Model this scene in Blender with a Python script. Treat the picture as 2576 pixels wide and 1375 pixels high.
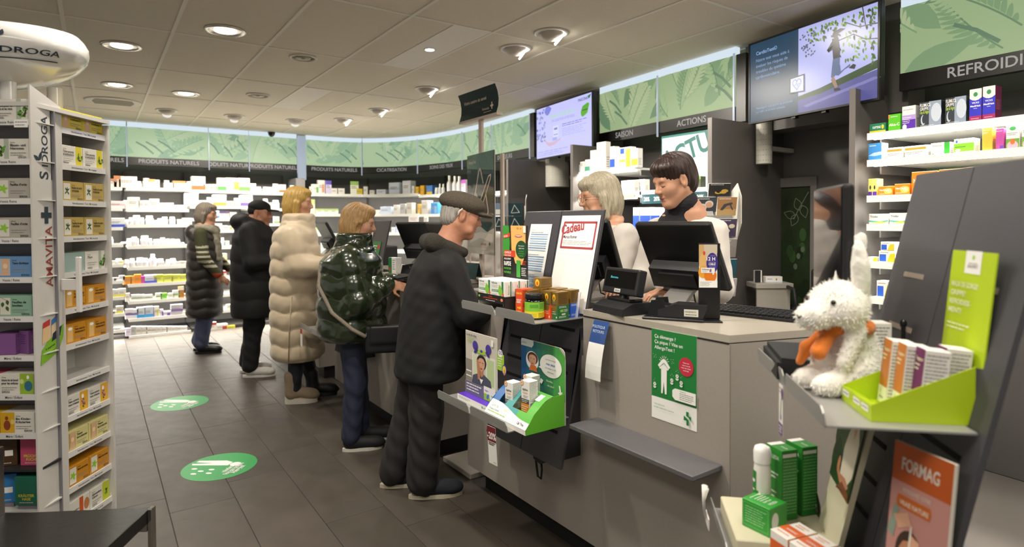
import bpy, bmesh, math, random
import numpy as np
from mathutils import Vector, Matrix
random.seed(11); np.random.seed(11)
scene = bpy.context.scene
for o in list(bpy.data.objects): bpy.data.objects.remove(o)
C = scene.collection
PI = math.pi

# ---------------------------------------------------------------- camera
F_PX, YAW, PITCH, ROLL, CXP, CYP, HC = 1505.83, 0.6089, 0.0214, -0.0055, 1288.0, 585.76, 1.45
def _rot():
    cy, sy, cp, sp = math.cos(YAW), math.sin(YAW), math.cos(PITCH), math.sin(PITCH)
    fwd = np.array([sy*cp, cy*cp, -sp]); right = np.array([cy, -sy, 0.0]); up = np.cross(right, fwd)
    cr, sr = math.cos(ROLL), math.sin(ROLL)
    return np.array([cr*right + sr*up, -sr*right + cr*up, fwd])
RM = _rot()
cd = bpy.data.cameras.new('camera'); cam = bpy.data.objects.new('camera', cd); C.objects.link(cam)
cd.sensor_width = 36.0; cd.lens = 36.0*F_PX/2576.0
cd.shift_y = (CYP - 687.5)/2576.0
cd.clip_start = 0.05
cd.dof.use_dof = True; cd.dof.focus_distance = 2.9; cd.dof.aperture_fstop = 2.2
mw = Matrix.Identity(4)
for i in range(3):
    mw[i][0] = RM[0][i]; mw[i][1] = RM[1][i]; mw[i][2] = -RM[2][i]
mw[2][3] = HC
cam.matrix_world = mw
scene.camera = cam
# ---------------------------------------------------------------- world, exposure
w = bpy.data.worlds.new('world'); scene.world = w; w.use_nodes = True
w.node_tree.nodes['Background'].inputs[0].default_value = (1.0, 0.94, 0.84, 1)
w.node_tree.nodes['Background'].inputs[1].default_value = 0.40
vs = scene.view_settings
vs.view_transform = 'Standard'; vs.look = 'None'; vs.gamma = 1.0; vs.use_curve_mapping = False
vs.exposure = 0.0
LIGHT_COL = (1.0, 0.92, 0.80)
def add_area(name, loc, sx, sy, power, colr=LIGHT_COL, rot=(0, 0, 0), spread=PI):
    l = bpy.data.lights.new(name, 'AREA'); l.shape = 'RECTANGLE'; l.size = sx; l.size_y = sy
    l.energy = power; l.color = colr; l.spread = spread
    o = bpy.data.objects.new(name, l); C.objects.link(o); o.location = loc; o.rotation_euler = rot
    return o
# ceiling lamps of the shop behind and beside the camera (outside the frame)
add_area('shop_light', (1.0, 0.2, 2.70), 1.2, 0.8, 40)
add_area('shop_light', (-0.8, 1.2, 2.70), 0.5, 0.8, 30)
add_area('shop_light', (2.6, -0.4, 2.70), 0.8, 0.8, 40)
def add_spot(loc, power, aim, size=2.2):
    l = bpy.data.lights.new('shop_spot', 'SPOT'); l.energy = power; l.color = LIGHT_COL; l.spot_size = size; l.spot_blend = 0.8; l.shadow_soft_size = 0.06
    o = bpy.data.objects.new('shop_spot', l); C.objects.link(o); o.location = loc; o.rotation_euler = Vector(aim).to_track_quat('-Z', 'Y').to_euler()
# the rows of ceiling spots go on towards the camera, above the frame
add_spot((0.75, 2.05, 2.70), 105, (0.35, 0, -1)); add_spot((0.18, 2.85, 2.70), 70, (0, 0, -1)); add_spot((2.62, 1.25, 2.70), 55, (0.45, 0.1, -1)); add_spot((1.37, 1.9, 2.70), 45, (0.3, -0.2, -1))
# unseen area lights added to brighten the grey wall on the staff side
add_area('shop_light', (3.1, 2.3, 2.72), 0.3, 0.3, 12); add_area('shop_light', (3.1, 4.3, 2.72), 0.3, 0.3, 12)

# ---------------------------------------------------------------- measuring: a ray of the photo met with a plane of the room
def ray(u, v): return RM.T @ np.array([(u-CXP)/F_PX, -(v-CYP)/F_PX, 1.0])
def on_z(u, v, z): r = ray(u, v); t = (z-HC)/r[2]; return Vector((t*r[0], t*r[1], z))
def on_x(u, v, x): r = ray(u, v); t = x/r[0]; return Vector((x, t*r[1], HC+t*r[2]))
def on_y(u, v, y): r = ray(u, v); t = y/r[1]; return Vector((t*r[0], y, HC+t*r[2]))
def z_over(x, y, v):
    a = RM[1][0]*x + RM[1][1]*y - RM[1][2]*HC; b = RM[1][2]
    d = RM[2][0]*x + RM[2][1]*y - RM[2][2]*HC; e = RM[2][2]
    k = (CYP - v)/F_PX
    return (k*d - a)/(b - k*e)
def depth_at(x, y, z=1.2): return RM[2][0]*x + RM[2][1]*y + RM[2][2]*(z-HC)

# ---------------------------------------------------------------- materials
def lin(h):
    if isinstance(h, tuple): return h
    h = h.lstrip('#'); v = [int(h[i:i+2], 16)/255 for i in (0, 2, 4)]
    return tuple(c/12.92 if c <= 0.04045 else ((c+0.055)/1.055)**2.4 for c in v)
_mats = {}
def mat(h, rough=0.55, metal=0.0, noise=0.0, scale=40.0, bump=0.0, emit=0.0, spec=0.5, coat=0.0, stretch=None, trans=0.0, rnd=0.0, sheen=0.0):
    key = (h, rough, metal, noise, scale, bump, emit, spec, coat, stretch, trans, rnd, sheen)
    if key in _mats: return _mats[key]
    m = bpy.data.materials.new('m_%s' % (h if isinstance(h, str) else len(_mats))); m.use_nodes = True
    nt = m.node_tree; b = nt.nodes['Principled BSDF']; col = lin(h)
    b.inputs['Base Color'].default_value = (*col, 1); b.inputs['Roughness'].default_value = rough
    b.inputs['Metallic'].default_value = metal; b.inputs['Specular IOR Level'].default_value = spec
    if coat: b.inputs['Coat Weight'].default_value = coat; b.inputs['Coat Roughness'].default_value = 0.12
    if sheen: b.inputs['Sheen Weight'].default_value = sheen
    if trans: b.inputs['Transmission Weight'].default_value = trans; b.inputs['IOR'].default_value = 1.45
    if emit:
        b.inputs['Base Color'].default_value = (*[q*0.08 for q in col], 1)
        b.inputs['Emission Color'].default_value = (*col, 1); b.inputs['Emission Strength'].default_value = emit
    if noise or bump:
        tc = nt.nodes.new('ShaderNodeTexCoord'); src = tc.outputs['Object']
        if stretch:
            mp = nt.nodes.new('ShaderNodeMapping'); mp.inputs['Scale'].default_value = stretch
            nt.links.new(src, mp.inputs[0]); src = mp.outputs[0]
        n = nt.nodes.new('ShaderNodeTexNoise'); n.inputs['Scale'].default_value = scale; n.inputs['Detail'].default_value = 4
        nt.links.new(src, n.inputs['Vector'])
        if noise:
            r = nt.nodes.new('ShaderNodeMapRange'); r.inputs[1].default_value = 0.25; r.inputs[2].default_value = 0.75
            r.inputs[3].default_value = 1-noise; r.inputs[4].default_value = 1+noise
            nt.links.new(n.outputs['Fac'], r.inputs[0])
            mx = nt.nodes.new('ShaderNodeVectorMath'); mx.operation = 'SCALE'; mx.inputs[0].default_value = col
            nt.links.new(r.outputs[0], mx.inputs['Scale']); last = mx.outputs[0]
            if rnd:
                oi = nt.nodes.new('ShaderNodeObjectInfo'); r2 = nt.nodes.new('ShaderNodeMapRange')
                r2.inputs[3].default_value = 1-rnd; r2.inputs[4].default_value = 1+rnd
                nt.links.new(oi.outputs['Random'], r2.inputs[0])
                m2 = nt.nodes.new('ShaderNodeVectorMath'); m2.operation = 'SCALE'
                nt.links.new(last, m2.inputs[0]); nt.links.new(r2.outputs[0], m2.inputs['Scale']); last = m2.outputs[0]
            nt.links.new(last, b.inputs['Base Color'])
        if bump:
            bp = nt.nodes.new('ShaderNodeBump'); bp.inputs['Strength'].default_value = min(1, bump); bp.inputs['Distance'].default_value = 0.004
            nt.links.new(n.outputs['Fac'], bp.inputs['Height']); nt.links.new(bp.outputs[0], b.inputs['Normal'])
    _mats[key] = m
    return m
def glass(name='clear_acrylic', tint=(1, 1, 1), rough=0.02, alpha=0.12):
    key = (name, tint)
    if key in _mats: return _mats[key]
    m = bpy.data.materials.new(name); m.use_nodes = True; nt = m.node_tree
    out = nt.nodes['Material Output']; nt.nodes.remove(nt.nodes['Principled BSDF'])
    t = nt.nodes.new('ShaderNodeBsdfTransparent'); t.inputs[0].default_value = (*tint, 1)
    g = nt.nodes.new('ShaderNodeBsdfGlossy'); g.inputs['Roughness'].default_value = rough
    lw_ = nt.nodes.new('ShaderNodeLayerWeight'); pw_ = nt.nodes.new('ShaderNodeMath'); pw_.operation = 'POWER'; pw_.inputs[1].default_value = 4.0
    nt.links.new(lw_.outputs['Facing'], pw_.inputs[0])
    mr = nt.nodes.new('ShaderNodeMapRange'); mr.inputs[3].default_value = 0.025; mr.inputs[4].default_value = 0.6
    nt.links.new(pw_.outputs[0], mr.inputs[0])
    mx = nt.nodes.new('ShaderNodeMixShader'); nt.links.new(mr.outputs[0], mx.inputs[0])
    nt.links.new(t.outputs[0], mx.inputs[1]); nt.links.new(g.outputs[0], mx.inputs[2]); nt.links.new(mx.outputs[0], out.inputs[0])
    _mats[key] = m; return m

# ---------------------------------------------------------------- text outlines (cached)
_txt = {}
def text_geo(s, bold=0.0, shear=0.0):
    key = (s, bold, shear)
    if key in _txt: return _txt[key]
    cu = bpy.data.curves.new('t', 'FONT'); cu.body = s; cu.size = 1.0; cu.offset = bold; cu.shear = shear; cu.resolution_u = 3
    ob = bpy.data.objects.new('t', cu)
    me = ob.to_mesh()
    vs_ = [(v.co.x, v.co.y) for v in me.vertices]; fs = [tuple(p.vertices) for p in me.polygons]
    ob.to_mesh_clear(); bpy.data.objects.remove(ob); bpy.data.curves.remove(cu)
    if not vs_: vs_ = [(0, 0)]
    xs = [v[0] for v in vs_]; ys = [v[1] for v in vs_]
    _txt[key] = (vs_, fs, min(xs), max(xs), min(ys), max(ys)); return _txt[key]

# ---------------------------------------------------------------- mesh builder
class MB:
    def __init__(self): self.v = []; self.f = []; self.mi = []; self.ms = []; self.T = None; self.sm = []
    def _m(self, m):
        if m not in self.ms: self.ms.append(m)
        return self.ms.index(m)
    def add(self, vs, fs, m, smooth=False):
        b = len(self.v)
        if self.T is not None: vs = [tuple(self.T @ Vector(p)) for p in vs]
        self.v += [tuple(p) for p in vs]; k = self._m(m)
        for f in fs: self.f.append(tuple(b+i for i in f)); self.mi.append(k); self.sm.append(smooth)
        return self
    def box(self, x0, y0, z0, x1, y1, z1, m):
        vs = [(x0,y0,z0),(x1,y0,z0),(x1,y1,z0),(x0,y1,z0),(x0,y0,z1),(x1,y0,z1),(x1,y1,z1),(x0,y1,z1)]
        return self.add(vs, [(0,3,2,1),(4,5,6,7),(0,1,5,4),(1,2,6,5),(2,3,7,6),(3,0,4,7)], m)
    def rbox(self, x0, y0, z0, x1, y1, z1, m, r=0.005, seg=2, smooth=True):
        bm = bmesh.new(); bmesh.ops.create_cube(bm, size=1)
        for v in bm.verts: v.co = Vector(((x0+x1)/2+v.co.x*(x1-x0), (y0+y1)/2+v.co.y*(y1-y0), (z0+z1)/2+v.co.z*(z1-z0)))
        bmesh.ops.bevel(bm, geom=bm.edges[:], offset=r, segments=seg, affect='EDGES', profile=0.5)
        bm.verts.index_update(); bmesh.ops.recalc_face_normals(bm, faces=bm.faces[:])
        self.add([v.co[:] for v in bm.verts], [tuple(v.index for v in f.verts) for f in bm.faces], m, smooth=False); bm.free(); return self
    def quad(self, a, b, c, d, m): return self.add([a, b, c, d], [(0,1,2,3)], m)
    def poly(self, pts, m): return self.add(pts, [tuple(range(len(pts)))], m)
    def slab(self, pts, d, m):
        """planar polygon pts pushed along vector d"""
        n = len(pts); d = Vector(d); a = [Vector(p) for p in pts]; vs = a + [p+d for p in a]
        fs = [tuple(range(n-1, -1, -1)), tuple(range(n, 2*n))] + [(i, (i+1) % n, n+(i+1) % n, n+i) for i in range(n)]
        return self.add(vs, fs, m)
    def cyl(self, p0, p1, r0, r1, m, n=16, caps=True, smooth=True):
        p0 = Vector(p0); p1 = Vector(p1); d = (p1-p0).normalized()
        a = d.orthogonal().normalized(); b = d.cross(a); vs = []
        for p, r in ((p0, r0), (p1, r1)):
            for i in range(n):
                t = 2*PI*i/n; vs.append(p + a*math.cos(t)*r + b*math.sin(t)*r)
        self.add(vs, [(i, (i+1) % n, n+(i+1) % n, n+i) for i in range(n)], m, smooth)
        if caps: self.add(vs, [tuple(range(n-1, -1, -1)), tuple(range(n, 2*n))], m)
        return self
    def tube(self, pts, r, m, n=8, flat=None):
        pts = [Vector(p) for p in pts]; vs = []; L = len(pts); up = None
        for i, p in enumerate(pts):
            d = (pts[min(i+1, L-1)] - pts[max(i-1, 0)]).normalized()
            if up is None: a = d.orthogonal().normalized()
            else: a = (up - d*up.dot(d)).normalized()
            up = a; b = d.cross(a); rr = r[i] if isinstance(r, (list, tuple)) else r
            for k in range(n):
                t = 2*PI*k/n; vs.append(p + a*math.cos(t)*rr + b*math.sin(t)*rr)
        fs = [(i*n+k, i*n+(k+1) % n, (i+1)*n+(k+1) % n, (i+1)*n+k) for i in range(L-1) for k in range(n)]
        fs += [tuple(range(n-1, -1, -1)), tuple((L-1)*n+k for k in range(n))]
        return self.add(vs, fs, m, True)
    def lathe(self, prof, m, c=(0, 0, 0), n=24, smooth=True):
        vs = []; c = Vector(c)
        for (r, z) in prof:
            for i in range(n):
                t = 2*PI*i/n; vs.append(c + Vector((math.cos(t)*r, math.sin(t)*r, z)))
        fs = [(j*n+i, j*n+(i+1) % n, (j+1)*n+(i+1) % n, (j+1)*n+i) for j in range(len(prof)-1) for i in range(n)]
        self.add(vs, fs, m, smooth)
        if prof[0][0] > 1e-6: self.add(vs[:n], [tuple(range(n-1, -1, -1))], m)
        if prof[-1][0] > 1e-6: self.add(vs[-n:], [tuple(range(n))], m)
        return self
    def ball(self, c, rx, ry, rz, m, n=16, k=10):
        prof = [(math.sin(PI*j/k), -math.cos(PI*j/k)) for j in range(k+1)]
        vs = []; fs = []
        for (r, z) in prof:
            for i in range(n):
                t = 2*PI*i/n; vs.append((c[0]+math.cos(t)*r*rx, c[1]+math.sin(t)*r*ry, c[2]+z*rz))
        fs = [(j*n+i, j*n+(i+1) % n, (j+1)*n+(i+1) % n, (j+1)*n+i) for j in range(k) for i in range(n)]
        return self.add(vs, fs, m, True)
    def strip(self, pts, z0, z1, m):
        vs = [(p[0], p[1], z0) for p in pts] + [(p[0], p[1], z1) for p in pts]; n = len(pts)
        return self.add(vs, [(i, i+1, n+i+1, n+i) for i in range(n-1)], m)
    def mesh(self, name):
        me = bpy.data.meshes.new(name); me.from_pydata(self.v, [], self.f)
        for m in self.ms: me.materials.append(m)
        me.polygons.foreach_set('material_index', self.mi); me.polygons.foreach_set('use_smooth', self.sm)
        me.validate(); me.update(); return me
    def build(self, name, parent=None, **kw): return put(name, self.mesh(name), parent, **kw)
def put(name, me, parent=None, loc=None, rz=None, mw=None, label=None):
    o = bpy.data.objects.new(name, me); C.objects.link(o)
    if parent is not None: o.parent = parent
    if loc is not None: o.location = loc
    if rz is not None: o.rotation_euler = (0, 0, rz)
    if mw is not None: o.matrix_local = mw
    if label: o['label'] = label
    return o
def tag(o, label, cat, group=None):
    o['label'] = label; o['category'] = cat
    if group: o['group'] = group
    return o
def thing(name, label, cat, loc=(0, 0, 0), rz=0.0, group=None, rot=None):
    o = bpy.data.objects.new(name, None); C.objects.link(o); o.empty_display_size = 0.05
    o.location = loc; o.rotation_euler = rot if rot is not None else (0, 0, rz)
    return tag(o, label, cat, group)
def struct(o): o['kind'] = 'structure'; return o
def dup(root, loc, rz, label, group=None):
    r = root.copy(); C.objects.link(r); r.location = loc; r.rotation_euler = (0, 0, rz); r['label'] = label
    if group: r['group'] = group
    for ch in list(root.children):
        c = ch.copy(); C.objects.link(c); c.parent = r
        for g in ch.children:
            d = g.copy(); C.objects.link(d); d.parent = c
    return r
ORD = ['first', 'second', 'third', 'fourth', 'fifth', 'sixth', 'seventh', 'eighth', 'ninth', 'tenth', 'eleventh', 'twelfth',
       'thirteenth', 'fourteenth', 'fifteenth', 'sixteenth', 'seventeenth', 'eighteenth', 'nineteenth', 'twentieth', 'twenty-first', 'twenty-second', 'twenty-third', 'twenty-fourth', 'twenty-fifth', 'twenty-sixth']

# ---------------------------------------------------------------- flat print on a surface
class Print:
    """flat print drawn on a plane: o = lower-left corner, u/v = unit vectors; sizes in metres; every stroke a hair above the last"""
    def __init__(self, mb, o, u, v, w=1.0, h=1.0, step=0.00012, base=0.0003):
        self.mb = mb; self.o = Vector(o); self.u = Vector(u).normalized(); self.v = Vector(v).normalized(); self.n = self.u.cross(self.v)
        self.w = w; self.h = h; self.k = 0; self.step = step; self.base = base
    def p(self, x, y): return self.o + self.u*(x*self.w) + self.v*(y*self.h) + self.n*(self.base + self.k*self.step)
    def poly(self, pts, m): self.mb.add([self.p(x, y) for x, y in pts], [tuple(range(len(pts)))], m); self.k += 1; return self
    def rect(self, x0, y0, x1, y1, m): return self.poly([(x0, y0), (x1, y0), (x1, y1), (x0, y1)], m)
    def ell(self, cx, cy, rx, ry, m, n=20, a0=0.0, a1=2*PI, tilt=0.0):
        ct, st = math.cos(tilt), math.sin(tilt); pts = []
        for i in range(n):
            t = a0+(a1-a0)*i/(n if a1-a0 > 6.2 else n-1); x, y = rx*math.cos(t)*self.w, ry*math.sin(t)*self.h
            pts.append((cx+(x*ct-y*st)/self.w, cy+(x*st+y*ct)/self.h))
        return self.poly(pts, m)
    def line(self, pts, wd, m):
        """polyline of width wd metres"""
        for (x0, y0), (x1, y1) in zip(pts[:-1], pts[1:]):
            dx, dy = (x1-x0)*self.w, (y1-y0)*self.h; L = math.hypot(dx, dy) or 1; ex, ey = dx/L*wd/4, dy/L*wd/4
            nx, ny = -dy/L*wd/2/self.w, dx/L*wd/2/self.h; ex /= self.w; ey /= self.h
            self.mb.add([self.p(x0-ex-nx, y0-ey-ny), self.p(x1+ex-nx, y1+ey-ny), self.p(x1+ex+nx, y1+ey+ny), self.p(x0-ex+nx, y0-ey+ny)], [(0, 1, 2, 3)], m)
        self.k += 1; return self
    def lines(self, x0, y0, x1, y1, n, m, fill=0.35, rag=0.25, seed=1):
        """rows of text too small to read"""
        rr = random.Random(seed); dy = (y1-y0)/n
        for i in range(n):
            y = y1 - (i+0.5)*dy; xe = x1 - (x1-x0)*rag*rr.random(); x = x0
            while x < xe:
                l = min((x1-x0)*(0.05+0.16*rr.random()), xe-x)
                self.mb.add([self.p(x, y-dy*fill/2), self.p(x+l, y-dy*fill/2), self.p(x+l, y+dy*fill/2), self.p(x, y+dy*fill/2)], [(0, 1, 2, 3)], m)
                x += l + (x1-x0)*0.025
        self.k += 1; return self
    def text(self, s, x, y, h, m, bold=0.0, wmax=None, align='l', rot=0.0, shear=0.0, tall=1.0):
        """text with capital height h metres at (x, y) fractions; optional width limit wmax metres"""
        vs_, fs, xa, xb, ya, yb = text_geo(s, bold, shear)
        sc = h/0.73; W = (xb-xa)*sc; sx = sc
        if wmax and W > wmax: sx = sc*wmax/W; W = wmax
        off = 0 if align == 'l' else (-W/2 if align == 'c' else -W)
        c, sn = math.cos(rot), math.sin(rot); out = []
        for (a, b) in vs_:
            X = (a-xa)*sx + off; Y = b*sc*tall
            out.append(self.p(x + (X*c-Y*sn)/self.w, y + (X*sn+Y*c)/self.h))
        self.mb.add(out, fs, m); self.k += 1; return self
def leaf_pts(x, y, L, wd, a, n=6, ar=1.0):
    """leaf outline from (x, y) along angle a; L, wd in units of x; ar = w/h of the sheet"""
    pts = []
    for i in range(n+1):
        t = i/n; pts.append((t*L, math.sin(PI*t**0.8)*wd/2))
    for i in range(n-1, 0, -1):
        t = i/n; pts.append((t*L, -math.sin(PI*t**0.8)*wd/2))
    c, s = math.cos(a), math.sin(a)
    return [(x+p*c-q*s, y+(p*s+q*c)*ar) for p, q in pts]
# ================================================================ ROOM SHELL
ZC = 2.741
grout = mat('#4a4540', 0.8)
def stone_mat():
    m = mat('#4a443d', 0.40, noise=0.20, scale=3.2, spec=0.32, stretch=(1.6, 1.0, 1), rnd=0.10)
    nt = m.node_tree; b = nt.nodes['Principled BSDF']
    n2 = nt.nodes.new('ShaderNodeTexNoise'); n2.inputs['Scale'].default_value = 9; n2.inputs['Detail'].default_value = 6
    tc = nt.nodes.new('ShaderNodeTexCoord'); nt.links.new(tc.outputs['Object'], n2.inputs['Vector'])
    r = nt.nodes.new('ShaderNodeMapRange'); r.inputs[3].default_value = 0.34; r.inputs[4].default_value = 0.58
    nt.links.new(n2.outputs['Fac'], r.inputs[0]); nt.links.new(r.outputs[0], b.inputs['Roughness'])
    bp = nt.nodes.new('ShaderNodeBump'); bp.inputs['Strength'].default_value = 0.25; bp.inputs['Distance'].default_value = 0.002
    nt.links.new(n2.outputs['Fac'], bp.inputs['Height']); nt.links.new(bp.outputs[0], b.inputs['Normal'])
    return m
floor = struct(MB().box(-5, -2.5, -0.06, 6, 12, -0.004, grout).build('floor'))
fm = stone_mat()
tile_me = MB().rbox(-0.1493, -0.5285, -0.012, 0.1493, 0.5285, 0.0, fm, r=0.0012, seg=1).mesh('floor_tile')
offs = {-2: 0.30, -1: 0.72, 0: 0.42, 1: 0.22, 2: 0.44, 3: 0.73, 4: 0.48, 5: 0.95, 6: 0.3}
for i in range(-5, 8):
    x = -0.02 + 0.302*i + 0.151 - 0.0
    off = offs.get(i, (i*0.37) % 1.06)
    for j in range(-1, 9):
        y = off + 1.06*j + 0.53
        put('floor_tile', tile_me, floor, loc=(x, y, 0))
# ceiling: slab, tiles hung in a grid of bars
cm_t = mat('#d6ccba', 0.9, noise=0.03, scale=60, bump=0.15)
cm_b = mat('#e2dccf', 0.7)
cm_p = mat('#dcd3c8', 0.55)
ceiling = struct(MB().box(-5, -2.5, ZC+0.01, 6, 12, ZC+0.09, mat('#857e70', 0.9)).build('ceiling'))
XS = [0.4566+0.6002*i for i in range(-7, 8)]; YS = [3.4568+1.2*j for j in range(-4, 7)]
tl_me = MB().rbox(-0.294, -0.594, -0.004, 0.294, 0.594, 0.010, cm_t, r=0.003, seg=1).mesh('ceiling_tile')
hl_me = MB().rbox(-0.1475, -0.594, -0.006, 0.1475, 0.594, 0.010, cm_t, r=0.002, seg=1).mesh('ceiling_tile')
ap_me = MB().rbox(-0.1475, -0.594, -0.008, 0.1475, 0.594, 0.010, cm_p, r=0.002, seg=1).mesh('access_panel')
for i in range(len(XS)-1):
    for j in range(len(YS)-1):
        x = (XS[i]+XS[i+1])/2; y = (YS[j]+YS[j+1])/2
        if x > 4.4 or (y > 9.3): continue
        ii, jj = i-7, j-4
        if (ii, jj) == (2, 0):
            put('ceiling_tile', hl_me, ceiling, loc=(x-0.149, y, ZC)); put('access_panel', ap_me, ceiling, loc=(x+0.149, y, ZC))
        elif (ii, jj) == (2, 2):
            put('access_panel', ap_me, ceiling, loc=(x-0.149, y, ZC)); put('ceiling_tile', hl_me, ceiling, loc=(x+0.149, y, ZC))
        else: put('ceiling_tile', tl_me, ceiling, loc=(x, y, ZC))
for x in XS:
    MB().box(x-0.011, -1.5, ZC-0.010, x+0.011, 9.3, ZC+0.012, cm_b).build('grid_bar', ceiling)
for y in YS:
    if y < 9.3: MB().box(-3.8, y-0.009, ZC-0.0085, 4.4, y+0.009, ZC+0.012, cm_b).build('grid_bar', ceiling)

# ---------------------------------------------------------------- the line of the walls: right wall, rounded corner, back wall
KEY = [(3.70,-1.0),(3.80,0.6),(3.92,2.6),(4.06,4.5),(4.18,6.0),(4.22,7.0),(4.13,7.85),(3.85,8.55),(3.40,8.97),(2.85,9.08),(2.5,9.06),(1.3,9.06),(0.1,9.06),(-1.6,9.06)]
def catmull(P, n=10):
    out = []
    for i in range(len(P)-1):
        p0, p1, p2, p3 = [Vector(P[max(0, min(len(P)-1, k))]) for k in (i-1, i, i+1, i+2)]
        for j in range(n):
            t = j/n
            out.append(0.5*((2*p1)+(p2-p0)*t+(2*p0-5*p1+4*p2-p3)*t*t+(3*p1-p0-3*p2+p3)*t**3))
    out.append(Vector(P[-1])); return out
WP = catmull(KEY)
_ss = [0.0]
for a, b in zip(WP[:-1], WP[1:]): _ss.append(_ss[-1]+(b-a).length)
def wall_at(s):
    k = max(0, min(len(_ss)-2, int(np.searchsorted(_ss, s))-1)); t = (s-_ss[k])/(_ss[k+1]-_ss[k])
    p = WP[k].lerp(WP[k+1], t); d = (WP[k+1]-WP[k]).normalized()
    return p, d, Vector((-d.y, d.x))            # point, direction, normal into the shop
def s_of(u, v, z):
    """arc length at which the photo's ray (u, v) meets the wall line (height from the ray itself)"""
    best = None; r = ray(u, v)
    for k in range(len(WP)-1):
        a, b = WP[k], WP[k+1]; den = r[0]*(b.y-a.y)-r[1]*(b.x-a.x)
        if abs(den) < 1e-9: continue
        tt = (a.x*(b.y-a.y)-a.y*(b.x-a.x))/den; q = ((tt*r[0]-a.x)*(b.x-a.x)+(tt*r[1]-a.y)*(b.y-a.y))/((b-a).length_squared)
        if 0 <= q <= 1 and tt > 0 and (best is None or tt < best[0]): best = (tt, _ss[k]+q*(b-a).length)
    return best[1]
def path(s0, s1, off=0.0, n=None):
    n = n or max(2, int(abs(s1-s0)/0.08)); out = []
    for i in range(n+1):
        p, d, nn = wall_at(s0+(s1-s0)*i/n); out.append((p.x+nn.x*off, p.y+nn.y*off))
    return out
def band(mb, s0, s1, z0, z1, o0, o1, m):
    """solid band following the wall line between offsets o0 < o1 (o1 nearer the room)"""
    a = path(s0, s1, o0); b = path(s0, s1, o1); n = len(a)
    vs = [(x, y, z0) for x, y in a]+[(x, y, z0) for x, y in b]+[(x, y, z1) for x, y in a]+[(x, y, z1) for x, y in b]
    fs = []
    for i in range(n-1):
        fs += [(i, i+1, n+i+1, n+i), (2*n+i, 3*n+i, 3*n+i+1, 2*n+i+1), (n+i, n+i+1, 3*n+i+1, 3*n+i), (i, 2*n+i, 2*n+i+1, i+1)]
    fs += [(0, n, 3*n, 2*n), (n-1, 3*n-1, 4*n-1, 2*n-1)]
    return mb.add(vs, fs, m)
S_CORNER0, S_CORNER1, S_END = 8.1, 11.3, _ss[-1]
def s_near(x, y):
    return min(range(len(WP)), key=lambda k: (WP[k]-Vector((x, y))).length)
S_C0 = _ss[s_near(4.22, 7.0)]; S_C1 = _ss[s_near(2.5, 9.06)]
wall_m = mat('#5a5653', 0.6, noise=0.04, scale=8)
wall_dk = mat('#625f5d', 0.6, noise=0.03, scale=8)
S_DOOR0 = _ss[s_near(3.83, 1.2)]; S_DOOR1 = _ss[s_near(3.95, 2.95)]
# the right wall stands 0.42 m behind the header line; the header hangs in front of it
for nm, a, b in (('wall_right', 0.0, S_C0), ('wall_corner', S_C0, S_C1), ('wall_back', S_C1, S_END)):
    mb = MB(); band(mb, a, b, 0, ZC, -0.52, -0.46, wall_dk); struct(mb.build(nm))
band_m = mat('#1c1a1a', 0.35); lit_m = mat('#d7e6f2', emit=0.95); white_tx = mat('#e8e6e2', 0.5, emit=0.35)
# ---- green leaf panels, lit from behind
G = dict(a=mat((0.42, 0.56, 0.30), emit=0.70), b=mat((0.30, 0.47, 0.25), emit=0.62), c=mat((0.22, 0.38, 0.21), emit=0.58),
         d=mat((0.52, 0.63, 0.36), emit=0.70), e=mat((0.18, 0.31, 0.19), emit=0.6))
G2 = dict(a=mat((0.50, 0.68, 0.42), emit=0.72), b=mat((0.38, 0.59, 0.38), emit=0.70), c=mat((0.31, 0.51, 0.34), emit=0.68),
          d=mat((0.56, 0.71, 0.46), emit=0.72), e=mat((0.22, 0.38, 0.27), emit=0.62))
class WallPrint(Print):
    def __init__(self, mb, s0, s1, z0, z1, off=0.004):
        self.mb = mb; self.s0, self.s1, self.z0, self.z1, self.off = s0, s1, z0, z1, off; self.k = 0
        self.w = abs(s1-s0); self.h = z1-z0
    def p(self, x, y):
        x = min(1, max(0, x)); y = min(1, max(0, y))
        q, d, n = wall_at(self.s0+(self.s1-self.s0)*x); o = self.off+self.k*0.00025
        return Vector((q.x+n.x*o, q.y+n.y*o, self.z0+self.h*y))
def frond(P, x, y, L, a, ms, rr, n=13, wid=0.30, side=1):
    """one fern frond: a midrib with paired, tapering leaflets; L in metres"""
    W, H = P.w, P.h
    def at(t, off):
        b = a + side*0.35*t; px = x*W+math.cos(a+side*0.17*t)*L*t; py = y*H+math.sin(a+side*0.17*t)*L*t
        return px/W, py/H, b
    for i in range(n):
        t = 0.08+0.9*i/n; px, py, b = at(t, 0); l = L*wid*math.sin(PI*min(1, (1-t)*0.9+0.12))**0.8*(1.05-t*0.55)
        for sg in (1, -1):
            ang = b + sg*(1.05-0.35*t)
            pts = []
            for (p_, q_) in ((0, -.5), (.25, -.62), (.6, -.5), (.85, -.3), (1, 0), (.8, .35), (.5, .55), (.2, .55)):
                p_ *= l; q_ *= L/n*0.62
                pts.append((px+(p_*math.cos(ang)-q_*math.sin(ang))/W, py+(p_*math.sin(ang)+q_*math.cos(ang))/H))
            P.poly(pts, ms[0] if sg*side > 0 else ms[1]); P.k -= 1
    P.k += 1
    pts = [at(t/8, 0)[:2] for t in range(9)]
    P.line(pts, L*0.018, ms[2])
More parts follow.
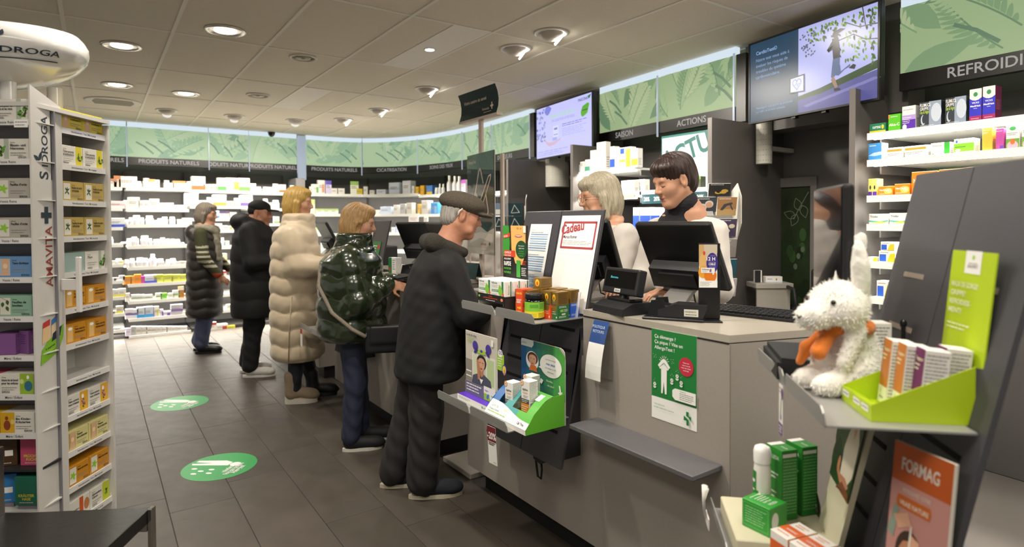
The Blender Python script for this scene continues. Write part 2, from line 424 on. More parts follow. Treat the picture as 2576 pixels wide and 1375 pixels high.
def leaf_panel(P, g, seed, far):
    rr = random.Random(seed)
    # soft large blades in the background
    for k in range(7 if not far else 9):
        x, y = rr.random()*1.1-0.05, rr.random()*1.0; a = rr.choice((0.7, 0.9, 2.2, 0.4, 2.6))+rr.uniform(-.2, .2)
        P.poly(leaf_pts(x, y, (0.5+rr.random()*0.5)*P.h/P.w*1.6, 0.34*P.h/P.w, a, ar=P.w/P.h), rr.choice((g['b'], g['c'], g['b'])))
    for k in range(6 if not far else 5):
        x, y = rr.random(), rr.random()*0.9-0.15; a = rr.choice((0.9, 1.3, 1.9, 2.3, 0.6))+rr.uniform(-.2, .2)
        ms = rr.choice(((g['d'], g['a'], g['b']), (g['a'], g['b'], g['c']), (g['d'], g['d'], g['b'])))
        frond(P, x, y, P.h*(1.0+0.5*rr.random()), a, ms, rr, n=13 if not far else 9, wid=0.34, side=rr.choice((1, -1)))
    for k in range(3 if far else 2):
        x, y = rr.random(), 0.45+0.4*rr.random()
        P.line([(x, y), (x+0.10, y-0.14), (x+0.2, y-0.36)], 0.020, g['e'])
ZB0, ZB1, ZG1 = 2.185, 2.285, 2.665
def header(label, s0, s1, words, seed, far=False, text_h=0.052):
    """one bay of the header: backlit leaf panel, black name band under it, white cove light over it"""
    s0 += 0.010; s1 -= 0.004
    q, d, n = wall_at((s0+s1)/2)
    t = thing('header_sign', label, 'sign', (q.x, q.y, 0), 0)
    inv = Matrix.Translation((-q.x, -q.y, 0))
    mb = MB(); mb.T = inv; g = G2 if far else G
    band(mb, s0, s1, ZB1, ZG1, -0.03, 0.0, g['a']); P = WallPrint(mb, s0, s1, ZB1, ZG1); 
    P.s0, P.s1 = s1, s0; leaf_panel(P, g, seed, far); mb.build('leaf_panel', t)
    mb = MB(); mb.T = inv; band(mb, s0, s1, ZB0, ZB1, -0.04, 0.012, band_m); mb.build('name_band', t)
    mb = MB(); mb.T = inv; band(mb, s0, s1, ZG1, ZC-0.012, -0.05, 0.0, lit_m); mb.build('cove_light', t)
    if words:
        mb = MB(); mb.T = inv; P = WallPrint(mb, s1, s0, ZB0, ZB1, off=0.014)
        for wd, cx in words: P.text(wd, cx, 0.27, text_h, white_tx, bold=0.012, align='c')
        mb.build('lettering', t)
    mb = MB(); mb.T = inv
    p0, d0, n0 = wall_at(s0-0.004)
    mb.box(p0.x+n0.x*0.022-0.006, p0.y+n0.y*0.022-0.006, ZB0-0.03, p0.x+n0.x*0.022+0.006, p0.y+n0.y*0.022+0.006, ZG1+0.01, mat('#cfdcec', 0.3, emit=0.55)); mb.build('glass_edge', t)
    return t
# along the wall the photo's left is the larger s; each bay runs from its right edge (s0) to its left edge (s1)
sA = lambda u, v: s_of(u, v, 0)
s_ref0, s_ref1 = _ss[s_near(3.75, -0.2)], sA(2263, 200)
s_mid = (sA(2576, 100)-0.02)
header('backlit fern panel at the right edge over the band reading REFROIDISSEMENTS', s_ref1-1.0, s_ref1, [('REFROIDISSEMENTS', 0.60)], 3, text_h=0.058)
s1a, s1b, s1c = sA(1853, 200), sA(1660, 230), sA(1508, 290)
header('backlit fern panel over the band reading ACTIONS beside the large screen', s1a, s1b, [('ACTIONS', 0.46)], 5)
header('backlit fern panel over the band reading SAISON beside the white lit screen', s1b, s1c, [('SAISON', 0.46)], 8)
s2a, s2b, s2c = sA(1337, 330), sA(1240, 350), sA(1166, 370)
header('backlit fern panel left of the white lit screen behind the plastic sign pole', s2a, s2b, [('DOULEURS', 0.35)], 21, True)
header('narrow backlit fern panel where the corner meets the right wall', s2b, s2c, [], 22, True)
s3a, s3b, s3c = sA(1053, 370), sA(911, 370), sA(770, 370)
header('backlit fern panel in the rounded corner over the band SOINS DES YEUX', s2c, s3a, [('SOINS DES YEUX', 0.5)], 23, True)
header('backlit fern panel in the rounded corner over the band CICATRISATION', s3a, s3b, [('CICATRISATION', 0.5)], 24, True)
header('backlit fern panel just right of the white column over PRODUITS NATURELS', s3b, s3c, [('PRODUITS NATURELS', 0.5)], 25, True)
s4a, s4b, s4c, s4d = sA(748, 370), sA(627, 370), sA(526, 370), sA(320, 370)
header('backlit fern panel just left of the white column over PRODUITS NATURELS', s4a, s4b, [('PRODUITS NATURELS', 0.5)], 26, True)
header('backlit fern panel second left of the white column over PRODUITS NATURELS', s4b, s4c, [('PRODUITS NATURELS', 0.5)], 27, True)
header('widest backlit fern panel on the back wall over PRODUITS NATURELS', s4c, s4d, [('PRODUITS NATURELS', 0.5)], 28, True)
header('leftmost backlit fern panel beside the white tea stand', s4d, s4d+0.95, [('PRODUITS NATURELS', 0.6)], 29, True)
# white lit column between the two runs, dark uprights beside the screens
q, d, n = wall_at((s4a+s3c)/2)
t = thing('wall_column', 'white lit column over a grey post at the back corner', 'column', (q.x, q.y, 0))
MB().box(-0.055, -0.02, ZB0-0.12, 0.055, 0.04, ZC-0.03, mat('#c9d8ea', 0.5, emit=0.55)).build('light_box', t)
MB().box(-0.10, -0.04, 0, 0.03, 0.40, ZB0-0.10, mat('#8b8889', 0.5)).build('post', t)
# grey soffit over the far run and behind the screens
for a, b in ((s1c, s2a), (s_ref1, s1a)):
    mb = MB(); band(mb, a, b, ZB0-0.1, ZC, -0.30, -0.10, wall_m); struct(mb.build('trim_%d' % (1 if a == s1c else 2)))

# ---------------------------------------------------------------- ceiling lamps and vents
chrome = mat('#d9d4cc', 0.25, metal=0.85); white_r = mat('#e4e0d8', 0.4)
bulb = mat((1.0, 0.95, 0.86), emit=9.0); bulb_b = mat((1.0, 0.95, 0.86), emit=14.0); bulb_off = mat((0.9, 0.86, 0.78), emit=0.9)
def spot_lamp(parent, loc, power, aim=(0, 0, -1), size=2.5, blend=0.9):
    l = bpy.data.lights.new('lamp', 'SPOT'); l.energy = power; l.color = LIGHT_COL; l.spot_size = size; l.spot_blend = blend; l.shadow_soft_size = 0.07
    o = bpy.data.objects.new('lamp', l); C.objects.link(o); o.parent = parent; o.location = loc
    o.rotation_euler = Vector(aim).to_track_quat('-Z', 'Y').to_euler()
ring_me = MB().lathe([(0.128, 0.0), (0.130, -0.006), (0.112, -0.011), (0.098, -0.004), (0.092, 0.010)], chrome, n=32).mesh('trim_ring')
ring_w = MB().lathe([(0.118, 0.0), (0.120, -0.006), (0.102, -0.010), (0.088, -0.003), (0.084, 0.008)], white_r, n=32).mesh('trim_ring')
disc_me = MB().lathe([(0.0, -0.012), (0.05, -0.011), (0.068, -0.006), (0.072, 0.004)], bulb, n=24).mesh('lamp_disc')
def downlight(label, u, v, aim=None, power=80):
    p = on_z(u, v, ZC-0.006); t = thing('ceiling_downlight', label, 'ceiling lamp', p, 0, 'round ceiling downlights')
    put('trim_ring', ring_me, t, loc=(0, 0, 0)); put('lamp_disc', disc_me, t, loc=(0, 0, 0))
    spot_lamp(t, (0, 0, -0.03), power)
downlight('largest bright downlight, in the ceiling near the top of the photo', 567, 77)
downlight('bright downlight in the ceiling to the right of the white bowl', 306, 115)
downlight('small bright downlight in the ceiling above the tea stand', 295, 213)
downlight('bright downlight in the ceiling to the right of the small one over the tea stand', 468, 235)
hood = mat('#b9b0a4', 0.5)
def eyeball(label, u, v, yaw, lit, power=105):
    """swivelling spot in a white ring: half a ball hanging out, the lamp face turned to one side"""
    p = on_z(u, v, ZC-0.006); t = thing('swivel_spotlight', label, 'ceiling lamp', p, yaw, 'swivelling ceiling spotlights')
    put('trim_ring', ring_w, t, loc=(0, 0, 0))
    mb = MB(); n = 20; prof = [(0.083*math.sin(PI/2*k/6), -0.055*math.cos(PI/2*k/6)) for k in range(7)]
    mb.lathe(prof, hood, n=n); mb.build('lamp_housing', t)
    mb = MB(); a = Vector((0.80, 0, -0.60)).normalized(); c = a*0.062
    mb.cyl(c, c+a*0.012, 0.045, 0.047, bulb_b if lit else bulb_off, 20); mb.build('lamp_face', t)
    spot_lamp(t, tuple(a*0.10), power, aim=(0.6, 0, -0.8), size=1.9)
eyeball('bright swivelling spotlight nearest the large screen', 1387, 83, -0.35, True)
eyeball('bright swivelling spotlight left of and behind the one nearest the large screen', 1297, 122, -0.45, True)
eyeball('lit swivelling spotlight in the ceiling above the hanging dark green sign', 1075, 223, -0.3, True)
eyeball('lit swivelling spotlight far left of the dark green sign', 953, 276, -0.3, True)
eyeball('small lit swivelling spotlight nearest the back corner', 864, 300, -0.4, True)
eyeball('dim swivelling spotlight at the back, in line with the tea stand', 420, 277, 1.5, False)
eyeball('dim swivelling spotlight at the back, in line with the striped sleeve', 590, 291, 1.5, False)
eyeball('dim swivelling spotlight at the back, above the white column', 743, 302, 1.4, False)
p = on_z(1081, 124, ZC-0.008); t = thing('panel_spotlight', 'tiny bright spotlight set in the pale ceiling panel', 'ceiling lamp', p)
MB().lathe([(0.045, 0.004), (0.045, -0.004), (0.036, -0.005)], white_r, n=20).build('trim_ring', t)
MB().lathe([(0.0, -0.007), (0.034, -0.006), (0.036, 0.0)], bulb_b, n=20).build('lamp_disc', t); spot_lamp(t, (0, 0, -0.03), 50)
vent_w = mat('#cfc8b8', 0.5); vent_d = mat('#6f6752', 0.6)
def round_vent(label, u, v, r):
    p = on_z(u, v, ZC-0.006); t = thing('round_air_vent', label, 'air vent', p)
    MB().lathe([(r, 0.004), (r, -0.008), (r*0.86, -0.012), (r*0.82, 0.002)], vent_w, n=28).build('rim', t)
    MB().lathe([(0, -0.001), (r*0.83, 0.0)], vent_d, n=24).build('duct', t)
    MB().lathe([(r*0.55, -0.004), (r*0.5, -0.014), (r*0.2, -0.006), (r*0.12, -0.016), (0, -0.016)], mat('#a39a80', 0.5), n=24).build('cone', t)
round_vent('round air vent with a dark cone near the middle of the ceiling', 763, 144, 0.105)
round_vent('round air vent with a dark cone further back in the ceiling', 649, 239, 0.115)
p = on_z(285, 255, ZC-0.006); t = thing('slotted_air_vent', 'wide slotted air vent in the ceiling above the tea stand', 'air vent', p)
mb = MB(); mb.lathe([(0.26, 0.004), (0.26, -0.006), (0.24, -0.008), (0, -0.008)], vent_w, n=28); mb.build('plate', t)
for k in range(6): MB().box(-0.19+0.01*abs(k-2.5), -0.14+k*0.055, -0.012, 0.19-0.01*abs(k-2.5), -0.125+k*0.055, -0.008, mat('#8f8a72', 0.6)).build('slot', t)
p = on_z(683, 331, ZC-0.01); t = thing('dome_camera', 'small black dome camera at the edge of the ceiling', 'camera', p)
mb = MB(); mb.lathe([(0.05, 0.0), (0.05, -0.02), (0.04, -0.05), (0.02, -0.07), (0, -0.075)], mat('#151515', 0.2), n=20); mb.build('dome', t)
MB().lathe([(0.058, 0.005), (0.058, -0.006), (0, -0.006)], white_r, n=20).build('base', t)
# ================================================================ SHELVING ON THE WALLS
def proj(x, y, z):
    c = RM @ np.array([x, y, z-HC]); return CXP+F_PX*c[0]/c[2], CYP-F_PX*c[1]/c[2]
def s_off(u, off, z=1.5):
    """arc length at which the wall line, moved off metres into the shop, is seen at column u"""
    best = None
    for k in range(500):
        s = 1.0+(S_END-1.3)*k/499; p, d, n = wall_at(s)
        if depth_at(p.x+n.x*off, p.y+n.y*off) < 1: continue
        e = abs(proj(p.x+n.x*off, p.y+n.y*off, z)[0]-u)
        if best is None or e < best[0]: best = (e, s)
    return best[1]
rail_m = mat('#f2f2ee', 0.35); led_m = mat((1.0, 0.95, 0.86), emit=85.0); shelf_m = mat('#d9d9d4', 0.4); gond_m = mat('#423f3d', 0.5); dark_m = mat('#2b2927', 0.6)
_box = {}; _bot = {}
W_ = '#ece8e2'
def unit_box(colr, acc=None, style=0):
    key = (colr, acc, style)
    if key in _box: return _box[key]
    m = mat(colr, 0.5); mb = MB(); mb.rbox(-0.5, 0, 0, 0.5, 1, 1, m, r=0.012, seg=1)
    P = Print(mb, (-0.5, 0, 0), (1, 0, 0), (0, 0, 1), 1, 1, step=0.004, base=0.006)
    g = mat('#8d8a88', 0.6)
    if acc:
        a = mat(acc, 0.5)
        if style == 0: P.rect(0.0, 0.0, 1, 0.32, a)
        elif style == 1: P.rect(0.0, 0.70, 1, 1.0, a)
        elif style == 2: P.rect(0.55, 0.1, 0.92, 0.7, a)
        else: P.rect(0, 0.38, 1, 0.56, a)
    P.lines(0.12, 0.42, 0.8, 0.66, 2, g, fill=0.5, seed=len(_box))
    _box[key] = mb.mesh('product_box'); return _box[key]
def unit_bottle(colr, cap='#f4f2ee', lab='#d8d8de', k=0):
    key = (colr, cap, lab, k)
    if key in _bot: return _bot[key]
    mb = MB()
    if k == 0: mb.lathe([(0.44, 0), (0.5, 0.04), (0.5, 0.66), (0.36, 0.76)], mat(colr, 0.4), (0, 0.5, 0), 16)
    else: mb.lathe([(0.42, 0), (0.5, 0.03), (0.5, 0.55), (0.22, 0.74), (0.2, 0.80)], mat(colr, 0.3), (0, 0.5, 0), 16)
    r = 0.40 if k == 0 else 0.24
    mb.lathe([(r, 0.75), (r, 0.98), (r*0.9, 1.0)], mat(cap, 0.4), (0, 0.5, 0), 14)
    mb.lathe([(0.508, 0.12), (0.508, 0.52)], mat(lab, 0.5), (0, 0.5, 0), 16)
    _bot[key] = mb.mesh('bottle'); return _bot[key]
CNAME = {}
def cname(h):
    r, g, b = [int(h[i:i+2], 16) for i in (1, 3, 5)]; mx, mn = max(r, g, b), min(r, g, b)
    if mx-mn < 34: return 'white' if mx > 215 else ('grey' if mx > 90 else 'black')
    if r >= g and r >= b:
        if g > 0.86*r: return 'yellow'
        if g > 0.55*r: return 'orange' if b < 0.55*r else 'cream'
        return 'pink' if b > 0.5*r else 'red'
    if g >= b: return 'lime' if r > 0.8*g else 'green'
    return 'purple' if r > 0.8*g and r > 0.45*b else 'blue'
pending = []            # every product waits here until its whole shelf is known, so that its label can say which one it is
def product(kind, colr, acc, style, base, w, d, h, rz, row):
    pending.append(dict(kind=kind, colr=colr, acc=acc, style=style, base=base, w=w, d=d, h=h, rz=rz, row=row))
def flush_products():
    cnt = {}; tot = {}
    desc = lambda q: '%s %s' % (cname(q['colr']) + ((' and '+cname(q['acc'])) if q['acc'] and cname(q['acc']) != cname(q['colr']) else ''), 'bottle' if q['kind'].startswith('b') else 'box')
    pending.sort(key=lambda q: (q['row'], proj(*q['base'])[0]))
    for q in pending: tot[(q['row'], desc(q))] = tot.get((q['row'], desc(q)), 0)+1
    for q in pending:
        k = (q['row'], desc(q)); cnt[k] = cnt.get(k, 0)+1; dn = desc(q)
        lab = ('only %s on %s' % (dn, q['row'])) if tot[k] == 1 else ('%s %s from left on %s' % (ORD[cnt[k]-1], dn, q['row']))
        bot = q['kind'].startswith('b')
        me = unit_bottle(q['colr'], k=int(q['kind'][1:] or 0)) if bot else unit_box(q['colr'], q['acc'], q['style'])
        o = put('medicine_bottle' if bot else 'medicine_box', me, None, loc=q['base'], rz=q['rz']); o.scale = (q['w'], q['d'], q['h'])
        tag(o, lab, 'bottle' if bot else 'box', 'products on the '+q['row'])
BAYS = []
def bay(name, label, u0, u1, vs_list, off=0.22, zt=2.14, back=-0.44, s0=None, s1=None):
    s1 = s1 if s1 is not None else s_off(u0, off); s0 = s0 if s0 is not None else s_off(u1, off)      # s1 = left end
    sm = (s0+s1)/2; q, d, n = wall_at(sm); fx, fy = q.x+n.x*off, q.y+n.y*off
    t = thing('shelf_unit', label, 'shelf unit', (q.x, q.y, 0)); inv = Matrix.Translation((-q.x, -q.y, 0))
    def nb(): m = MB(); m.T = inv; return m
    a, b = s0+0.006, s1-0.006
    mb = nb(); band(mb, a, b, 0.02, zt, back, back+0.02, gond_m); mb.build('back_panel', t)
    mb = nb(); band(mb, a, b, 0, 0.045, back+0.02, off-0.04, dark_m); mb.build('plinth', t)
    for s in (a, b):
        mb = nb(); band(mb, s-0.006 if s == b else s, s if s == b else s+0.006, 0.10, zt, back+0.02, back+0.06, gond_m); mb.build('upright', t)
    zs = []
    for k, v in enumerate(vs_list):
        z = z_over(fx, fy, v); zs.append(z+0.016)
        low = z < 0.22
        sh_b = nb(); band(sh_b, a, b, z-0.008, z+0.016, back+0.03, off-0.004, shelf_m); sh = sh_b.build('shelf', t)
        rb = nb(); band(rb, a, b, z-0.020, z+0.020, off-0.004, off+0.006, rail_m); rb.build('price_rail', sh)
        lb = nb(); band(lb, a+0.01, b-0.01, z-0.0180, z-0.009, off-0.035, off-0.010, led_m); lb.build('led_strip', sh)
    # a lamp strip under the header lights the top shelf
    lb = nb(); band(lb, a+0.01, b-0.01, ZB0-0.03, ZB0-0.018, off-0.06, off-0.02, led_m)
    BAYS.append(dict(name=name, u0=u0, u1=u1, vs=vs_list, zs=zs, off=off, s0=s0, s1=s1))
    return t
bay('leftmost back bay', 'grey wall shelf unit half hidden by the white tea stand', 265, 313, [472, 526, 576, 620, 672, 715, 757, 800, 842], s1=s_off(313, 0.22)+0.95)
bay('wide bottle bay', 'wide grey wall shelf unit with rows of white bottles, left of the striped sleeve', 314, 475, [476, 529, 568, 620.5, 672.5, 714, 756, 799, 841])
bay('bay behind dark coats', 'grey wall shelf unit behind the striped sleeve and the black parka', 476, 627, [482, 521, 552, 581.5, 623, 663, 703, 743, 783, 834])
bay('bay behind cream coat', 'grey wall shelf unit behind the blonde woman in the cream coat', 628, 745, [486.5, 527, 565, 605, 645, 690, 735, 790])
bay('first corner bay', 'curved wall shelf unit right of the grey post', 780, 911, [490.5, 541, 590, 633, 680, 730, 780], off=0.16)
bay('middle corner bay', 'curved wall shelf unit in the middle of the rounded corner', 912, 1053, [491, 541, 588, 633, 680, 730, 780], off=0.16)
bay('last corner bay', 'curved wall shelf unit beside the dark green allergy sign', 1054, 1165, [490.5, 541, 588, 633, 680, 730, 780], off=0.16)
bay('bay behind green sign', 'wall shelf unit behind the dark green allergy sign', 1166, 1285, [487, 541, 588, 633, 680, 730], off=0.16)
def shelf_items(items, sx, sy, ox, oy):
    for it in items:
        x0, x1, yt, colr = it[:4]; kind = it[4] if len(it) > 4 else 'x'; acc = it[5] if len(it) > 5 else None; st = it[6] if len(it) > 6 else 0
        n = it[7] if len(it) > 7 else 1
        for k in range(n):
            ua = ox+(x0+(x1-x0)*k/n)/sx; ub = ox+(x0+(x1-x0)*(k+1)/n)/sx; vt = oy+yt/sy; uc = (ua+ub)/2
            B = next((b for b in BAYS if b['u0'] <= uc <= b['u1']), None)
            if B is None: continue
            ks = [i for i, v in enumerate(B['vs']) if v > vt+2.5]
            if not ks: continue
            i = ks[0]; off = B['off']-0.012
            s = s_off(uc, off, B['zs'][i]); q, d, nn = wall_at(s); px, py = q.x+nn.x*off, q.y+nn.y*off
            dep = depth_at(px, py); wd = (ub-ua)/F_PX*dep*0.97; c = abs(d.x*RM[0][0]+d.y*RM[0][1]); wd = wd/max(0.6, c)*0.88
            h = max(0.02, z_over(px, py, vt)-B['zs'][i]); dp = min(0.14, max(0.04, wd*0.8)) if kind == 'x' else wd
            rz = math.atan2(-nn.x*-1, nn.y*-1) if False else math.atan2(d.y, d.x)+PI
            product(kind, colr, acc, st, (px, py, B['zs'][i]+0.0005), wd, dp, h, rz, '%s shelf of %s' % (ORD[i], B['name']))
b_ = 'b0'
c1 = [  # first row
 (45,148,150,'#f3e9e2','x','#c98a6a',1),(152,225,112,'#ecd3c4','x','#c9885c',1),(227,420,120,'#efe6df'),(425,500,182,W_,b_),(502,588,142,W_,b_),(592,668,156,W_,'x','#d9a86a',1),(672,735,165,W_),(782,855,171,W_,b_),
 (857,905,205,'#f6ead8'),(918,1058,178,W_,'x','#c58b54',1),(1062,1085,212,W_),(1090,1150,185,W_,b_),(1152,1305,121,'#f0efe2','x','#c7693f',0),(1308,1480,222,W_,'x','#8fae7a',2,3),(1488,1590,140,'#eef0e4','x','#57a052',0),
 (1592,1755,140,'#f0f0ea','x','#b9c94a',2),(1758,1890,142,'#efefe8','x','#6ea854',0),(1907,1980,212,W_),(1990,2058,255,W_,b_),(2062,2130,255,W_,b_),(2136,2195,258,W_,b_),(2200,2285,215,W_,b_),(2288,2370,226,W_,'x','#c9683c',0),(2416,2480,236,W_,b_),(2482,2545,200,W_,b_),
 # second row
 (45,240,440,'#f1e2e2','x','#e6b9bf',3),(272,330,430,W_,b_),(332,460,391,W_),(463,600,432,W_,'x',None,0,2),(606,710,412,W_),(736,912,462,W_,'x',None,0,2),(916,1072,490,W_,'x',None,0,3),(1075,1225,343,W_),(1236,1358,430,W_,'x',None,0,2),(1362,1434,392,W_),
 (1436,1585,360,'#f2efe0','x','#c79a4a',0),(1588,1708,440,W_,'x','#9fb388',2,2),(1712,1784,401,W_),(1787,1930,366,'#f2f2ea','x','#7a62c4',0),(2082,2148,411,W_,b_),(2152,2198,460,W_),(2202,2290,430,W_,b_),
 # third row
 (48,245,660,'#e3e8ec','x','#3a4fae',0),(270,330,680,W_,b_),(332,394,655,W_,b_),(396,485,626,W_,b_),(487,540,655,W_,b_),(542,630,631,W_,b_),(632,714,690,W_,b_),(716,779,666,W_,b_),(781,852,646,W_,b_),(856,925,646,W_,b_),(972,1030,676,W_),(1032,1135,660,W_),
 (1416,1505,566,'#c3d2f0','x','#5a86d8',0),(1510,1575,572,'#d9d0da','x','#4a4470',1),(1580,1636,572,'#e0d6d4','x','#5a4a66',1),(1642,1710,586,'#ece6e2'),(2226,2290,640,'#e9eedd','x','#8fae7a',0),
 # fourth row
 (50,115,906,W_,b_),(216,290,970,W_,b_),(292,354,926,W_,b_),(356,430,906,W_,b_),(432,475,926,W_,b_),(477,575,891,W_,b_),(577,630,926,W_,b_),(632,684,936,W_,b_),(686,740,936,W_,b_),(749,815,916,W_,b_),(820,872,930,W_,b_),(876,936,932,W_,b_),(940,1000,936,W_,b_),(1002,1045,975,W_,b_),
 (1442,1535,732,'#efd9dc'),(1540,1600,756,'#eadfd9'),(1604,1690,762,W_,'x','#c9a04a',2),
 # fifth row
 (56,145,1216,W_),(147,225,1187,W_,b_),(227,275,1211,'#eee9b4'),(292,354,1200,W_,b_),(356,420,1186,W_,b_),(422,510,1176,W_,b_),(515,586,1182,W_,b_),(592,690,1130,W_,'b1'),(694,770,1190,'#e6dfd4',b_),(774,800,1230,W_),(802,860,1201,W_,b_),(862,935,1186,W_,b_),(940,1000,1226,W_),(1003,1070,1220,'#e7dfd2'),
 (1532,1570,916,W_,b_),(1574,1620,956,W_),(1504,1600,1122,'#efe6cf','x','#e0b92c',0)]
c2 = [(55,158,302,'#f0e4e4','x',None,0,2),(160,213,300,W_),(217,279,271,'#e4e4f0'),(281,373,281,'#e0913a'),(375,414,278,'#e59a3c'),(416,489,258,'#e08a30'),(491,534,281,'#c0489c'),(538,670,266,'#dcdff2','x','#4a58b8',0),(676,1093,262,'#d8dc5c','x','#b9c23c',1,4),
 (1510,1585,212,'#eee2dc','x','#c93a3a',1),
 (82,145,452,'#e4e2da','x','#d9cf54',0),(156,216,452,'#e4e2da','x','#d9cf54',0),(224,300,442,'#e4e2da','x','#d9cf54',0),(307,355,500,W_),(358,620,522,W_,'x','#8fb894',3,3),(692,758,500,'#e9ece0','x','#8fc76a',3),(762,832,500,'#7fc94a'),(836,899,500,W_),(902,974,466,'#e9e9e0','x','#7cc25a',3),(978,1038,416,'#b7792b','x','#e9e2d4',1),(1042,1110,506,'#f0e0cc','x','#d98f4a',3),
 (62,130,736,'#e6d9cc','x',None,0,1),(132,189,736,'#e4dcc4'),(192,268,668,'#cfcabc','x','#d9cf54',0),(274,390,706,'#e6e2ea','x','#6a55b0',3,2),(392,444,706,'#e0e2ee','x','#4a6fc0',3),(447,536,686,'#c9d2da','x','#3f98d4',0),(541,635,676,'#c4ccd4','x','#469edb',0),(638,664,730,'#8a57b0'),(668,720,672,'#e4e0d8','x','#d4d45c',2),(724,762,710,'#e2dcea','x','#7c4fae',2),(772,866,736,'#e6e2ec','x','#6f48a8',2),(874,944,650,'#b9b4bc','x','#7c58b8',3),(947,1030,646,'#b9b4bc','x','#7c58b8',3),(1034,1076,740,W_),
 (1592,1680,646,'#e9e6d2','x','#d2cf54',2),(1684,1725,656,'#d8d2cc'),
 (66,298,950,'#d9d5cf','x',None,0,5),(302,361,955,'#d9cfe6'),(366,420,930,'#aeb2ae'),(422,1078,932,'#d9d5ce','x','#c9c4be',3,10),(1368,1460,880,'#e9e4de','x','#b83a30',1),(1464,1600,905,'#e6e0d9','x','#b83a30',2),(1604,1703,920,'#d9cf3c')]
c3 = [(140,164,580,W_),(167,212,560,'#eef0e4','x','#74b458',2),(214,269,526,'#efe8e4','x','#d89a7a',2),(272,322,530,'#d4cbe8','x','#6458b8',1),(324,374,596,W_),(377,432,596,W_),(482,560,536,'#eef2e0','x','#9cc46a',1),(535,598,600,'#d9c22a'),(602,642,580,W_),(650,698,612,W_),(702,798,606,'#e2e9f5'),(802,918,546,'#dbe4f4','x','#b9cbe8',3),(922,1012,530,'#e6e9f2'),(1016,1045,576,W_),(1048,1084,582,'#e0b61e'),(1087,1130,572,'#dca818'),(1133,1200,572,'#3f78c4','x','#d9b52a',0),(1204,1233,590,W_,b_),(1237,1262,556,'#e6ecdc','b1'),(1266,1292,558,'#dde8c8','b1'),(1304,1340,486,'#c9c8bf','b1'),(1350,1386,490,'#cfcdc6','b1'),(1392,1428,492,'#d4d0cc','b1'),(1434,1484,522,'#e9dcec','x','#b25ab8',1),
 (137,188,692,'#f0f4dc','x','#cfe08a',1),(192,390,772,W_,'x','#b4cc7a',1,3),(552,604,766,W_),(607,655,750,W_),(658,728,782,W_),(732,850,756,'#d4e0f2'),(853,900,740,W_),(903,962,730,'#bdbdbd'),(970,1030,722,'#d7d3c8'),(1062,1089,732,'#e3b85a'),(1093,1165,702,'#cfcac2'),(1168,1245,720,'#3f86c8','x','#7ab0e0',2),
 (168,280,936,W_,'x','#b4cc7a',1,2),(832,873,932,'#dde4f0'),(877,940,916,'#cfd6ee'),(943,1010,910,'#d4dcf5'),(1013,1045,932,'#3f8f82'),(1062,1130,946,'#e2e2ea','x',None,0,2),(1134,1200,922,'#e4e4ea'),(178,228,1090,W_),(232,270,1066,W_)]
shelf_items(c1, 5.152, 5.152, 260, 420); shelf_items(c2, 5.152, 5.152, 260, 640); shelf_items(c3, 3.438, 3.438, 740, 300)
# hanging price cards under the second shelf of the corner
for (u0, u1) in ((1022, 1056), (1063, 1079)):
    B = BAYS[5] if u0 < 1053 else BAYS[6]; s = s_off((u0+u1)/2, 0.17, B['zs'][1]); q, d, n = wall_at(s); x, y = q.x+n.x*0.17, q.y+n.y*0.17
    wd = (u1-u0)/F_PX*depth_at(x, y); mb = MB(); mb.rbox(-wd/2, -0.002, -0.085, wd/2, 0.002, 0, mat('#f0eeea', 0.5), r=0.001, seg=1)
    Print(mb, (-wd/2, -0.002, -0.085), (1, 0, 0), (0, 0, 1), wd, 0.085).lines(0.15, 0.2, 0.85, 0.8, 3, mat('#a06a60', 0.6))
    tag(mb.build('price_card', None, loc=(x, y, B['zs'][1]-0.036), rz=math.atan2(d.y, d.x)+PI), '%s white price card hanging below the second corner shelf' % ('wider' if u0 < 1053 else 'narrower'), 'price card', 'price cards under the corner shelf')
# ================================================================ COUNTERS
pan_m = mat('#9a938b', 0.5, noise=0.03, scale=90, bump=0.06); top_m = mat('#a8a195', 0.28, noise=0.04, scale=30); kick_m = mat('#161413', 0.6); edge_m = mat('#b5ae9f', 0.4)
ZT = 1.08
def counter(label, outline, notch, loc):
    """outline: plan of the body (counter-clockwise); thin worktop over a panelled body on a recessed dark base"""
    t = thing('service_counter', label, 'counter', loc); L = Vector(loc); pts = [(x-L.x, y-L.y) for x, y in outline]
    cx = sum(p[0] for p in pts)/len(pts); cy = sum(p[1] for p in pts)/len(pts)
    up = pts
    if notch:                       # the kiosk leans into a recess in the upper part of the counter
        n0, n1 = notch[0]-L.y, notch[1]-L.y; up = pts[:-1]+[pts[-1]] ; up = pts+[(0, n1), (0.17, n1), (0.17, n0), (0, n0)]
    mb = MB(); mb.slab([(x, y, 0.12) for x, y in pts], (0, 0, 0.885-0.12), pan_m); mb.slab([(x, y, 0.885) for x, y in up], (0, 0, ZT-0.028-0.885), pan_m); mb.build('body', t)
    MB().slab([(x, y, ZT-0.024) for x, y in up], (0, 0, 0.024), top_m).build('worktop', t)
    ins = [(x+(0.07 if x < cx else -0.07), y+(0.07 if y < cy else -0.07)) for x, y in pts]
    MB().slab([(x, y, 0.0) for x, y in ins], (0, 0, 0.12), kick_m).build('base', t)
    mb = MB(); e = 0.0008
    mb.box(-e, pts[0][1]+0.002, ZT-0.030, 0, (notch[0]-L.y if notch else pts[-1][1])-0.002, ZT-0.024, kick_m); mb.build('gap_shade_strip', t)  # dark strip stands in for the shade in the joint under the worktop
    return t
XF = 1.65
t1 = counter('pale grey service counter nearest the camera, with the green allergy poster', [(XF, 1.16), (2.19, 0.99), (2.15, 2.80), (XF, 2.80)], (1.855, 2.435), (XF, 1.9, 0))
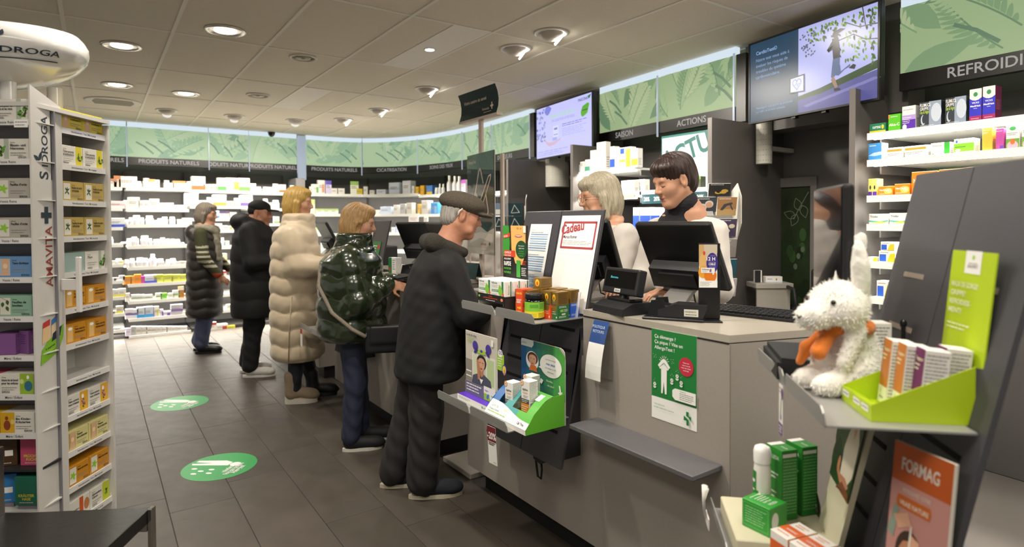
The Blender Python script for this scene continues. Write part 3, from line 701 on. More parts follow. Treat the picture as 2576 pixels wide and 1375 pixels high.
MB().box(-0.0015, -0.745, 0.12, 0.0, -0.7425, ZT-0.03, mat('#7d776f', 0.6)).build('panel_joint', t1)
counter('pale grey service counter in front of the man in the flat cap', [(XF, 3.20), (2.15, 3.20), (2.15, 5.0), (XF, 5.0)], (4.08, 4.66), (XF, 4.1, 0))
counter('pale grey service counter at the far end by the black parka', [(XF, 5.45), (2.15, 5.45), (2.15, 7.1), (XF, 7.1)], None, (XF, 6.3, 0))
# grey ledge on the front of the near counter
gl = mat('#5d5c5f', 0.42, noise=0.04, scale=30)
t = thing('bag_ledge', 'dark grey bag ledge on the front of the near counter', 'ledge', (XF-0.075, 1.47, 0.64))
MB().rbox(-0.075, -0.285, 0, 0.0735, 0.30, 0.017, gl, r=0.002, seg=1).build('board', t)
for y in (-0.2, 0.2): MB().box(0.02, y-0.012, -0.05, 0.0735, y+0.012, 0.0, mat('#4a494b', 0.5)).build('bracket', t)
# ---- green allergy poster on the counter front
gr = mat('#1f7a38', 0.45); wh = mat('#efeeea', 0.5); red = mat('#c22a45', 0.5); blk = mat('#1d1d1f', 0.5); gtx = mat('#2c8a48', 0.5); gy = mat('#8b8986', 0.6)
pw, ph = 0.198, 0.322
mb = MB(); mb.box(-0.0012, -pw, 0, 0, 0, ph, wh); P = Print(mb, (-0.0012, 0, 0), (0, -1, 0), (0, 0, 1), pw, ph)
P.rect(0, 0.245, 1, 1, gr)
P.text('Ça démange ?', 0.07, 0.905, 0.0125, wh, 0.012, 0.115); P.text('Ça pique ? Vite un', 0.07, 0.845, 0.0125, wh, 0.012, 0.155); P.text('AllergoTest !', 0.07, 0.783, 0.0125, wh, 0.012, 0.108)
hd = (0.295, 0.645)
for a in (0.35, 0.75, 1.2, 1.57, 1.95, 2.4, 2.8): P.line([(hd[0]+0.075*math.cos(a), hd[1]+0.048*math.sin(a)), (hd[0]+0.115*math.cos(a), hd[1]+0.075*math.sin(a))], 0.0016, wh)
P.ell(hd[0], hd[1], 0.062, 0.040, wh)
P.poly([(0.17, 0.595), (0.205, 0.565), (0.23, 0.575), (0.23, 0.30), (0.265, 0.30), (0.29, 0.43), (0.315, 0.30), (0.355, 0.30), (0.36, 0.575), (0.385, 0.565), (0.42, 0.60), (0.405, 0.615), (0.34, 0.625), (0.25, 0.625), (0.185, 0.615)], wh)
P.line([(0.18, 0.60), (0.255, 0.655)], 0.010, wh); P.line([(0.41, 0.60), (0.335, 0.655)], 0.010, wh)
P.line([(0.20, 0.59), (0.29, 0.64), (0.265, 0.615)], 0.0012, gr); P.line([(0.39, 0.59), (0.30, 0.64), (0.325, 0.615)], 0.0012, gr)
P.ell(0.785, 0.655, 0.155, 0.100, red, 28)
for k, s in enumerate(('Faites-vous', 'tester tout de', 'suite, c’est simple', 'et vite fait.')): P.text(s, 0.785, 0.690-0.027*k, 0.0042, wh, 0.01, 0.052, 'c')
for (x, y) in ((0.085, 0.385), (0.48, 0.475), (0.60, 0.535), (0.69, 0.475)):
    for a in range(6): P.ell(x+0.022*math.cos(a*1.05), y+0.0135*math.sin(a*1.05), 0.015, 0.0095, wh, 8); P.k -= 1
    P.k += 1; P.ell(x, y, 0.010, 0.006, gr, 8); P.poly(leaf_pts(x, y-0.045, 0.05, 0.025, 0.8, 4, 0.62), wh); P.poly(leaf_pts(x, y-0.045, 0.05, 0.025, 2.3, 4, 0.62), wh); P.line([(x, y-0.045), (x, y)], 0.0012, wh)
for (x, y) in ((.06, .72), (.09, .70), (.12, .715), (.08, .685), (.13, .69), (.47, .70), (.50, .68), (.52, .705), (.49, .66), (.53, .67), (.46, .53), (.49, .545), (.52, .53), (.58, .585), (.61, .60), (.63, .58), (.08, .43), (.10, .45), (.68, .53), (.71, .545)): P.ell(x, y, 0.005, 0.0032, wh, 6); P.k -= 1
P.k += 2
P.poly([(0.56, 0.40), (0.50, 0.375), (0.50, 0.305), (0.56, 0.275), (1, 0.275), (1, 0.40)], wh)
P.text('Concours', 0.66, 0.375, 0.0048, gtx, 0.01, 0.032); P.lines(0.66, 0.288, 0.97, 0.368, 4, gy, seed=3)
P.text('Votre pharmacie.', 0.08, 0.165, 0.0052, gtx, 0.0, 0.052); P.text('Un aller simple vers la guérison.', 0.08, 0.13, 0.0052, gtx, 0.0, 0.095)
cx, cy = 0.83, 0.115; s = 0.030
P.poly([(cx-s*2.6, cy-s*.8), (cx-s*.7, cy-s*.8), (cx-s*.7, cy-s*2.4), (cx+s*.9, cy-s*2.4), (cx+s*.9, cy-s*.4), (cx-s*2.6, cy+s*.8)], gr)
P.poly([(cx-s*.9, cy+s*.9), (cx+s*.7, cy+s*.5), (cx+s*2.6, cy-s*.7), (cx+s*2.6, cy+s*.9), (cx+s*.9, cy+s*.9), (cx+s*.9, cy+s*2.4), (cx-s*.9, cy+s*2.4)], gr)
tag(mb.build('wall_poster', None, loc=(XF-0.0004, 1.483, 0.735)), 'green and white allergy test poster stuck on the near counter front', 'poster')

# ================================================================ DISPLAY KIOSKS (leaning slotted panel with two lipped shelves)
kd = mat('#46454a', 0.42, noise=0.05, scale=60); kdk = mat('#2c2b2e', 0.5); alu = mat('#a3a2a0', 0.35, metal=0.35, noise=0.05, scale=20, stretch=(1, 30, 30)); slot_m = mat('#0c0c0d', 0.8)
ky = lambda z: -0.115+(z-0.435)*0.232
def kiosk(label, loc, rz, w=0.56, ztop=1.49, x_seam=0.0, shelves=(1.045, 0.645), side=True, xl=None, xr=None):
    t = thing('display_kiosk', label, 'display stand', loc, rz); xl = -w/2 if xl is None else xl; xr = w/2 if xr is None else xr
    for (a, b) in ((xl, x_seam-0.002), (x_seam+0.002, xr)):
        mb = MB(); mb.slab([(a, ky(0.435), 0.435), (b, ky(0.435), 0.435), (b, ky(ztop), ztop), (a, ky(ztop), ztop)], (0, 0.012, 0.003), kd)
        for j, z in enumerate((0.56, 0.72, 0.80, 0.89, 0.975)):
            c = (a+b)/2; hw = (b-a)*0.30
            mb.slab([(c-hw, ky(z)-0.0012, z), (c+hw, ky(z)-0.0012, z), (c+hw, ky(z+0.012)-0.0012, z+0.012), (c-hw, ky(z+0.012)-0.0012, z+0.012)], (0, 0.001, 0), slot_m)
        mb.build('back_panel', t)
    for z, yf, nm in ((shelves[0], -0.245, 'upper_shelf'), (shelves[1], -0.375, 'lower_shelf')):
        mb = MB(); yb = ky(z)-0.004
        mb.box(-w/2, yf, z-0.004, w/2, yb, z, alu)
        for (a, b) in ((-w/2, -0.008), (0.008, w/2)):
            r = 0.012; pts = [(a, yf, z-0.004), (b, yf, z-0.004), (b, yf-0.004, z+0.036-r), (b-r, yf-0.005, z+0.036), (a+r, yf-0.005, z+0.036), (a, yf-0.004, z+0.036-r)]
            mb.slab(pts, (0, 0.003, 0), alu)
        mb.build(nm, t)
    if side:
        for x in (xl+0.004, xr-0.004):
            mb = MB(); pts = [(x, ky(0.47), 0.47), (x, -0.004, 0.47), (x, -0.004, 1.0), (x, ky(1.0), 1.0)]
            mb.slab([(p[0], p[1]+0.014, p[2]) for p in pts[:1]]+pts[1:3]+[(pts[3][0], pts[3][1]+0.014, pts[3][2])], (0.006 if x < 0 else -0.006, 0, 0), kdk); mb.build('side_plate', t)
    return t
K1 = kiosk('dark grey leaning display kiosk with the white Cadeau sign', (XF-0.001, 2.145, 0), -PI/2)
K2o, K2r = Vector((1.537, 0.63, 0)), math.radians(-135)
K2 = kiosk('dark grey leaning display kiosk at the right edge with the plush goat', K2o, K2r, ztop=1.565, xl=-0.245, xr=0.30, x_seam=0.02, side=False, shelves=(1.045, 0.605))
# its foot against the counter end
mb = MB(); mb.box(-0.2, 0.0, 0.0, 0.26, 0.09, 0.75, kdk); mb.build('foot', K2)
K3 = kiosk('dark grey leaning display kiosk beside the green puffer jacket', (XF-0.001, 4.37, 0), -PI/2, ztop=1.45)
def kp(o, rz, x, y, z):
    c, s = math.cos(rz), math.sin(rz); return Vector((o[0]+x*c-y*s, o[1]+x*s+y*c, z))
tag(MB().rbox(-0.10, -0.16, 0, 0.10, 0.16, 0.03, mat('#b3ada2', 0.5), r=0.003, seg=1).build('foot_plate', None, loc=(1.80, 3.02, 0.0)), 'pale grey foot plate on the floor between the two counters', 'base plate')
# ---- papers on the kiosk panels: a frame leaning like the panel
def panel_matrix(o, rz, x, z, proud=0.002):
    """local frame on a kiosk panel at (x, z): X right, Z up the panel, -Y towards the viewer"""
    lean = math.atan(0.232); p = kp(o, rz, x, ky(z)-proud, z)
    return Matrix.Translation(p) @ Matrix.Rotation(rz, 4, 'Z') @ Matrix.Rotation(-lean, 4, 'X')
def sheet(name, label, cat, o, rz, x0, z0, w, h, draw, m=wh, th=0.0012, proud=0.003):
    mb = MB(); mb.box(0, -th, 0, w, 0, h, m); P = Print(mb, (0, -th, 0), (1, 0, 0), (0, 0, 1), w, h); draw(P)
    ob = mb.build(name); ob.matrix_world = panel_matrix(o, rz, x0, z0, proud); return tag(ob, label, cat)
O1, R1 = (XF-0.001, 2.145), -PI/2
crd = mat('#a8464b', 0.5)
def draw_cadeau(P):
    x0, x1, y0, y1 = 0.10, 0.93, 0.655, 0.925; t_ = 0.010
    P.line([(x0, y0), (x1, y0), (x1, y1), (x0, y1), (x0, y0)], t_, crd)
    P.text('Cadeau', 0.06, 0.795, 0.044, crd, 0.03, 0.150, rot=0.16)
    P.text('Marcus Rohrer', 0.13, 0.755, 0.014, blk, 0.014, 0.092); P.lines(0.13, 0.685, 0.88, 0.735, 3, mat('#b9b5b3', 0.6), seed=5, fill=0.3)
    P.rect(0.0, 0.5855, 1, 0.587, mat('#d9d6d2', 0.5))
sheet('gift_notice', 'tall white notice headed Cadeau on the near kiosk', 'notice', O1, R1, 0.015, 1.055, 0.255, 0.425, draw_cadeau)
def draw_list(P):
    bl = mat('#7fa3c9', 0.5); bl2 = mat('#a9c0dc', 0.5)
    P.text('Programme', 0.10, 0.915, 0.004, gy, 0, 0.05)
    y = 0.875
    for n in (8, 7, 5):
        P.lines(0.1, y, 0.7, y+0.02, 1, gy, seed=n)
        for k in range(n): P.rect(0.09, y-0.022-k*0.030, 0.90, y-0.008-k*0.030, bl if k % 2 == 0 else bl2)
        y -= n*0.030+0.055
    P.rect(0.1, 0.10, 0.72, 0.15, bl); P.lines(0.1, 0.03, 0.6, 0.07, 2, gy, seed=8)
sheet('price_list', 'white sheet of blue bars on the near kiosk, left of the Cadeau notice', 'notice', O1, R1, -0.215, 1.075, 0.165, 0.365, draw_list)

# ================================================================ FIGURES FOR PRINTED PHOTOS
SK = mat('#d3a184', 0.5); SK2 = mat('#b9805f', 0.5); HB = mat('#3a2a22', 0.5); LIP = mat('#b0524f', 0.5); EYE = mat('#2a211d', 0.5)
def face_print(P, cx, cy, s, hair=HB, skin=SK, long=False, cloth=None, ar=1.0, shade=SK2):
    """bust on a printed picture; s = head half-height in fractions of the sheet height; ar = h/w"""
    X = lambda x: cx+x*s*ar; Y = lambda y: cy+y*s
    if cloth: P.poly([(X(-1.9), Y(-3.0)), (X(-1.7), Y(-1.9)), (X(-0.5), Y(-1.35)), (X(0.5), Y(-1.35)), (X(1.7), Y(-1.9)), (X(1.9), Y(-3.0))], cloth)
    P.ell(X(0), Y(0.22), 0.92*s*ar, 1.0*s, hair, 22)
    if long: P.poly([(X(-.92), Y(.3)), (X(-.98), Y(-1.7)), (X(.98), Y(-1.7)), (X(.92), Y(.3))], hair)
    P.poly([(X(-.32), Y(-.5)), (X(-.36), Y(-1.5)), (X(0), Y(-1.8)), (X(.36), Y(-1.5)), (X(.32), Y(-.5))], shade)
    P.poly([(X(-.66), Y(.35)), (X(-.62), Y(-.25)), (X(-.42), Y(-.72)), (X(-.12), Y(-.98)), (X(.12), Y(-.98)), (X(.42), Y(-.72)), (X(.62), Y(-.25)), (X(.66), Y(.35)), (X(.4), Y(.72)), (X(0), Y(.82)), (X(-.4), Y(.72))], skin)
    for sx in (-1, 1):
        P.ell(X(.28*sx), Y(.02), .13*s*ar, .065*s, wh, 12); P.ell(X(.28*sx), Y(.02), .06*s*ar, .065*s, EYE, 10); P.line([(X(.12*sx), Y(.2)), (X(.44*sx), Y(.2))], .05*s*P.h, EYE)
    P.line([(X(.03), Y(-.02)), (X(.08), Y(-.35)), (X(-.06), Y(-.38))], .035*s*P.h, shade)
    P.ell(X(0), Y(-.62), .24*s*ar, .075*s, LIP, 14); P.line([(X(-.22), Y(-.62)), (X(.22), Y(-.62))], .02*s*P.h, mat('#7c3432', .5))

# ================================================================ CARTONS STANDING ON THINGS
def carton(name, label, cat, loc, rz, w, d, h, base, front=None, right=None, top=None, left=None, group=None, bev=0.0012):
    mb = MB(); mb.rbox(-w/2, 0, 0, w/2, d, h, base, r=bev, seg=1)
    if front: front(Print(mb, (-w/2, 0, 0), (1, 0, 0), (0, 0, 1), w, h))
    if right: right(Print(mb, (w/2, 0, 0), (0, 1, 0), (0, 0, 1), d, h))
    if left: left(Print(mb, (-w/2, d, 0), (0, -1, 0), (0, 0, 1), d, h))
    if top: top(Print(mb, (-w/2, 0, h), (1, 0, 0), (0, 1, 0), w, d))
    else: Print(mb, (-w/2, 0, h), (1, 0, 0), (0, 1, 0), w, d).line([(0.0, 0.94), (1, 0.94)], 0.0006, mat('#8a8a86', 0.6))
    return tag(mb.build(name, None, loc=loc, rz=rz), label, cat, group)
def cpx(uL, vL, uR, vR, z, vtop, rz=None):
    a = on_z(uL, vL, z); b = on_z(uR, vR, z)
    if rz is None: rz = math.atan2(b.y-a.y, b.x-a.x); w = (b-a).length; c = (a+b)/2
    else:
        # keep the left corner, run along rz until column uR
        dx, dy = math.cos(rz), math.sin(rz); lo, hi = 0.0, 0.8
        for _ in range(40):
            m = (lo+hi)/2; u = proj(a.x+dx*m, a.y+dy*m, z)[0]
            if u < uR: lo = m
            else: hi = m
        w = lo; c = Vector((a.x+dx*w/2, a.y+dy*w/2, z))
    return c, rz, w, z_over(a.x, a.y, vtop)-z
# ================================================================ ON THE NEAR KIOSK, UPPER SHELF
Z1 = 1.0455
gold = mat('#86672f', 0.35, metal=0.25); goldk = mat('#6d5426', 0.4, metal=0.2); yel = mat('#ecd32a', 0.45); orr = mat('#e3512a', 0.45); grn = mat('#2a6b35', 0.45); blu = mat('#2f62c9', 0.45); txd = mat('#4a3a1c', 0.6)
def gold_front(botc, name, sub=None):
    def f(P):
        P.rect(0, 0, 1, 0.52, botc); P.ell(0.5, 0.52, 0.40, 0.24, gold, 22)
        P.ell(0.5, 0.80, 0.20, 0.115, yel, 18); P.ell(0.5, 0.775, 0.11, 0.075, orr, 14); P.ell(0.5, 0.755, 0.05, 0.05, mat('#5a2c18', .5), 10); P.rect(0.34, 0.645, 0.66, 0.67, mat('#3fa39a', 0.5))
        P.text(name, 0.5, 0.52, P.w*0.105, mat('#2b3a7a', .5), 0.012, P.w*0.86, 'c')
        P.text('Nature’s', 0.5, 0.27, P.w*0.09, wh if botc is not yel else txd, 0.01, P.w*0.6, 'c'); P.text('Top Quality', 0.5, 0.20, P.w*0.09, wh if botc is not yel else txd, 0.01, P.w*0.7, 'c')
        P.ell(0.14, 0.09, 0.06, 0.035, wh, 10); P.ell(0.86, 0.09, 0.06, 0.035, wh, 10)
    return f
def gold_side(botc, eco=True):
    def f(P):
        P.rect(0, 0, 1, 0.52, botc); P.lines(0.1, 0.56, 0.92, 0.95, 9, txd, seed=4, fill=0.4)
        P.lines(0.12, 0.06, 0.88, 0.13, 2, wh, seed=6)
        if eco: P.rect(0.22, 0.27, 0.50, 0.36, mat('#7fc04a', .5)); P.lines(0.54, 0.25, 0.9, 0.37, 4, wh, seed=9); P.rect(0.35, 0.16, 0.68, 0.215, mat('#d9d5c2', .5))
        P.lines(0.1, 0.41, 0.9, 0.49, 2, wh, seed=2)
    return f
KIOSK1 = 'supplement boxes on the near kiosk'
def gbox(label, uL, vL, uR, vR, vtop, d, botc, nm, rz=-PI/2+0.12, z=Z1, eco=True):
    c, r, w, h = cpx(uL, vL, uR, vR, z, vtop, rz)
    return carton('supplement_box', label, 'box', c, r, w, d, h, gold, gold_front(botc, nm), gold_side(botc, eco), group=KIOSK1)
def gratis(P):
    gold_front(yel, 'SPIRULINA')(P); P.k += 1
c, r, w, h = cpx(1278, 786, 1297, 791, Z1, 724, -PI/2+0.12)
carton('supplement_box', 'gold and yellow supplement box left of the red Gratis box', 'box', c, r, w, 0.062, h, gold, gratis, gold_side(yel), group=KIOSK1)
def gr2(P):
    P.rect(0, 0, 1, 1, orr); P.text('GRATIS', 0.5, 0.80, P.w*0.2, yel, 0.03, P.w*0.86, 'c'); P.lines(0.12, 0.46, 0.88, 0.62, 3, wh, fill=0.6)
    P.text('+60', 0.5, 0.24, P.w*0.28, yel, 0.03, P.w*0.7, 'c'); P.text('EXTRA', 0.5, 0.09, P.w*0.22, yel, 0.03, P.w*0.8, 'c')
c, r, w, h = cpx(1298, 791, 1314, 795, Z1, 725.5, -PI/2+0.12)
carton('supplement_box', 'red and yellow supplement box reading Gratis', 'box', c, r, w, 0.062, h, orr, gr2, lambda P: P.lines(0.1, 0.3, 0.9, 0.95, 10, txd), group=KIOSK1)
gbox('gold supplement box half hidden behind the green jar', 1316, 791, 1332, 796, 728, 0.06, yel, 'SPIRULINA')
gbox('gold and red supplement box beside the dark green one', 1366, 800, 1385, 801.5, 730, 0.055, orr, 'ASTAXANTHIN')
gbox('gold and dark green supplement box nearest the shelf corner', 1385, 802, 1403, 803.5, 733, 0.066, grn, 'CHLORELLA')
p = on_z(1434, 799, Z1); carton('supplement_box', 'gold and blue supplement box at the right end of the shelf', 'box', on_z(1425, 797, Z1), -PI/2+0.12, 0.045, 0.055, z_over(p.x, p.y, 730)-Z1, gold, gold_front(blu, 'OMEGA'), gold_side(blu, False), group=KIOSK1)
for k, (u, v) in enumerate(((1352, 788), (1392, 790))):
    q = on_z(u, v, Z1); carton('supplement_box', ('gold supplement box under the topmost gold one', 'gold supplement box behind the red and green ones')[k], 'box', q, -PI/2+0.1, 0.06, 0.06, 0.112, gold, gold_front(yel, 'SPIRULINA'), gold_side(yel), group=KIOSK1)
q = on_z(1352, 788, Z1); carton('supplement_box', 'gold supplement box lying on top of the others', 'box', q+Vector((0, 0, 0.1125)), -PI/2+0.1, 0.05, 0.066, 0.042, gold, lambda P: (P.ell(0.5, 0.5, 0.26, 0.36, yel, 18), P.ell(0.5, 0.42, 0.13, 0.22, orr, 12)), lambda P: P.lines(0.06, 0.25, 0.94, 0.9, 6, txd), group=KIOSK1)
# green jar
q = on_z(1339, 803, Z1); t = thing('supplement_jar', 'round jar with black lid and green and yellow label', 'jar', q+Vector((0.02, 0.012, 0)), -0.5)
R = 0.0395
MB().lathe([(R*0.93, 0), (R, 0.004), (R, 0.070), (R*0.95, 0.078), (R*0.80, 0.083)], mat('#14161a', 0.15), n=28).build('glass', t)
mb = MB()
def arc(mb, z0, z1, a0, a1, m, r=R+0.0006, n=18):
    vs = []
    for i in range(n+1):
        a = a0+(a1-a0)*i/n
        for z in (z0, z1): vs.append((r*math.cos(a), r*math.sin(a), z))
    mb.add(vs, [(2*i, 2*i+2, 2*i+3, 2*i+1) for i in range(n)], m, True)
arc(mb, 0.008, 0.072, -PI, PI, mat('#86c63f', 0.4), n=36); arc(mb, 0.008, 0.034, -PI, PI, yel, R+0.0009, 36); arc(mb, 0.050, 0.062, -2.2, -1.3, mat('#5da03a', .5), R+0.0012); arc(mb, 0.012, 0.026, -2.1, -1.5, mat('#d8c21f', .5), R+0.0013)
for k in range(5): arc(mb, 0.046+k*0.005, 0.0475+k*0.005, -1.2, -0.6, grn, R+0.0013, 8)
for k in range(4): arc(mb, 0.011+k*0.005, 0.0125+k*0.005, -1.3, -0.5, txd, R+0.0013, 8)
mb.build('label', t)
MB().lathe([(R*0.97, 0.083), (R*0.98, 0.086), (R*0.98, 0.101), (R*0.93, 0.104), (0, 0.104)], mat('#0d0d0e', 0.3), n=28).build('lid', t)
# antacid display: black tray on side cheeks with a printed board behind, white boxes on it
aL = on_x(1201, 758, 1.425); aR = on_x(1269, 775, 1.425)
wD = aL.y-aR.y-0.006; cD = (aL.y+aR.y)/2; DZ = 0.075
t = thing('counter_display', 'black cardboard display of antacid boxes with a smiling mouth on its board', 'counter display', (1.425, cD, Z1), -PI/2)
tb = mat('#1c1a1b', 0.5)
mb = MB(); mb.box(-wD/2, 0, DZ-0.03, wD/2, 0.002, DZ+0.004, tb); P = Print(mb, (-wD/2, 0, DZ-0.03), (1, 0, 0), (0, 0, 1), wD, 0.034)
P.text('NOUVEAU', 0.5, 0.68, 0.0045, orr, 0.02, None, 'c'); P.text('CONTRE LES BRÛLURES D’ESTOMAC', 0.5, 0.42, 0.0052, orr, 0.015, wD*0.66, 'c'); P.lines(0.32, 0.12, 0.68, 0.3, 1, wh); P.ell(0.07, 0.6, 0.035, 0.16, mat('#8cc63f', .5), 12); P.ell(0.92, 0.5, 0.045, 0.2, mat('#f08a5a', .5), 12)
mb.build('tray_front', t)
MB().box(-wD/2, 0.002, DZ-0.004, wD/2, 0.135, DZ, tb).build('tray', t)
for x in (-wD/2, wD/2-0.003): MB().slab([(x, 0.004, 0.0), (x, 0.138, 0.0), (x, 0.138, DZ-0.005), (x, 0.004, DZ-0.005)], (0.003, 0, 0), mat('#232022' if x > 0 else '#d9d6cf', 0.5)).build('cheek', t)
mb = MB(); x0, x1, zb, zt = -wD*0.50, wD*0.40, 0.0, 0.380; yb = 0.141
mb.box(x0, yb, zb, x1, yb+0.003, zt, tb); P = Print(mb, (x0, yb, 0.135), (1, 0, 0), (0, 0, 1), x1-x0, zt-0.135)
P.poly([(0, 0.42), (0.26, 0.42), (0.30, 0.8), (0.24, 1), (0, 1)], mat('#3f9a3a', .5)); 
P.poly([(0.32, 1), (0.36, 0.55), (0.52, 0.30), (0.78, 0.28), (0.93, 0.5), (0.93, 1)], mat('#e8b96a', .5)); P.poly([(0.93, 1), (0.93, 0.6), (1, 0.5), (1, 1)], HB); P.poly([(0.25, 1), (0.30, 0.6), (0.36, 0.55), (0.33, 1)], HB)
P.ell(.65, .805, .15, .028, mat('#c46a58', .5), 20); P.poly([(.52, .812), (.60, .822), (.65, .818), (.70, .822), (.78, .812), (.65, .800)], mat('#f0e4dc', .5)); P.ell(0.62, 0.95, 0.05, 0.02, mat('#cf9450', .5)); P.ell(0.74, 0.95, 0.03, 0.015, mat('#cf9450', .5))
P.poly([(0.03, 0.75), (0.30, 0.79), (0.30, 0.865), (0.03, 0.825)], mat('#d9482b', .5)); P.text('NOUVEAU', 0.05, 0.775, 0.009, wh, 0.02, 0.032, rot=0.12)
P.ell(0.77, 0.56, 0.23, 0.165, mat('#1f4a2a', .5), 28); P.text('Film protecteur', 0.77, 0.62, 0.0055, wh, 0.01, 0.045, 'c'); P.text('végétal à base', 0.77, 0.575, 0.0055, wh, 0.01, 0.045, 'c')
for k, s in enumerate(('D’EXTRAIT', 'DE FIGUIER DE', 'BARBARIE')): P.text(s, 0.77, 0.52-0.042*k, 0.0055, mat('#57b24a', .5), 0.01, 0.045, 'c')
P.rect(0.06, 0.415, 0.52, 0.535, mat('#d2452b', .5)); P.text('CONTRE LES', 0.08, 0.475, 0.010, wh, 0.02, 0.052); P.text('BRÛLURES D’ESTOMAC', 0.08, 0.43, 0.006, wh, 0.01, 0.052)
P.text('SOULAGEMENT', 0.06, 0.36, 0.0085, wh, 0.02, 0.056); P.text('RAPIDE', 0.06, 0.25, 0.020, wh, 0.03, 0.056); P.text('PROTECTION', 0.06, 0.175, 0.010, mat('#59b847', .5), 0.02, 0.056); P.text('NATURELLE', 0.06, 0.105, 0.010, mat('#59b847', .5), 0.02, 0.056)
P.rect(0.58, 0.05, 0.74, 0.36, mat('#3f9a3a', .5)); P.lines(0.78, 0.28, 0.98, 0.36, 3, orr); P.lines(0.78, 0.08, 0.98, 0.24, 5, wh); P.rect(0.86, 0.87, 0.96, 0.99, wh)
mb.build('back_board', t)
def reflu(P):
    P.text('Refluctan', 0.05, 0.80, P.h*0.13, mat('#245b37', .5), 0.012, P.w*0.72); P.lines(0.06, 0.52, 0.62, 0.74, 4, gy, fill=0.25); P.rect(0.05, 0.28, 0.62, 0.44, mat('#5d9a6a', .5)); P.lines(0.08, 0.30, 0.55, 0.42, 2, wh)
    P.rect(0.80, 0.20, 0.93, 1.0, mat('#2d7a45', .5)); P.poly(leaf_pts(0.74, 0.02, 0.5, 0.32, 1.75, 8, P.w/P.h), mat('#86c440', .5)); P.ell(0.9, 0.16, 0.07, 0.1, mat('#e05a35', .5), 12); P.lines(0.06, 0.05, 0.5, 0.18, 2, gy, fill=0.25)
def reflu_side(P):
    P.rect(0.72, 0, 0.86, 1, mat('#2d7a45', .5)); P.text('Refluctan', 0.60, 0.15, P.d if hasattr(P, 'd') else 0.008, mat('#245b37', .5), 0.012, P.h*0.7, rot=PI/2); P.rect(0.25, 0.2, 0.5, 0.9, mat('#f0e2d8', .5))
wb = (wD-0.004)/2; n = 0
names = ['left white antacid box in the front row of the black display', 'right white antacid box in the front row of the black display', 'left white antacid box in the middle row of the display', 'right white antacid box in the middle row of the display', 'left white antacid box in the back row of the display', 'right white antacid box in the back row of the display']
for row in range(3):
    for k in range(2):
        lx, ly = -wD/2+0.001+wb*(k+0.5)+0.001*k, 0.004+row*0.0445
        carton('antacid_box', names[row*2+k], 'box', kp((1.425, cD), -PI/2, lx, ly, Z1+DZ+0.0005), -PI/2, wb-0.0015, 0.0425, 0.066+0.0, wh, reflu if row == 0 else None, reflu_side if k == 1 else None, group='antacid boxes on the near kiosk')
t = thing('leaflet_pack', 'flat pack of pale green leaflets lying at the front of the shelf', 'leaflets', (1.425, cD, Z1), -PI/2)
mb = MB(); mb.box(-wD*0.42, -0.008, 0.001, wD*0.5, 0.07, 0.010, mat('#cfd6c6', .5)); P = Print(mb, (-wD*0.42, -0.008, 0.010), (1, 0, 0), (0, 1, 0), wD*0.92, 0.078); P.rect(0.1, 0.15, 0.9, 0.9, mat('#8a9486', .5)); P.lines(0.2, 0.3, 0.8, 0.8, 4, wh); mb.build('cards', t)
MB().box(-wD*0.42, -0.0095, 0.0, wD*0.5, -0.008, 0.012, mat('#e6ebdf', .5)).build('front_card', t)
# small leaflets standing against the Cadeau notice
p = on_z(1455, 792, Z1)
mb = MB(); mb.box(-0.04, 0, 0, 0.04, 0.004, 0.105, mat('#e4e2e4', .5)); P = Print(mb, (-0.04, 0, 0), (1, 0, 0), (0, 0, 1), 0.08, 0.105); P.rect(0, 0, 1, 0.42, mat('#b9bcd6', .5)); P.text('ET INFORMATION', 0.2, 0.72, 0.003, gy, 0, 0.05); P.lines(0.2, 0.5, 0.9, 0.66, 3, mat('#c98a80', .5))
ob = mb.build('leaflet', None, loc=kp(O1, R1, 0.225, -0.012, Z1), rz=R1); ob.rotation_euler = (-0.20, 0, R1); tag(ob, 'small white and lilac leaflet leaning at the right of the shelf', 'leaflet')

# ================================================================ ON THE NEAR KIOSK, LOWER SHELF
Z2 = 0.6455
pur = mat('#5a32b8', 0.4); lim = mat('#9ccb3b', 0.45); navy = mat('#2b2a6a', 0.5)
# migraine display: low purple box with a tall photo board
c, r, w, h = cpx(1151, 1002, 1228, 1030, Z2, 985, -PI/2)
t = thing('counter_display', 'purple and white display with a woman holding her head', 'counter display', c, -PI/2)
mb = MB(); mb.box(-w/2, 0, 0, w/2, 0.062, 0.026, pur); P = Print(mb, (-w/2, 0, 0), (1, 0, 0), (0, 0, 1), w, 0.026); P.rect(0, 0, 1, 1, wh); P.lines(0.05, 0.35, 0.45, 0.75, 2, gy); P.ell(0.82, 0.5, 0.02, 0.2, mat('#3f9a8a', .5), 10); P.lines(0.85, 0.35, 0.98, 0.65, 1, gy); mb.build('base_box', t)
bh = z_over(*(kp(c, -PI/2, -w/2, 0.045, 0))[:2], 829)-Z2
mb = MB(); mb.box(-w/2, 0.045, 0.0265, w/2, 0.048, bh, wh); P = Print(mb, (-w/2, 0.045, 0.0265), (1, 0, 0), (0, 0, 1), w, bh-0.0265)
P.rect(0, 0, 1, 1, mat('#c9c3b8', .5)); P.rect(0.0, 0.2, 0.22, 0.55, mat('#8f8a80', .5)); P.rect(0.22, 0.2, 0.42, 0.68, mat('#dfe0d4', .5)); P.rect(0.66, 0.2, 0.96, 0.68, mat('#dfe2d2', .5)); P.rect(0.70, 0.24, 0.92, 0.64, mat('#b9cc9a', .5)); P.rect(0.26, 0.24, 0.40, 0.64, mat('#cfd8bb', .5)); P.rect(0.02, 0.35, 0.20, 0.37, wh); P.rect(0.02, 0.27, 0.20, 0.29, wh)
face_print(P, 0.53, 0.535, 0.115, mat('#241c1c', .5), SK, False, mat('#4d5062', .5), ar=1.45)
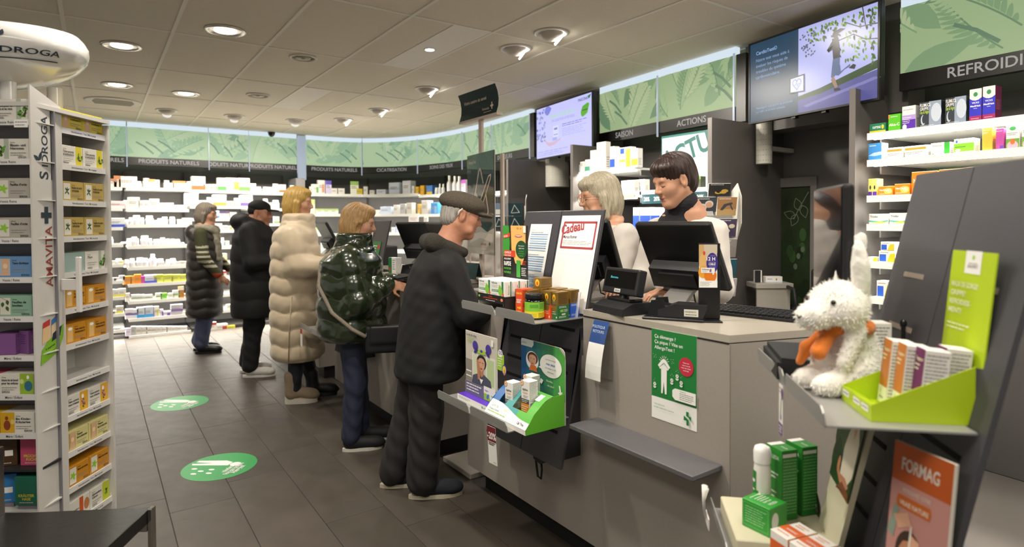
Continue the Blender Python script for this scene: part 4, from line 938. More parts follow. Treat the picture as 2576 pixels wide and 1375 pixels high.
P.poly([(0.42, 0.27), (0.50, 0.30), (0.47, 0.50), (0.42, 0.60), (0.38, 0.56), (0.40, 0.42)], SK2); P.poly([(0.47, 0.30), (0.53, 0.22), (0.59, 0.30)], wh)
P.poly([(0.40, 0.70), (0.45, 0.75), (0.55, 0.765), (0.64, 0.75), (0.68, 0.70), (0.60, 0.69), (0.48, 0.69)], lim); P.ell(0.54, 0.735, 0.04, 0.022, pur, 12)
for sx, x in ((-1, 0.34), (1, 0.76)): P.ell(x, 0.80, 0.085, 0.075, mat('#4a3a9a', .5), 16); P.poly([(x-0.03*sx, 0.78), (x+0.05*sx, 0.68), (x-0.02*sx, 0.68), (x-0.09*sx, 0.74)], mat('#3b2f80', .5))
P.text('Le mal de crâne', 0.05, 0.93, 0.011, navy, 0.01, 0.085); P.text('vous prend', 0.08, 0.88, 0.011, mat('#8fb83a', .5), 0.01, 0.06); P.text('la tête?', 0.08, 0.835, 0.011, mat('#8fb83a', .5), 0.01, 0.04)
P.rect(0.85, 0.86, 0.92, 0.96, wh); P.rect(0, 0, 1, 0.20, mat('#6d6b80', .5)); P.lines(0.05, 0.04, 0.55, 0.18, 3, wh, fill=0.4); P.rect(0.62, 0.01, 0.98, 0.13, lim); P.rect(0.62, 0.11, 0.98, 0.22, wh); P.text('Algifor', 0.65, 0.145, 0.008, navy, 0.01, 0.04); P.poly(leaf_pts(0.72, 0.03, 0.14, 0.07, 1.2, 5, 0.7), mat('#3f7fc4', .5)); P.poly(leaf_pts(0.86, 0.03, 0.14, 0.07, 1.9, 5, 0.7), mat('#e9f0ef', .5))
mb.build('photo_board', t)
mb = MB(); xr = w/2
mb.box(xr+0.001, 0.046, bh*0.58, xr+0.05, 0.0475, bh*0.80, lim); P = Print(mb, (xr+0.001, 0.046, bh*0.58), (1, 0, 0), (0, 0, 1), 0.049, bh*0.22); P.lines(0.1, 0.2, 0.8, 0.8, 4, wh); P.ell(0.5, 1.06, 0.36, 0.24, wh, 16); P.ell(0.38, 1.1, 0.11, 0.12, pur, 12); P.ell(0.66, 1.1, 0.11, 0.12, pur, 12); P.ell(0.38, 1.1, 0.06, 0.07, wh, 12); P.ell(0.66, 1.1, 0.06, 0.07, wh, 12); P.ell(1.1, 0.12, 0.34, 0.32, pur, 18); P.ell(1.1, 0.12, 0.26, 0.25, mat('#e6d24a', .5), 18); P.poly([(1.02, -0.2), (1.2, -0.2), (1.24, 0.12), (1.12, 0.2), (1.06, 0.05)], mat('#c98a5a', .5)); mb.build('side_tab', t)
# eye care display: blue to green tray with three boxes, curved side walls and a tall board
c, r, w, h = cpx(1224, 1044, 1327, 1083, Z2, 1000, -PI/2)
c.x = 1.305
cz = c; dd = 0.19
t = thing('counter_display', 'blue and green eye care display tray with a speech bubble board', 'counter display', c, -PI/2)
gA, gB, gC, gD = mat('#3f6fae', .4), mat('#4d9a9a', .4), mat('#5fb04a', .4), mat('#5fae2e', .4)
def side_poly(x): return [(x, 0, 0), (x, dd, 0), (x, dd, 0.125), (x, dd*0.72, 0.122), (x, dd*0.45, 0.105), (x, dd*0.22, 0.072), (x, 0.004, 0.02)]
MB().slab(side_poly(w/2-0.002), (0.002, 0, 0), gD).build('right_side', t)
MB().slab(side_poly(-w/2), (0.002, 0, 0), gA).build('left_side', t)
MB().box(-w/2+0.002, 0.002, 0, w/2-0.002, dd, 0.004, gC).build('floor_panel', t)
mb = MB(); n = 14
front = [(0, 0.0), (0.03, 0.03), (0.07, 0.072), (0.10, 0.102)]
# sloping front strip with two openings: bars between them
cols = [gA, gA, gB, gB, gC, gC]
def fy(s): return (0.0+s*dd*0.72, 0.018+0.106*math.sin(min(1, s)*PI/2))
def fpt(x, s, e=0.0): y, z = fy(s); return (x, y-e*0.5, z+e)
for i in range(6):
    x0, x1 = -w/2+w*i/6, -w/2+w*(i+1)/6
    for j in range(10):
        s0, s1 = j/10, (j+1)/10; xm = (x0+x1)/2
        if i in (1, 3, 4) and 3 <= j <= 7 and not (i == 3 and j < 3): continue
        mb.add([fpt(x0, s0), fpt(x1, s0), fpt(x1, s1), fpt(x0, s1)], [(0, 1, 2, 3)], cols[i])
mb.quad((-w/2, 0, 0), (w/2, 0, 0), fpt(w/2, 0), fpt(-w/2, 0), wh)
# white wave at the foot of the front
for i in range(12):
    xa, xb = -w/2+w*i/12, -w/2+w*(i+1)/12; f = lambda q: 0.30-0.16*q+0.03*math.sin(q*6)
    qa, qb = i/12, (i+1)/12; m_ = 4
    for j in range(m_):
        mb.add([fpt(xa, f(qa)*j/m_, .0012), fpt(xb, f(qb)*j/m_, .0012), fpt(xb, f(qb)*(j+1)/m_, .0012), fpt(xa, f(qa)*(j+1)/m_, .0012)], [(0, 1, 2, 3)], wh)
mb.build('front_panel', t)
mb = MB(); n1 = (Vector(fpt(0, 0.2))-Vector(fpt(0, 0))).normalized(); o_ = Vector(fpt(-w/2, 0.02, 0.0022)); P = Print(mb, o_, (1, 0, 0), n1, w, 0.05, base=0.0012)
P.text('LACRYCON', 0.08, 0.60, 0.009, mat('#8a9aa8', .5), 0, 0.046); P.text('DUO', 0.39, 0.58, 0.009, mat('#a8c84a', .5), 0, 0.02); P.text('Protège et hydrate', 0.06, 0.33, 0.008, mat('#5a7a9a', .5), 0.0, 0.07); P.lines(0.05, 0.12, 0.5, 0.25, 1, lim); P.ell(0.80, 0.20, 0.022, 0.10, blk, 14); P.ell(0.80, 0.20, 0.013, 0.06, wh, 14); P.text('Théa', 0.84, 0.12, 0.010, blk, 0.01, 0.024)
mb.build('lettering', t)
for x in (0.14, 0.86):
    mb = MB(); a = [fpt(-w/2+w*(x-0.05), 0.62, .0015), fpt(-w/2+w*(x+0.05), 0.62, .0015), fpt(-w/2+w*(x+0.05), 0.86, .0015), fpt(-w/2+w*(x-0.05), 0.86, .0015)]
    mb.quad(*a, wh); mb.build('price_sticker', t)
bh = z_over(*(kp(c, -PI/2, -w/2, dd, 0))[:2], 849)-Z2
mb = MB(); bw0, bw1 = -w/2-0.005, w/2+0.002
out = [(bw0, 0), (bw1, 0), (bw1, bh-0.05)]+[(bw1-0.03+0.03*math.cos(a), bh-0.03+0.03*math.sin(a)) for a in (0.5, 1.0, 1.57)]+[(bw0+0.012, bh), (bw0, bh-0.012)]
mb.slab([(x, dd+0.002, z) for x, z in out], (0, 0.003, 0), mat('#b9b6ae', .5)); P = Print(mb, (bw0, dd+0.002, 0), (1, 0, 0), (0, 0, 1), bw1-bw0, bh)
for i in range(8):
    a, b = i/8, (i+1)/8; f = lambda a: 1.0 if a < .86 else 1-((a-.86)/.14)**2*0.10
    t_ = (i+0.5)/8; cc = tuple((1-t_)*p+t_*q for p, q in zip(lin('#1d4f8c'), lin('#4fa636'))); cc = tuple(round(q*(0.75 if 2 <= i <= 5 else 1.0), 4) for q in cc)
    P.poly([(a, 0.3), (b, 0.3), (b, f(b)-0.004), (a, f(a)-0.004)], mat(cc, .4)); P.k -= 1
P.k += 1
P.poly([(0, 0.90), (0.26, 0.90), (0.30, 0.94), (0.30, 1), (0.02, 1), (0, 0.98)], mat('#d5dbd8', .5)); P.text('LACRYCON', 0.02, 0.935, 0.007, mat('#5a6a7a', .5), 0, 0.032)
P.ell(0.27, 0.72, 0.15, 0.13, wh, 24); face_print(P, 0.28, 0.735, 0.085, mat('#5a3526', .5), SK, False, None, ar=1.6); P.poly([(0.20, 0.58), (0.40, 0.58), (0.36, 0.66), (0.24, 0.66)], mat('#d9783a', .5))
P.ell(0.70, 0.72, 0.24, 0.155, wh, 28); P.poly([(0.42, 0.665), (0.52, 0.70), (0.54, 0.64)], wh)
P.text('Comment protéger', 0.70, 0.79, 0.0068, gy, 0, 0.068, 'c'); P.text('mes yeux', 0.70, 0.725, 0.011, blu, 0.015, 0.058, 'c'); P.text('de la fatigue et de la', 0.70, 0.675, 0.0065, gy, 0, 0.07, 'c'); P.text('sécheresse?', 0.70, 0.625, 0.0065, gy, 0, 0.042, 'c')
P.text('Réveillez', 0.68, 0.50, 0.0085, mat('#cfe6c0', .5), 0, 0.045, 'c'); P.text('vos yeux!', 0.70, 0.44, 0.0085, mat('#cfe6c0', .5), 0, 0.045, 'c'); P.poly([(0.88, 0.50), (0.91, 0.50), (0.93, 0.42), (0.96, 0.43), (0.92, 0.36), (0.86, 0.40), (0.895, 0.415)], wh); P.poly([(0.48, 0.52), (0.54, 0.50), (0.50, 0.44), (0.46, 0.46)], wh)
mb.build('back_board', t)
ora = mat('#e0922a', .45)
def bl_front(P):
    P.rect(0, 0, 1, 0.30, ora); P.rect(0.0, 0.30, 1, 0.44, mat('#4a4644', .5)); P.lines(0.06, 0.32, 0.9, 0.42, 2, wh); P.text('BLEPHA', 0.2, 0.70, P.w*0.17, blk, 0.02, P.w*0.66); P.text('CLEAN', 0.2, 0.605, P.w*0.16, ora, 0.01, P.w*0.6); P.lines(0.25, 0.47, 0.9, 0.56, 2, gy)
    for a in range(3): P.ell(0.12, 0.93, 0.20-0.06*a, 0.10-0.03*a, (ora, wh, ora)[a], 14)
    P.lines(0.06, 0.04, 0.9, 0.24, 3, wh, fill=0.3)
def bl_side(P): P.rect(0, 0, 1, 0.16, ora); P.lines(0.06, 0.36, 0.95, 0.98, 16, gy, fill=0.5, rag=0.1); P.lines(0.1, 0.18, 0.6, 0.33, 8, blk, fill=0.5, rag=0)
for k, (x, y, lab) in enumerate(((-w*0.16, 0.055, 'white and orange eye care box at the left of the blue and green tray'), (w*0.01, 0.115, 'white and orange eye care box at the back of the blue and green tray'), (w*0.22, 0.058, 'white and orange eye care box at the right of the blue and green tray'))):
    carton('eye_care_box', lab, 'box', kp(c, -PI/2, x, y, Z2+0.0045+(0.05 if k else 0.022)), -PI/2+0.1, 0.046, 0.046, 0.125, wh, bl_front, bl_side, group='eye care boxes in the tray')
for k, (x, y) in enumerate(((-w*0.16, 0.055), (w*0.01, 0.115), (w*0.22, 0.058))):       # riser blocks inside the tray
    MB().box(x-0.028, y-0.008, 0.0045, x+0.028, y+0.06, 0.0045+(0.0495 if k else 0.0215), gC if k == 2 else mat('#2e6e5a', .5)).build('riser', t)
# -20 % tag hanging from the lip of the lower shelf
q = on_x(1237, 1065, 1.268)
tw, th = 0.052, 0.152
mb = MB(); mb.box(-tw/2, -0.0006, -th, tw/2, 0.0006, 0, wh); P = Print(mb, (-tw/2, -0.0006, -th), (1, 0, 0), (0, 0, 1), tw, th); P.rect(0, 0.60, 1, 1, mat('#7a2029', .5)); P.text('-20%', 0.5, 0.67, 0.021, wh, 0.03, tw*1.04, 'c', tall=1.3); P.lines(0.1, 0.50, 0.9, 0.59, 2, blk, fill=0.6); P.text('Amavita', 0.58, 0.05, 0.005, mat('#b8433a', .5), 0, 0.018)
ob = mb.build('price_tag', None, loc=(1.2655, q.y, 0.640), rz=-PI/2+0.10); ob.rotation_euler = (0.06, 0, -PI/2+0.10); tag(ob, 'white and dark red -20% tag hanging from the lower kiosk shelf', 'price tag')
# black scanner holder hanging under the kiosk
p = on_x(1352, 1150, 1.60); t = thing('scanner_holder', 'black scanner holder with a strap loop hanging under the near kiosk', 'holder', (1.60, p.y, 0.40))
mb = MB(); mb.slab([(0, 0.055, 0.09), (0, -0.03, 0.06), (0, -0.045, -0.01), (0, -0.02, -0.03), (0, 0.03, -0.02)], (0.045, 0, 0), mat('#161616', .4)); mb.build('cradle', t)
MB().tube([(0.02, 0.03, 0.05), (0.01, 0.025, -0.03), (0.008, 0.008, -0.095), (0.01, -0.012, -0.10), (0.015, -0.012, -0.06), (0.02, 0.0, -0.02)], 0.005, mat('#0e0e0e', .5), 8).build('strap', t)
MB().box(0.045, -0.02, 0.02, 0.0488, 0.04, 0.08, mat('#161616', .4)).build('mount', t)
# dark generic-medicine poster standing behind the shelf
q = on_x(1172, 800, 1.72)
aL = on_x(1200, 850, 1.70); aR = on_x(1258, 850, 1.70); wv = abs(aL.y-aR.y)
mb = MB(); mb.box(-0.16, 0, 0, 0.03, 0.004, 0.33, mat('#17120f', .4)); P = Print(mb, (-0.16, 0, 0), (1, 0, 0), (0, 0, 1), 0.19, 0.33); P.text('Black', 0.52, 0.80, 0.014, mat('#8a8784', .5), 0.01); P.text('Générique', 0.46, 0.72, 0.014, mat('#8a8784', .5), 0.01, 0.09); P.poly([(0.7, 0.9), (0.75, 1.0), (0.85, 1.0), (0.8, 0.88)], mat('#5a2a2a', .5)); P.poly([(0.3, 0.2), (0.5, 0.5), (0.4, 0.2)], mat('#3a1f1c', .5))
p = on_x(1253, 905, 1.68); tag(mb.build('poster_board', None, loc=(1.60, 2.64, 0.72), rz=-PI/2), 'black generic medicine poster board beside the man in the flat cap', 'poster')
# ================================================================ RIGHT WALL: screens, partitions, shelves, door, rack
def scr(h, e=0.9): return mat(h, 0.3, emit=e)
def tv(label, a, b, z0, z1, draw, th=0.045):
    """flat screen between floor-plan points a (viewer's left) and b (right)"""
    a = Vector((a[0], a[1], 0)); b = Vector((b[0], b[1], 0)); w = (b-a).length; rz = math.atan2(b.y-a.y, b.x-a.x); h = z1-z0
    t = thing('wall_screen', label, 'screen', (a+b)/2+Vector((0, 0, z0)), rz)
    bz = mat('#141416', 0.3); fr = 0.012
    MB().rbox(-w/2, 0.002, 0, w/2, th, h, bz, r=0.006, seg=2).build('casing', t)
    for (x0, y0, x1, y1) in ((-w/2, 0, w/2, fr), (-w/2, h-fr, w/2, h), (-w/2, fr, -w/2+fr, h-fr), (w/2-fr, fr, w/2, h-fr)): MB().box(x0, -0.004, y0, x1, 0.002, y1, bz).build('bezel', t)
    mb = MB(); mb.box(-w/2+fr, 0.0, fr, w/2-fr, 0.002, h-fr, scr('#202428', .3)); P = Print(mb, (-w/2+fr, 0.0, fr), (1, 0, 0), (0, 0, 1), w-2*fr, h-2*fr); draw(P); mb.build('display', t)
    MB().box(-0.10, th, h*0.35, 0.10, th+0.12, h*0.65, bz).build('wall_bracket', t)
    for x in (-0.12, 0.10): MB().box(x, 0.004, -0.014, x+0.03, th-0.01, 0.0, bz).build('sensor', t)
    return t
def draw_run(P):
    P.rect(0, 0, 0.43, 1, scr('#24435c')); P.rect(0.43, 0, 1, 1, scr('#b4b8ee')); P.poly([(0.43, 0), (1, 0), (1, 0.30), (0.43, 0.16)], scr('#5b5b98')); P.poly([(0.43, 0.20), (0.6, 0.24), (1, 0.40), (1, 0.31), (0.6, 0.175), (0.43, 0.155)], scr('#2f4a22'))
    for k in range(5): P.poly([(0.5+k*.1, 0.05+.03*k), (0.62+k*.1, 0.09+.03*k), (0.58+k*.1, 0.11+.03*k), (0.47+k*.1, 0.075+.03*k)], scr('#7d7cba'))
    rr = random.Random(4)
    for k in range(150):
        x = 0.50+0.5*rr.random()**0.75; y = 1.0-(0.50 if x > .72 else .22)*rr.random()**1.1*(0.4+x*0.8)
        if y < 0.36: continue
        P.poly(leaf_pts(min(.97, x), min(.96, y), 0.022+0.018*rr.random(), 0.014, -1.2+rr.uniform(-.7, .7), 4, P.w/P.h), scr(rr.choice(('#3c5a2a', '#6f9a2f', '#2c3f26', '#88b03c', '#4a6a34')))); P.k -= 1
    P.k += 1
    for pts in (((1, .78), (.88, .80), (.78, .90)), ((1, .62), (.92, .65), (.84, .74), (.74, .72)), ((.9, 1), (.92, .8))): P.line(pts, 0.006, scr('#241f1c'))
    for k in range(40): P.poly(leaf_pts(0.45+0.12*rr.random(), 0.62+0.3*rr.random(), 0.018, 0.012, rr.random()*6, 4, P.w/P.h), scr('#5c6278')); P.k -= 1
    P.k += 1
    d = scr('#1c1a22'); jn = scr('#55698f'); sk = scr('#a07a6a')
    P.ell(0.715, 0.80, 0.022, 0.042, d, 14); P.poly([(0.70, 0.83), (0.75, 0.85), (0.785, 0.83), (0.74, 0.80)], d); P.poly([(0.69, 0.76), (0.735, 0.76), (0.75, 0.60), (0.745, 0.52), (0.70, 0.52), (0.695, 0.62)], d)
    P.line([(0.70, 0.72), (0.665, 0.64), (0.70, 0.66)], 0.022, d); P.poly([(0.698, 0.53), (0.748, 0.53), (0.745, 0.40), (0.70, 0.31), (0.685, 0.33), (0.69, 0.42)], jn); P.poly([(0.70, 0.34), (0.715, 0.30), (0.735, 0.21), (0.715, 0.20), (0.685, 0.30)], sk)
    P.poly([(0.73, 0.50), (0.75, 0.44), (0.755, 0.37), (0.82, 0.40), (0.82, 0.43), (0.74, 0.33), (0.70, 0.35)], jn); P.poly([(0.81, 0.385), (0.84, 0.42), (0.86, 0.40), (0.85, 0.36)], d); P.poly([(0.705, 0.20), (0.75, 0.19), (0.755, 0.165), (0.71, 0.165)], d)
    tx = scr('#8fb0dc')
    P.text('CardioTest®', 0.06, 0.845, 0.024, tx, 0.02, 0.21)
    for k, s in enumerate(('Notre test vous aide à', 'évaluer les risques de', 'troubles du système', 'cardiovasculaire.')): P.text(s, 0.06, 0.755-0.072*k, 0.022, tx, 0.0, 0.34)
    for k, s in enumerate(('*Renseignez-vous auprès du personnel', 'sur l’offre de services existante')): P.text(s, 0.06, 0.15-0.05*k, 0.014, tx, 0.0, 0.32)
    P.poly([(0.36, 0.25), (0.485, 0.24), (0.485, 0.45), (0.36, 0.44)], scr('#101c2c')); P.poly([(0.37, 0.265), (0.475, 0.255), (0.475, 0.435), (0.37, 0.425)], scr('#c4ccf0'))
    ht = [(0.422+0.034*math.sin(a)**3, 0.352+0.0045*(13*math.cos(a)-5*math.cos(2*a)-2*math.cos(3*a)-math.cos(4*a))) for a in [2*PI*k/24 for k in range(25)]]
    P.line(ht, 0.006, scr('#8a96c4')); P.line([(0.40, 0.34), (0.413, 0.34), (0.42, 0.37), (0.428, 0.32), (0.434, 0.35), (0.447, 0.35)], 0.004, scr('#8a96c4'))
pA = on_x(1884, 200, 3.77); pB = on_x(2214, 130, 3.60)
tv('large wall screen with a running woman and a CardioTest text', (pA.x, pA.y), (pB.x, pB.y), (on_x(1882, 305, 3.77).z+on_x(2205, 262, 3.60).z)/2, (on_x(1885, 105, 3.77).z+on_x(2222, 3, 3.60).z)/2, draw_run)
def draw_white(P):
    P.rect(0, 0, 1, 1, scr('#c3c4ff', 0.98)); rr = random.Random(9)
    for k in range(46):
        x = 0.01+0.16*rr.random()**1.3; y = 0.34+0.62*rr.random(); P.ell(x, y, 0.018, 0.026, scr(rr.choice(('#8f95d8', '#a9aee6', '#c9ccf6', '#6f78c4', '#9aa3b8'))), 8); P.k -= 1
    P.k += 1; P.poly(leaf_pts(0.16, 0.90, 0.14, 0.10, 0.15, 6, 1.9), scr('#8088e0'))
    P.text('FORME, ABORDABLE ?', 0.24, 0.74, 0.040, scr('#b4e0bc'), 0.02, 0.50); P.text('ON CUIDE POUR VOTRE SOLEIL', 0.30, 0.66, 0.026, scr('#9a9cd0'), 0.01, 0.43)
    P.poly([(0.83, 0.63), (0.86, 0.61), (0.93, 0.66), (0.96, 0.82), (0.93, 0.84), (0.85, 0.80), (0.82, 0.70)], scr('#58b02c')); P.rect(0.845, 0.715, 0.935, 0.735, scr('#2f6a20'))
    P.text('PASCONAT', 0.78, 0.90, 0.028, scr('#3b3f58'), 0.02, 0.18); P.poly([(0.93, 0.95), (0.99, 0.98), (0.96, 0.90)], scr('#2f7a3a'))
    P.lines(0.50, 0.52, 0.93, 0.59, 2, scr('#6a6cc0')); P.lines(0.50, 0.34, 0.93, 0.50, 5, scr('#9a9cdc'), fill=0.25)
    P.rect(0.33, 0.36, 0.43, 0.58, scr('#d8daff')); P.rect(0.35, 0.50, 0.41, 0.54, scr('#7d84c8')); P.rect(0.34, 0.40, 0.42, 0.42, scr('#9aa0dc'))
    P.poly([(0.16, 0.36), (0.24, 0.28), (0.36, 0.28), (0.48, 0.33), (0.46, 0.29), (0.36, 0.22), (0.26, 0.20), (0.20, 0.26)], scr('#d2b4d0')); P.rect(0.32, 0.30, 0.40, 0.36, scr('#a4b0ea'))
    P.lines(0.03, 0.03, 0.62, 0.14, 3, scr('#9a9cdc'), fill=0.3)
pA = on_x(1349, 330, 3.96); pB = on_x(1491, 300, 3.83)
tv('bright white wall screen with a green leaf mark', (pA.x, pA.y), (pB.x, pB.y), 2.10, 2.655, draw_white)
# speaker-dark return beside each screen
for lab, u0, u1, x in (('black panel to the left of the large screen', 1856, 1884, 3.93), ('black panel to the left of the white lit screen', 1337, 1349, 4.10)):
    a = on_x(u0, 250, x); b = on_x(u1, 250, x)
    t = thing('sign_end_panel', lab, 'panel', ((a.x+b.x)/2, (a.y+b.y)/2, 2.16)); hw = abs(a.y-b.y)/2-0.004
    MB().rbox(-0.03, -hw, 0, 0.06, hw, 0.50, mat('#0e0e0f', 0.35), r=0.003, seg=1).build('board', t); MB().box(0.06, -0.01, 0.1, 0.16, 0.01, 0.4, kdk).build('bracket', t)
# partitions (dark grey uprights between the bays)
def partition(label, x0, y, x1, zt):
    t = thing('partition_panel', label, 'partition', ((x0+x1)/2, y, 0)); w = x1-x0
    MB().rbox(-w/2, -0.016, 0.0, w/2, 0.016, zt, wall_m, r=0.002, seg=1).build('board', t)
    MB().box(-w/2-0.003, -0.017, 0.0, -w/2, 0.017, zt, mat('#6f6a67', 0.4)).build('edge_strip', t)
partition('tall dark grey partition right of the lit poster, behind the brochure rack', 3.50, 2.62, 4.38, 2.15)
partition('tall dark grey partition under the white lit screen', 3.50, 4.08, 4.46, 2.12)
partition('tall dark grey partition between the allergy sign and the white lit screen', 3.62, 5.27, 4.50, 2.10)
partition('tall grey partition at the left end of the cold remedy shelves', 3.56, 1.70, 4.28, 2.19)
# pale perforated air ducts beside the screens
pf = mat('#c3c1b6', 0.6, noise=0.10, scale=160)
for lab, u, v0, v1, x, r in (('pale perforated duct hanging under the large screen', 1922, 300, 412, 4.0, 0.055), ('pale perforated panel behind the partition under the white screen', 1402, 395, 470, 4.2, 0.13)):
    p = on_x(u, v1, x); zt = ZC-0.05 if r < .1 else on_x(u, v0, x).z
    t = thing('air_duct', lab, 'air duct', (x, p.y, p.z)); MB().cyl((0, 0, 0), (0, 0, zt-p.z), r, r, pf, 28).build('tube', t)
    mb = MB()
    for k in range(10):
        for j in range(12):
            a = PI*0.75+PI*0.9*k/9; z = 0.02+(min(zt-p.z, .45)-0.04)*j/11; mb.box(r*1.002*math.cos(a)-.002, r*1.002*math.sin(a)-.002, z, r*1.002*math.cos(a)+.002, r*1.002*math.sin(a)+.002, z+.004, mat('#8f8d84', .7))
    mb.build('holes', t)['kind'] = 'stuff'
    MB().box(0, -0.02, 0.1, 4.36-x if r < .1 else 0.2, 0.02, 0.13, pf).build('wall_clip', t)
# ---- the cold remedy shelves at the right edge
offR = 0.27; sR1 = s_off(2178, offR); qR, dR, nR = wall_at(sR1); xr_, yr_ = qR.x+nR.x*offR, qR.y+nR.y*offR
def bay_z(label, s0, s1, off, zs, back, zt):
    q, d, n = wall_at((s0+s1)/2); t = thing('shelf_unit', label, 'shelf unit', (q.x, q.y, 0)); inv = Matrix.Translation((-q.x, -q.y, 0))
    def nb(): m = MB(); m.T = inv; return m
    mb = nb(); band(mb, s0, s1, 0.0, zt, back, back+0.02, gond_m); mb.build('back_panel', t)
    for z in zs:
        b1 = nb(); band(b1, s0, s1, z-0.008, z+0.014, back+0.022, off-0.004, shelf_m); sh = b1.build('shelf', t)
        b2 = nb(); band(b2, s0, s1, z-0.020, z+0.018, off-0.004, off+0.008, rail_m); b2.build('price_rail', sh)
        b3 = nb(); band(b3, s0+0.02, s1-0.02, z-0.018, z-0.009, off-0.035, off-0.010, led_m); b3.build('led_strip', sh)
        for s in (s0+0.03, s1-0.03):
            b4 = nb(); band(b4, s-0.004, s+0.004, z-0.06, z-0.009, back+0.022, off-0.08, dark_m); b4.build('shelf_bracket', sh)
    return t
zR = [z_over(xr_, yr_, v) for v in (344, 411, 500, 571, 664, 752)]
tR = bay_z('grey wall shelf unit of cold remedies at the right edge', sR1-1.7, sR1-0.004, offR, zR, -0.36, 2.15)
mb = MB(); mb.T = Matrix.Translation(-tR.location); P = WallPrint(mb, sR1, sR1-1.2, 1.62, 1.76, off=-0.335); P.rect(0, 0, 1, 1, mat('#3d5433', .5))
for k in range(5): P.line([(0.1+k*.17, .3), (.16+k*.17, .2), (.22+k*.17, .35), (.27+k*.17, .8)], 0.008, mat('#8a9684', .5))
mb.build('leaf_print', tR)
def wall_carton(label, u0, u1, k, vt, base, front, right=None, top=None, dep=0.07, zz=None, name='medicine_box', inset=0.012):
    off = offR-inset; z = (zR[k] if zz is None else zz)+0.0145; uc = (u0+u1)/2
    lo = [wall_at(sR1-1.3*j/260) for j in range(261)]
    def at(u):
        return min(lo, key=lambda q: abs(proj(q[0].x+q[2].x*off, q[0].y+q[2].y*off, z)[0]-u))
    A = at(u0); B = at(u1); a = Vector((A[0].x+A[2].x*off, A[0].y+A[2].y*off, z)); b = Vector((B[0].x+B[2].x*off, B[0].y+B[2].y*off, z))
    c = (a+b)/2; rz = math.atan2(b.y-a.y, b.x-a.x)
    h = z_over(a.x, a.y, vt)-z
    return carton(name, label, 'box', c, rz, max(0.02, (b-a).length-0.004), dep, max(0.02, h), base, front, right, top, group='cold remedies on the right wall shelves')
K = lambda x: 2140+x/4.583
wtm = mat(W_, .45)
def vicks(P):
    P.rect(0, 0, 1, 0.17, mat('#a01f5c', .4)); P.poly([(0, .17), (1, .17), (1, .72), (.75, .66), (.5, .64), (.25, .66), (0, .72)], mat('#2a2cc0', .4)); P.ell(.5, .83, .18, .07, mat('#2f8a4a', .5), 14); P.text('VICKS', .5, .55, P.w*.17, wh, .02, P.w*.6, 'c'); P.text('MediNait', .5, .45, P.w*.17, wh, .03, P.w*.84, 'c'); P.lines(.15, .06, .8, .12, 1, mat('#e2a8c4', .5)); P.lines(.35, .38, .65, .42, 1, wh)
vside = lambda P: (P.rect(0, 0, 1, 1, mat('#6a1f48', .4)), P.lines(.15, .3, .85, .6, 8, mat('#a8708e', .5)))
wall_carton('left of the two tall blue and white syrup boxes', K(1355), K(1508), 0, 226, wtm, vicks, vside)
wall_carton('right of the two tall blue and white syrup boxes', K(1512), K(1668), 0, 219, wtm, vicks, vside)
plu = lambda P: (P.rect(0, 0, .45, 1, mat('#2f3640', .4)), P.rect(.45, 0, 1, 1, mat('#8f9db0', .4)), P.ell(.78, .55, .24, .36, mat('#c4cedb', .4), 20), P.text('FLUIMUCIL', .03, .82, P.h*.13, wh, .02, P.w*.5), P.text('GRIPPE', .03, .68, P.h*.12, wh, .01, P.w*.4), P.text('Day & Night', .03, .55, P.h*.12, mat('#b8dc3a', .5), .01, P.w*.42), P.ell(.18, .3, .11, .2, mat('#b9c4d0', .4), 16), P.ell(.22, .33, .09, .17, mat('#2f3640', .4), 16), P.lines(.05, .03, .7, .1, 2, wh))
bs = lambda P: P.lines(.2, .1, .8, .5, 5, gy)
wall_carton('left of the two slate blue flu remedy boxes', K(782), K(1050), 0, 259, mat('#39424f', .4), plu, bs)
wall_carton('right of the two slate blue flu remedy boxes', K(1085), K(1330), 0, 248, mat('#39424f', .4), plu, bs)
wall_carton('white and purple remedy box right of the lime green one', K(586), K(755), 0, 269, wtm, lambda P: (P.rect(0, 0, 1, .42, mat('#5a2aa8', .4)), P.rect(0, .42, 1, .62, mat('#b49ada', .4)), P.text('SANTASAPINA', .08, .82, P.w*.11, mat('#6a6a9a', .5), 0, P.w*.75), P.ell(.2, .12, .16, .12, wh, 12), P.lines(.05, .25, .7, .55, 4, wh)), bs)
wall_carton('lime green Alca-C box on the top shelf', K(425), K(578), 0, 289, mat('#59c020', .4), lambda P: (P.rect(.0, .75, .12, 1, mat('#d98a4a', .5)), P.text('Alca-C', .06, .32, P.w*.25, wh, .03, P.w*.88), P.lines(.2, .8, .8, .9, 1, wh)), bs)
wall_carton('flat dark green and yellow lozenge box at the shelf end', K(212), K(408), 0, 313, mat('#1f7a58', .4), lambda P: (P.rect(0, 0, 1, .28, mat('#d8c02a', .4)), P.text('KAPTENE', .2, .5, P.h*.24, wh, .02, P.w*.5), P.ell(.82, .62, .08, .22, mat('#e8c82a', .4), 12)), bs, dep=0.05)
wall_carton('white and blue spray box on the second shelf of cold remedies', K(190), K(360), 1, 362, wtm, lambda P: (P.rect(0, 0, 1, 1, mat('#3f8fd8', .4)), P.poly([(0, .3), (.4, .45), (1, .5), (1, .3), (.5, .25)], mat('#b9d8f0', .4)), P.lines(.1, .8, .6, .92, 1, wh)), bs)
gs = lambda P: (P.rect(0, .66, .92, .84, mat('#d2a02a', .4)), P.lines(.05, .25, .8, .5, 2, gy))
wall_carton('left of the two white boxes with a gold stripe', K(412), K(602), 1, 373, wtm, gs, bs, dep=.05)
wall_carton('right of the two white boxes with a gold stripe', K(620), K(896), 1, 369, wtm, gs, bs, dep=.05)
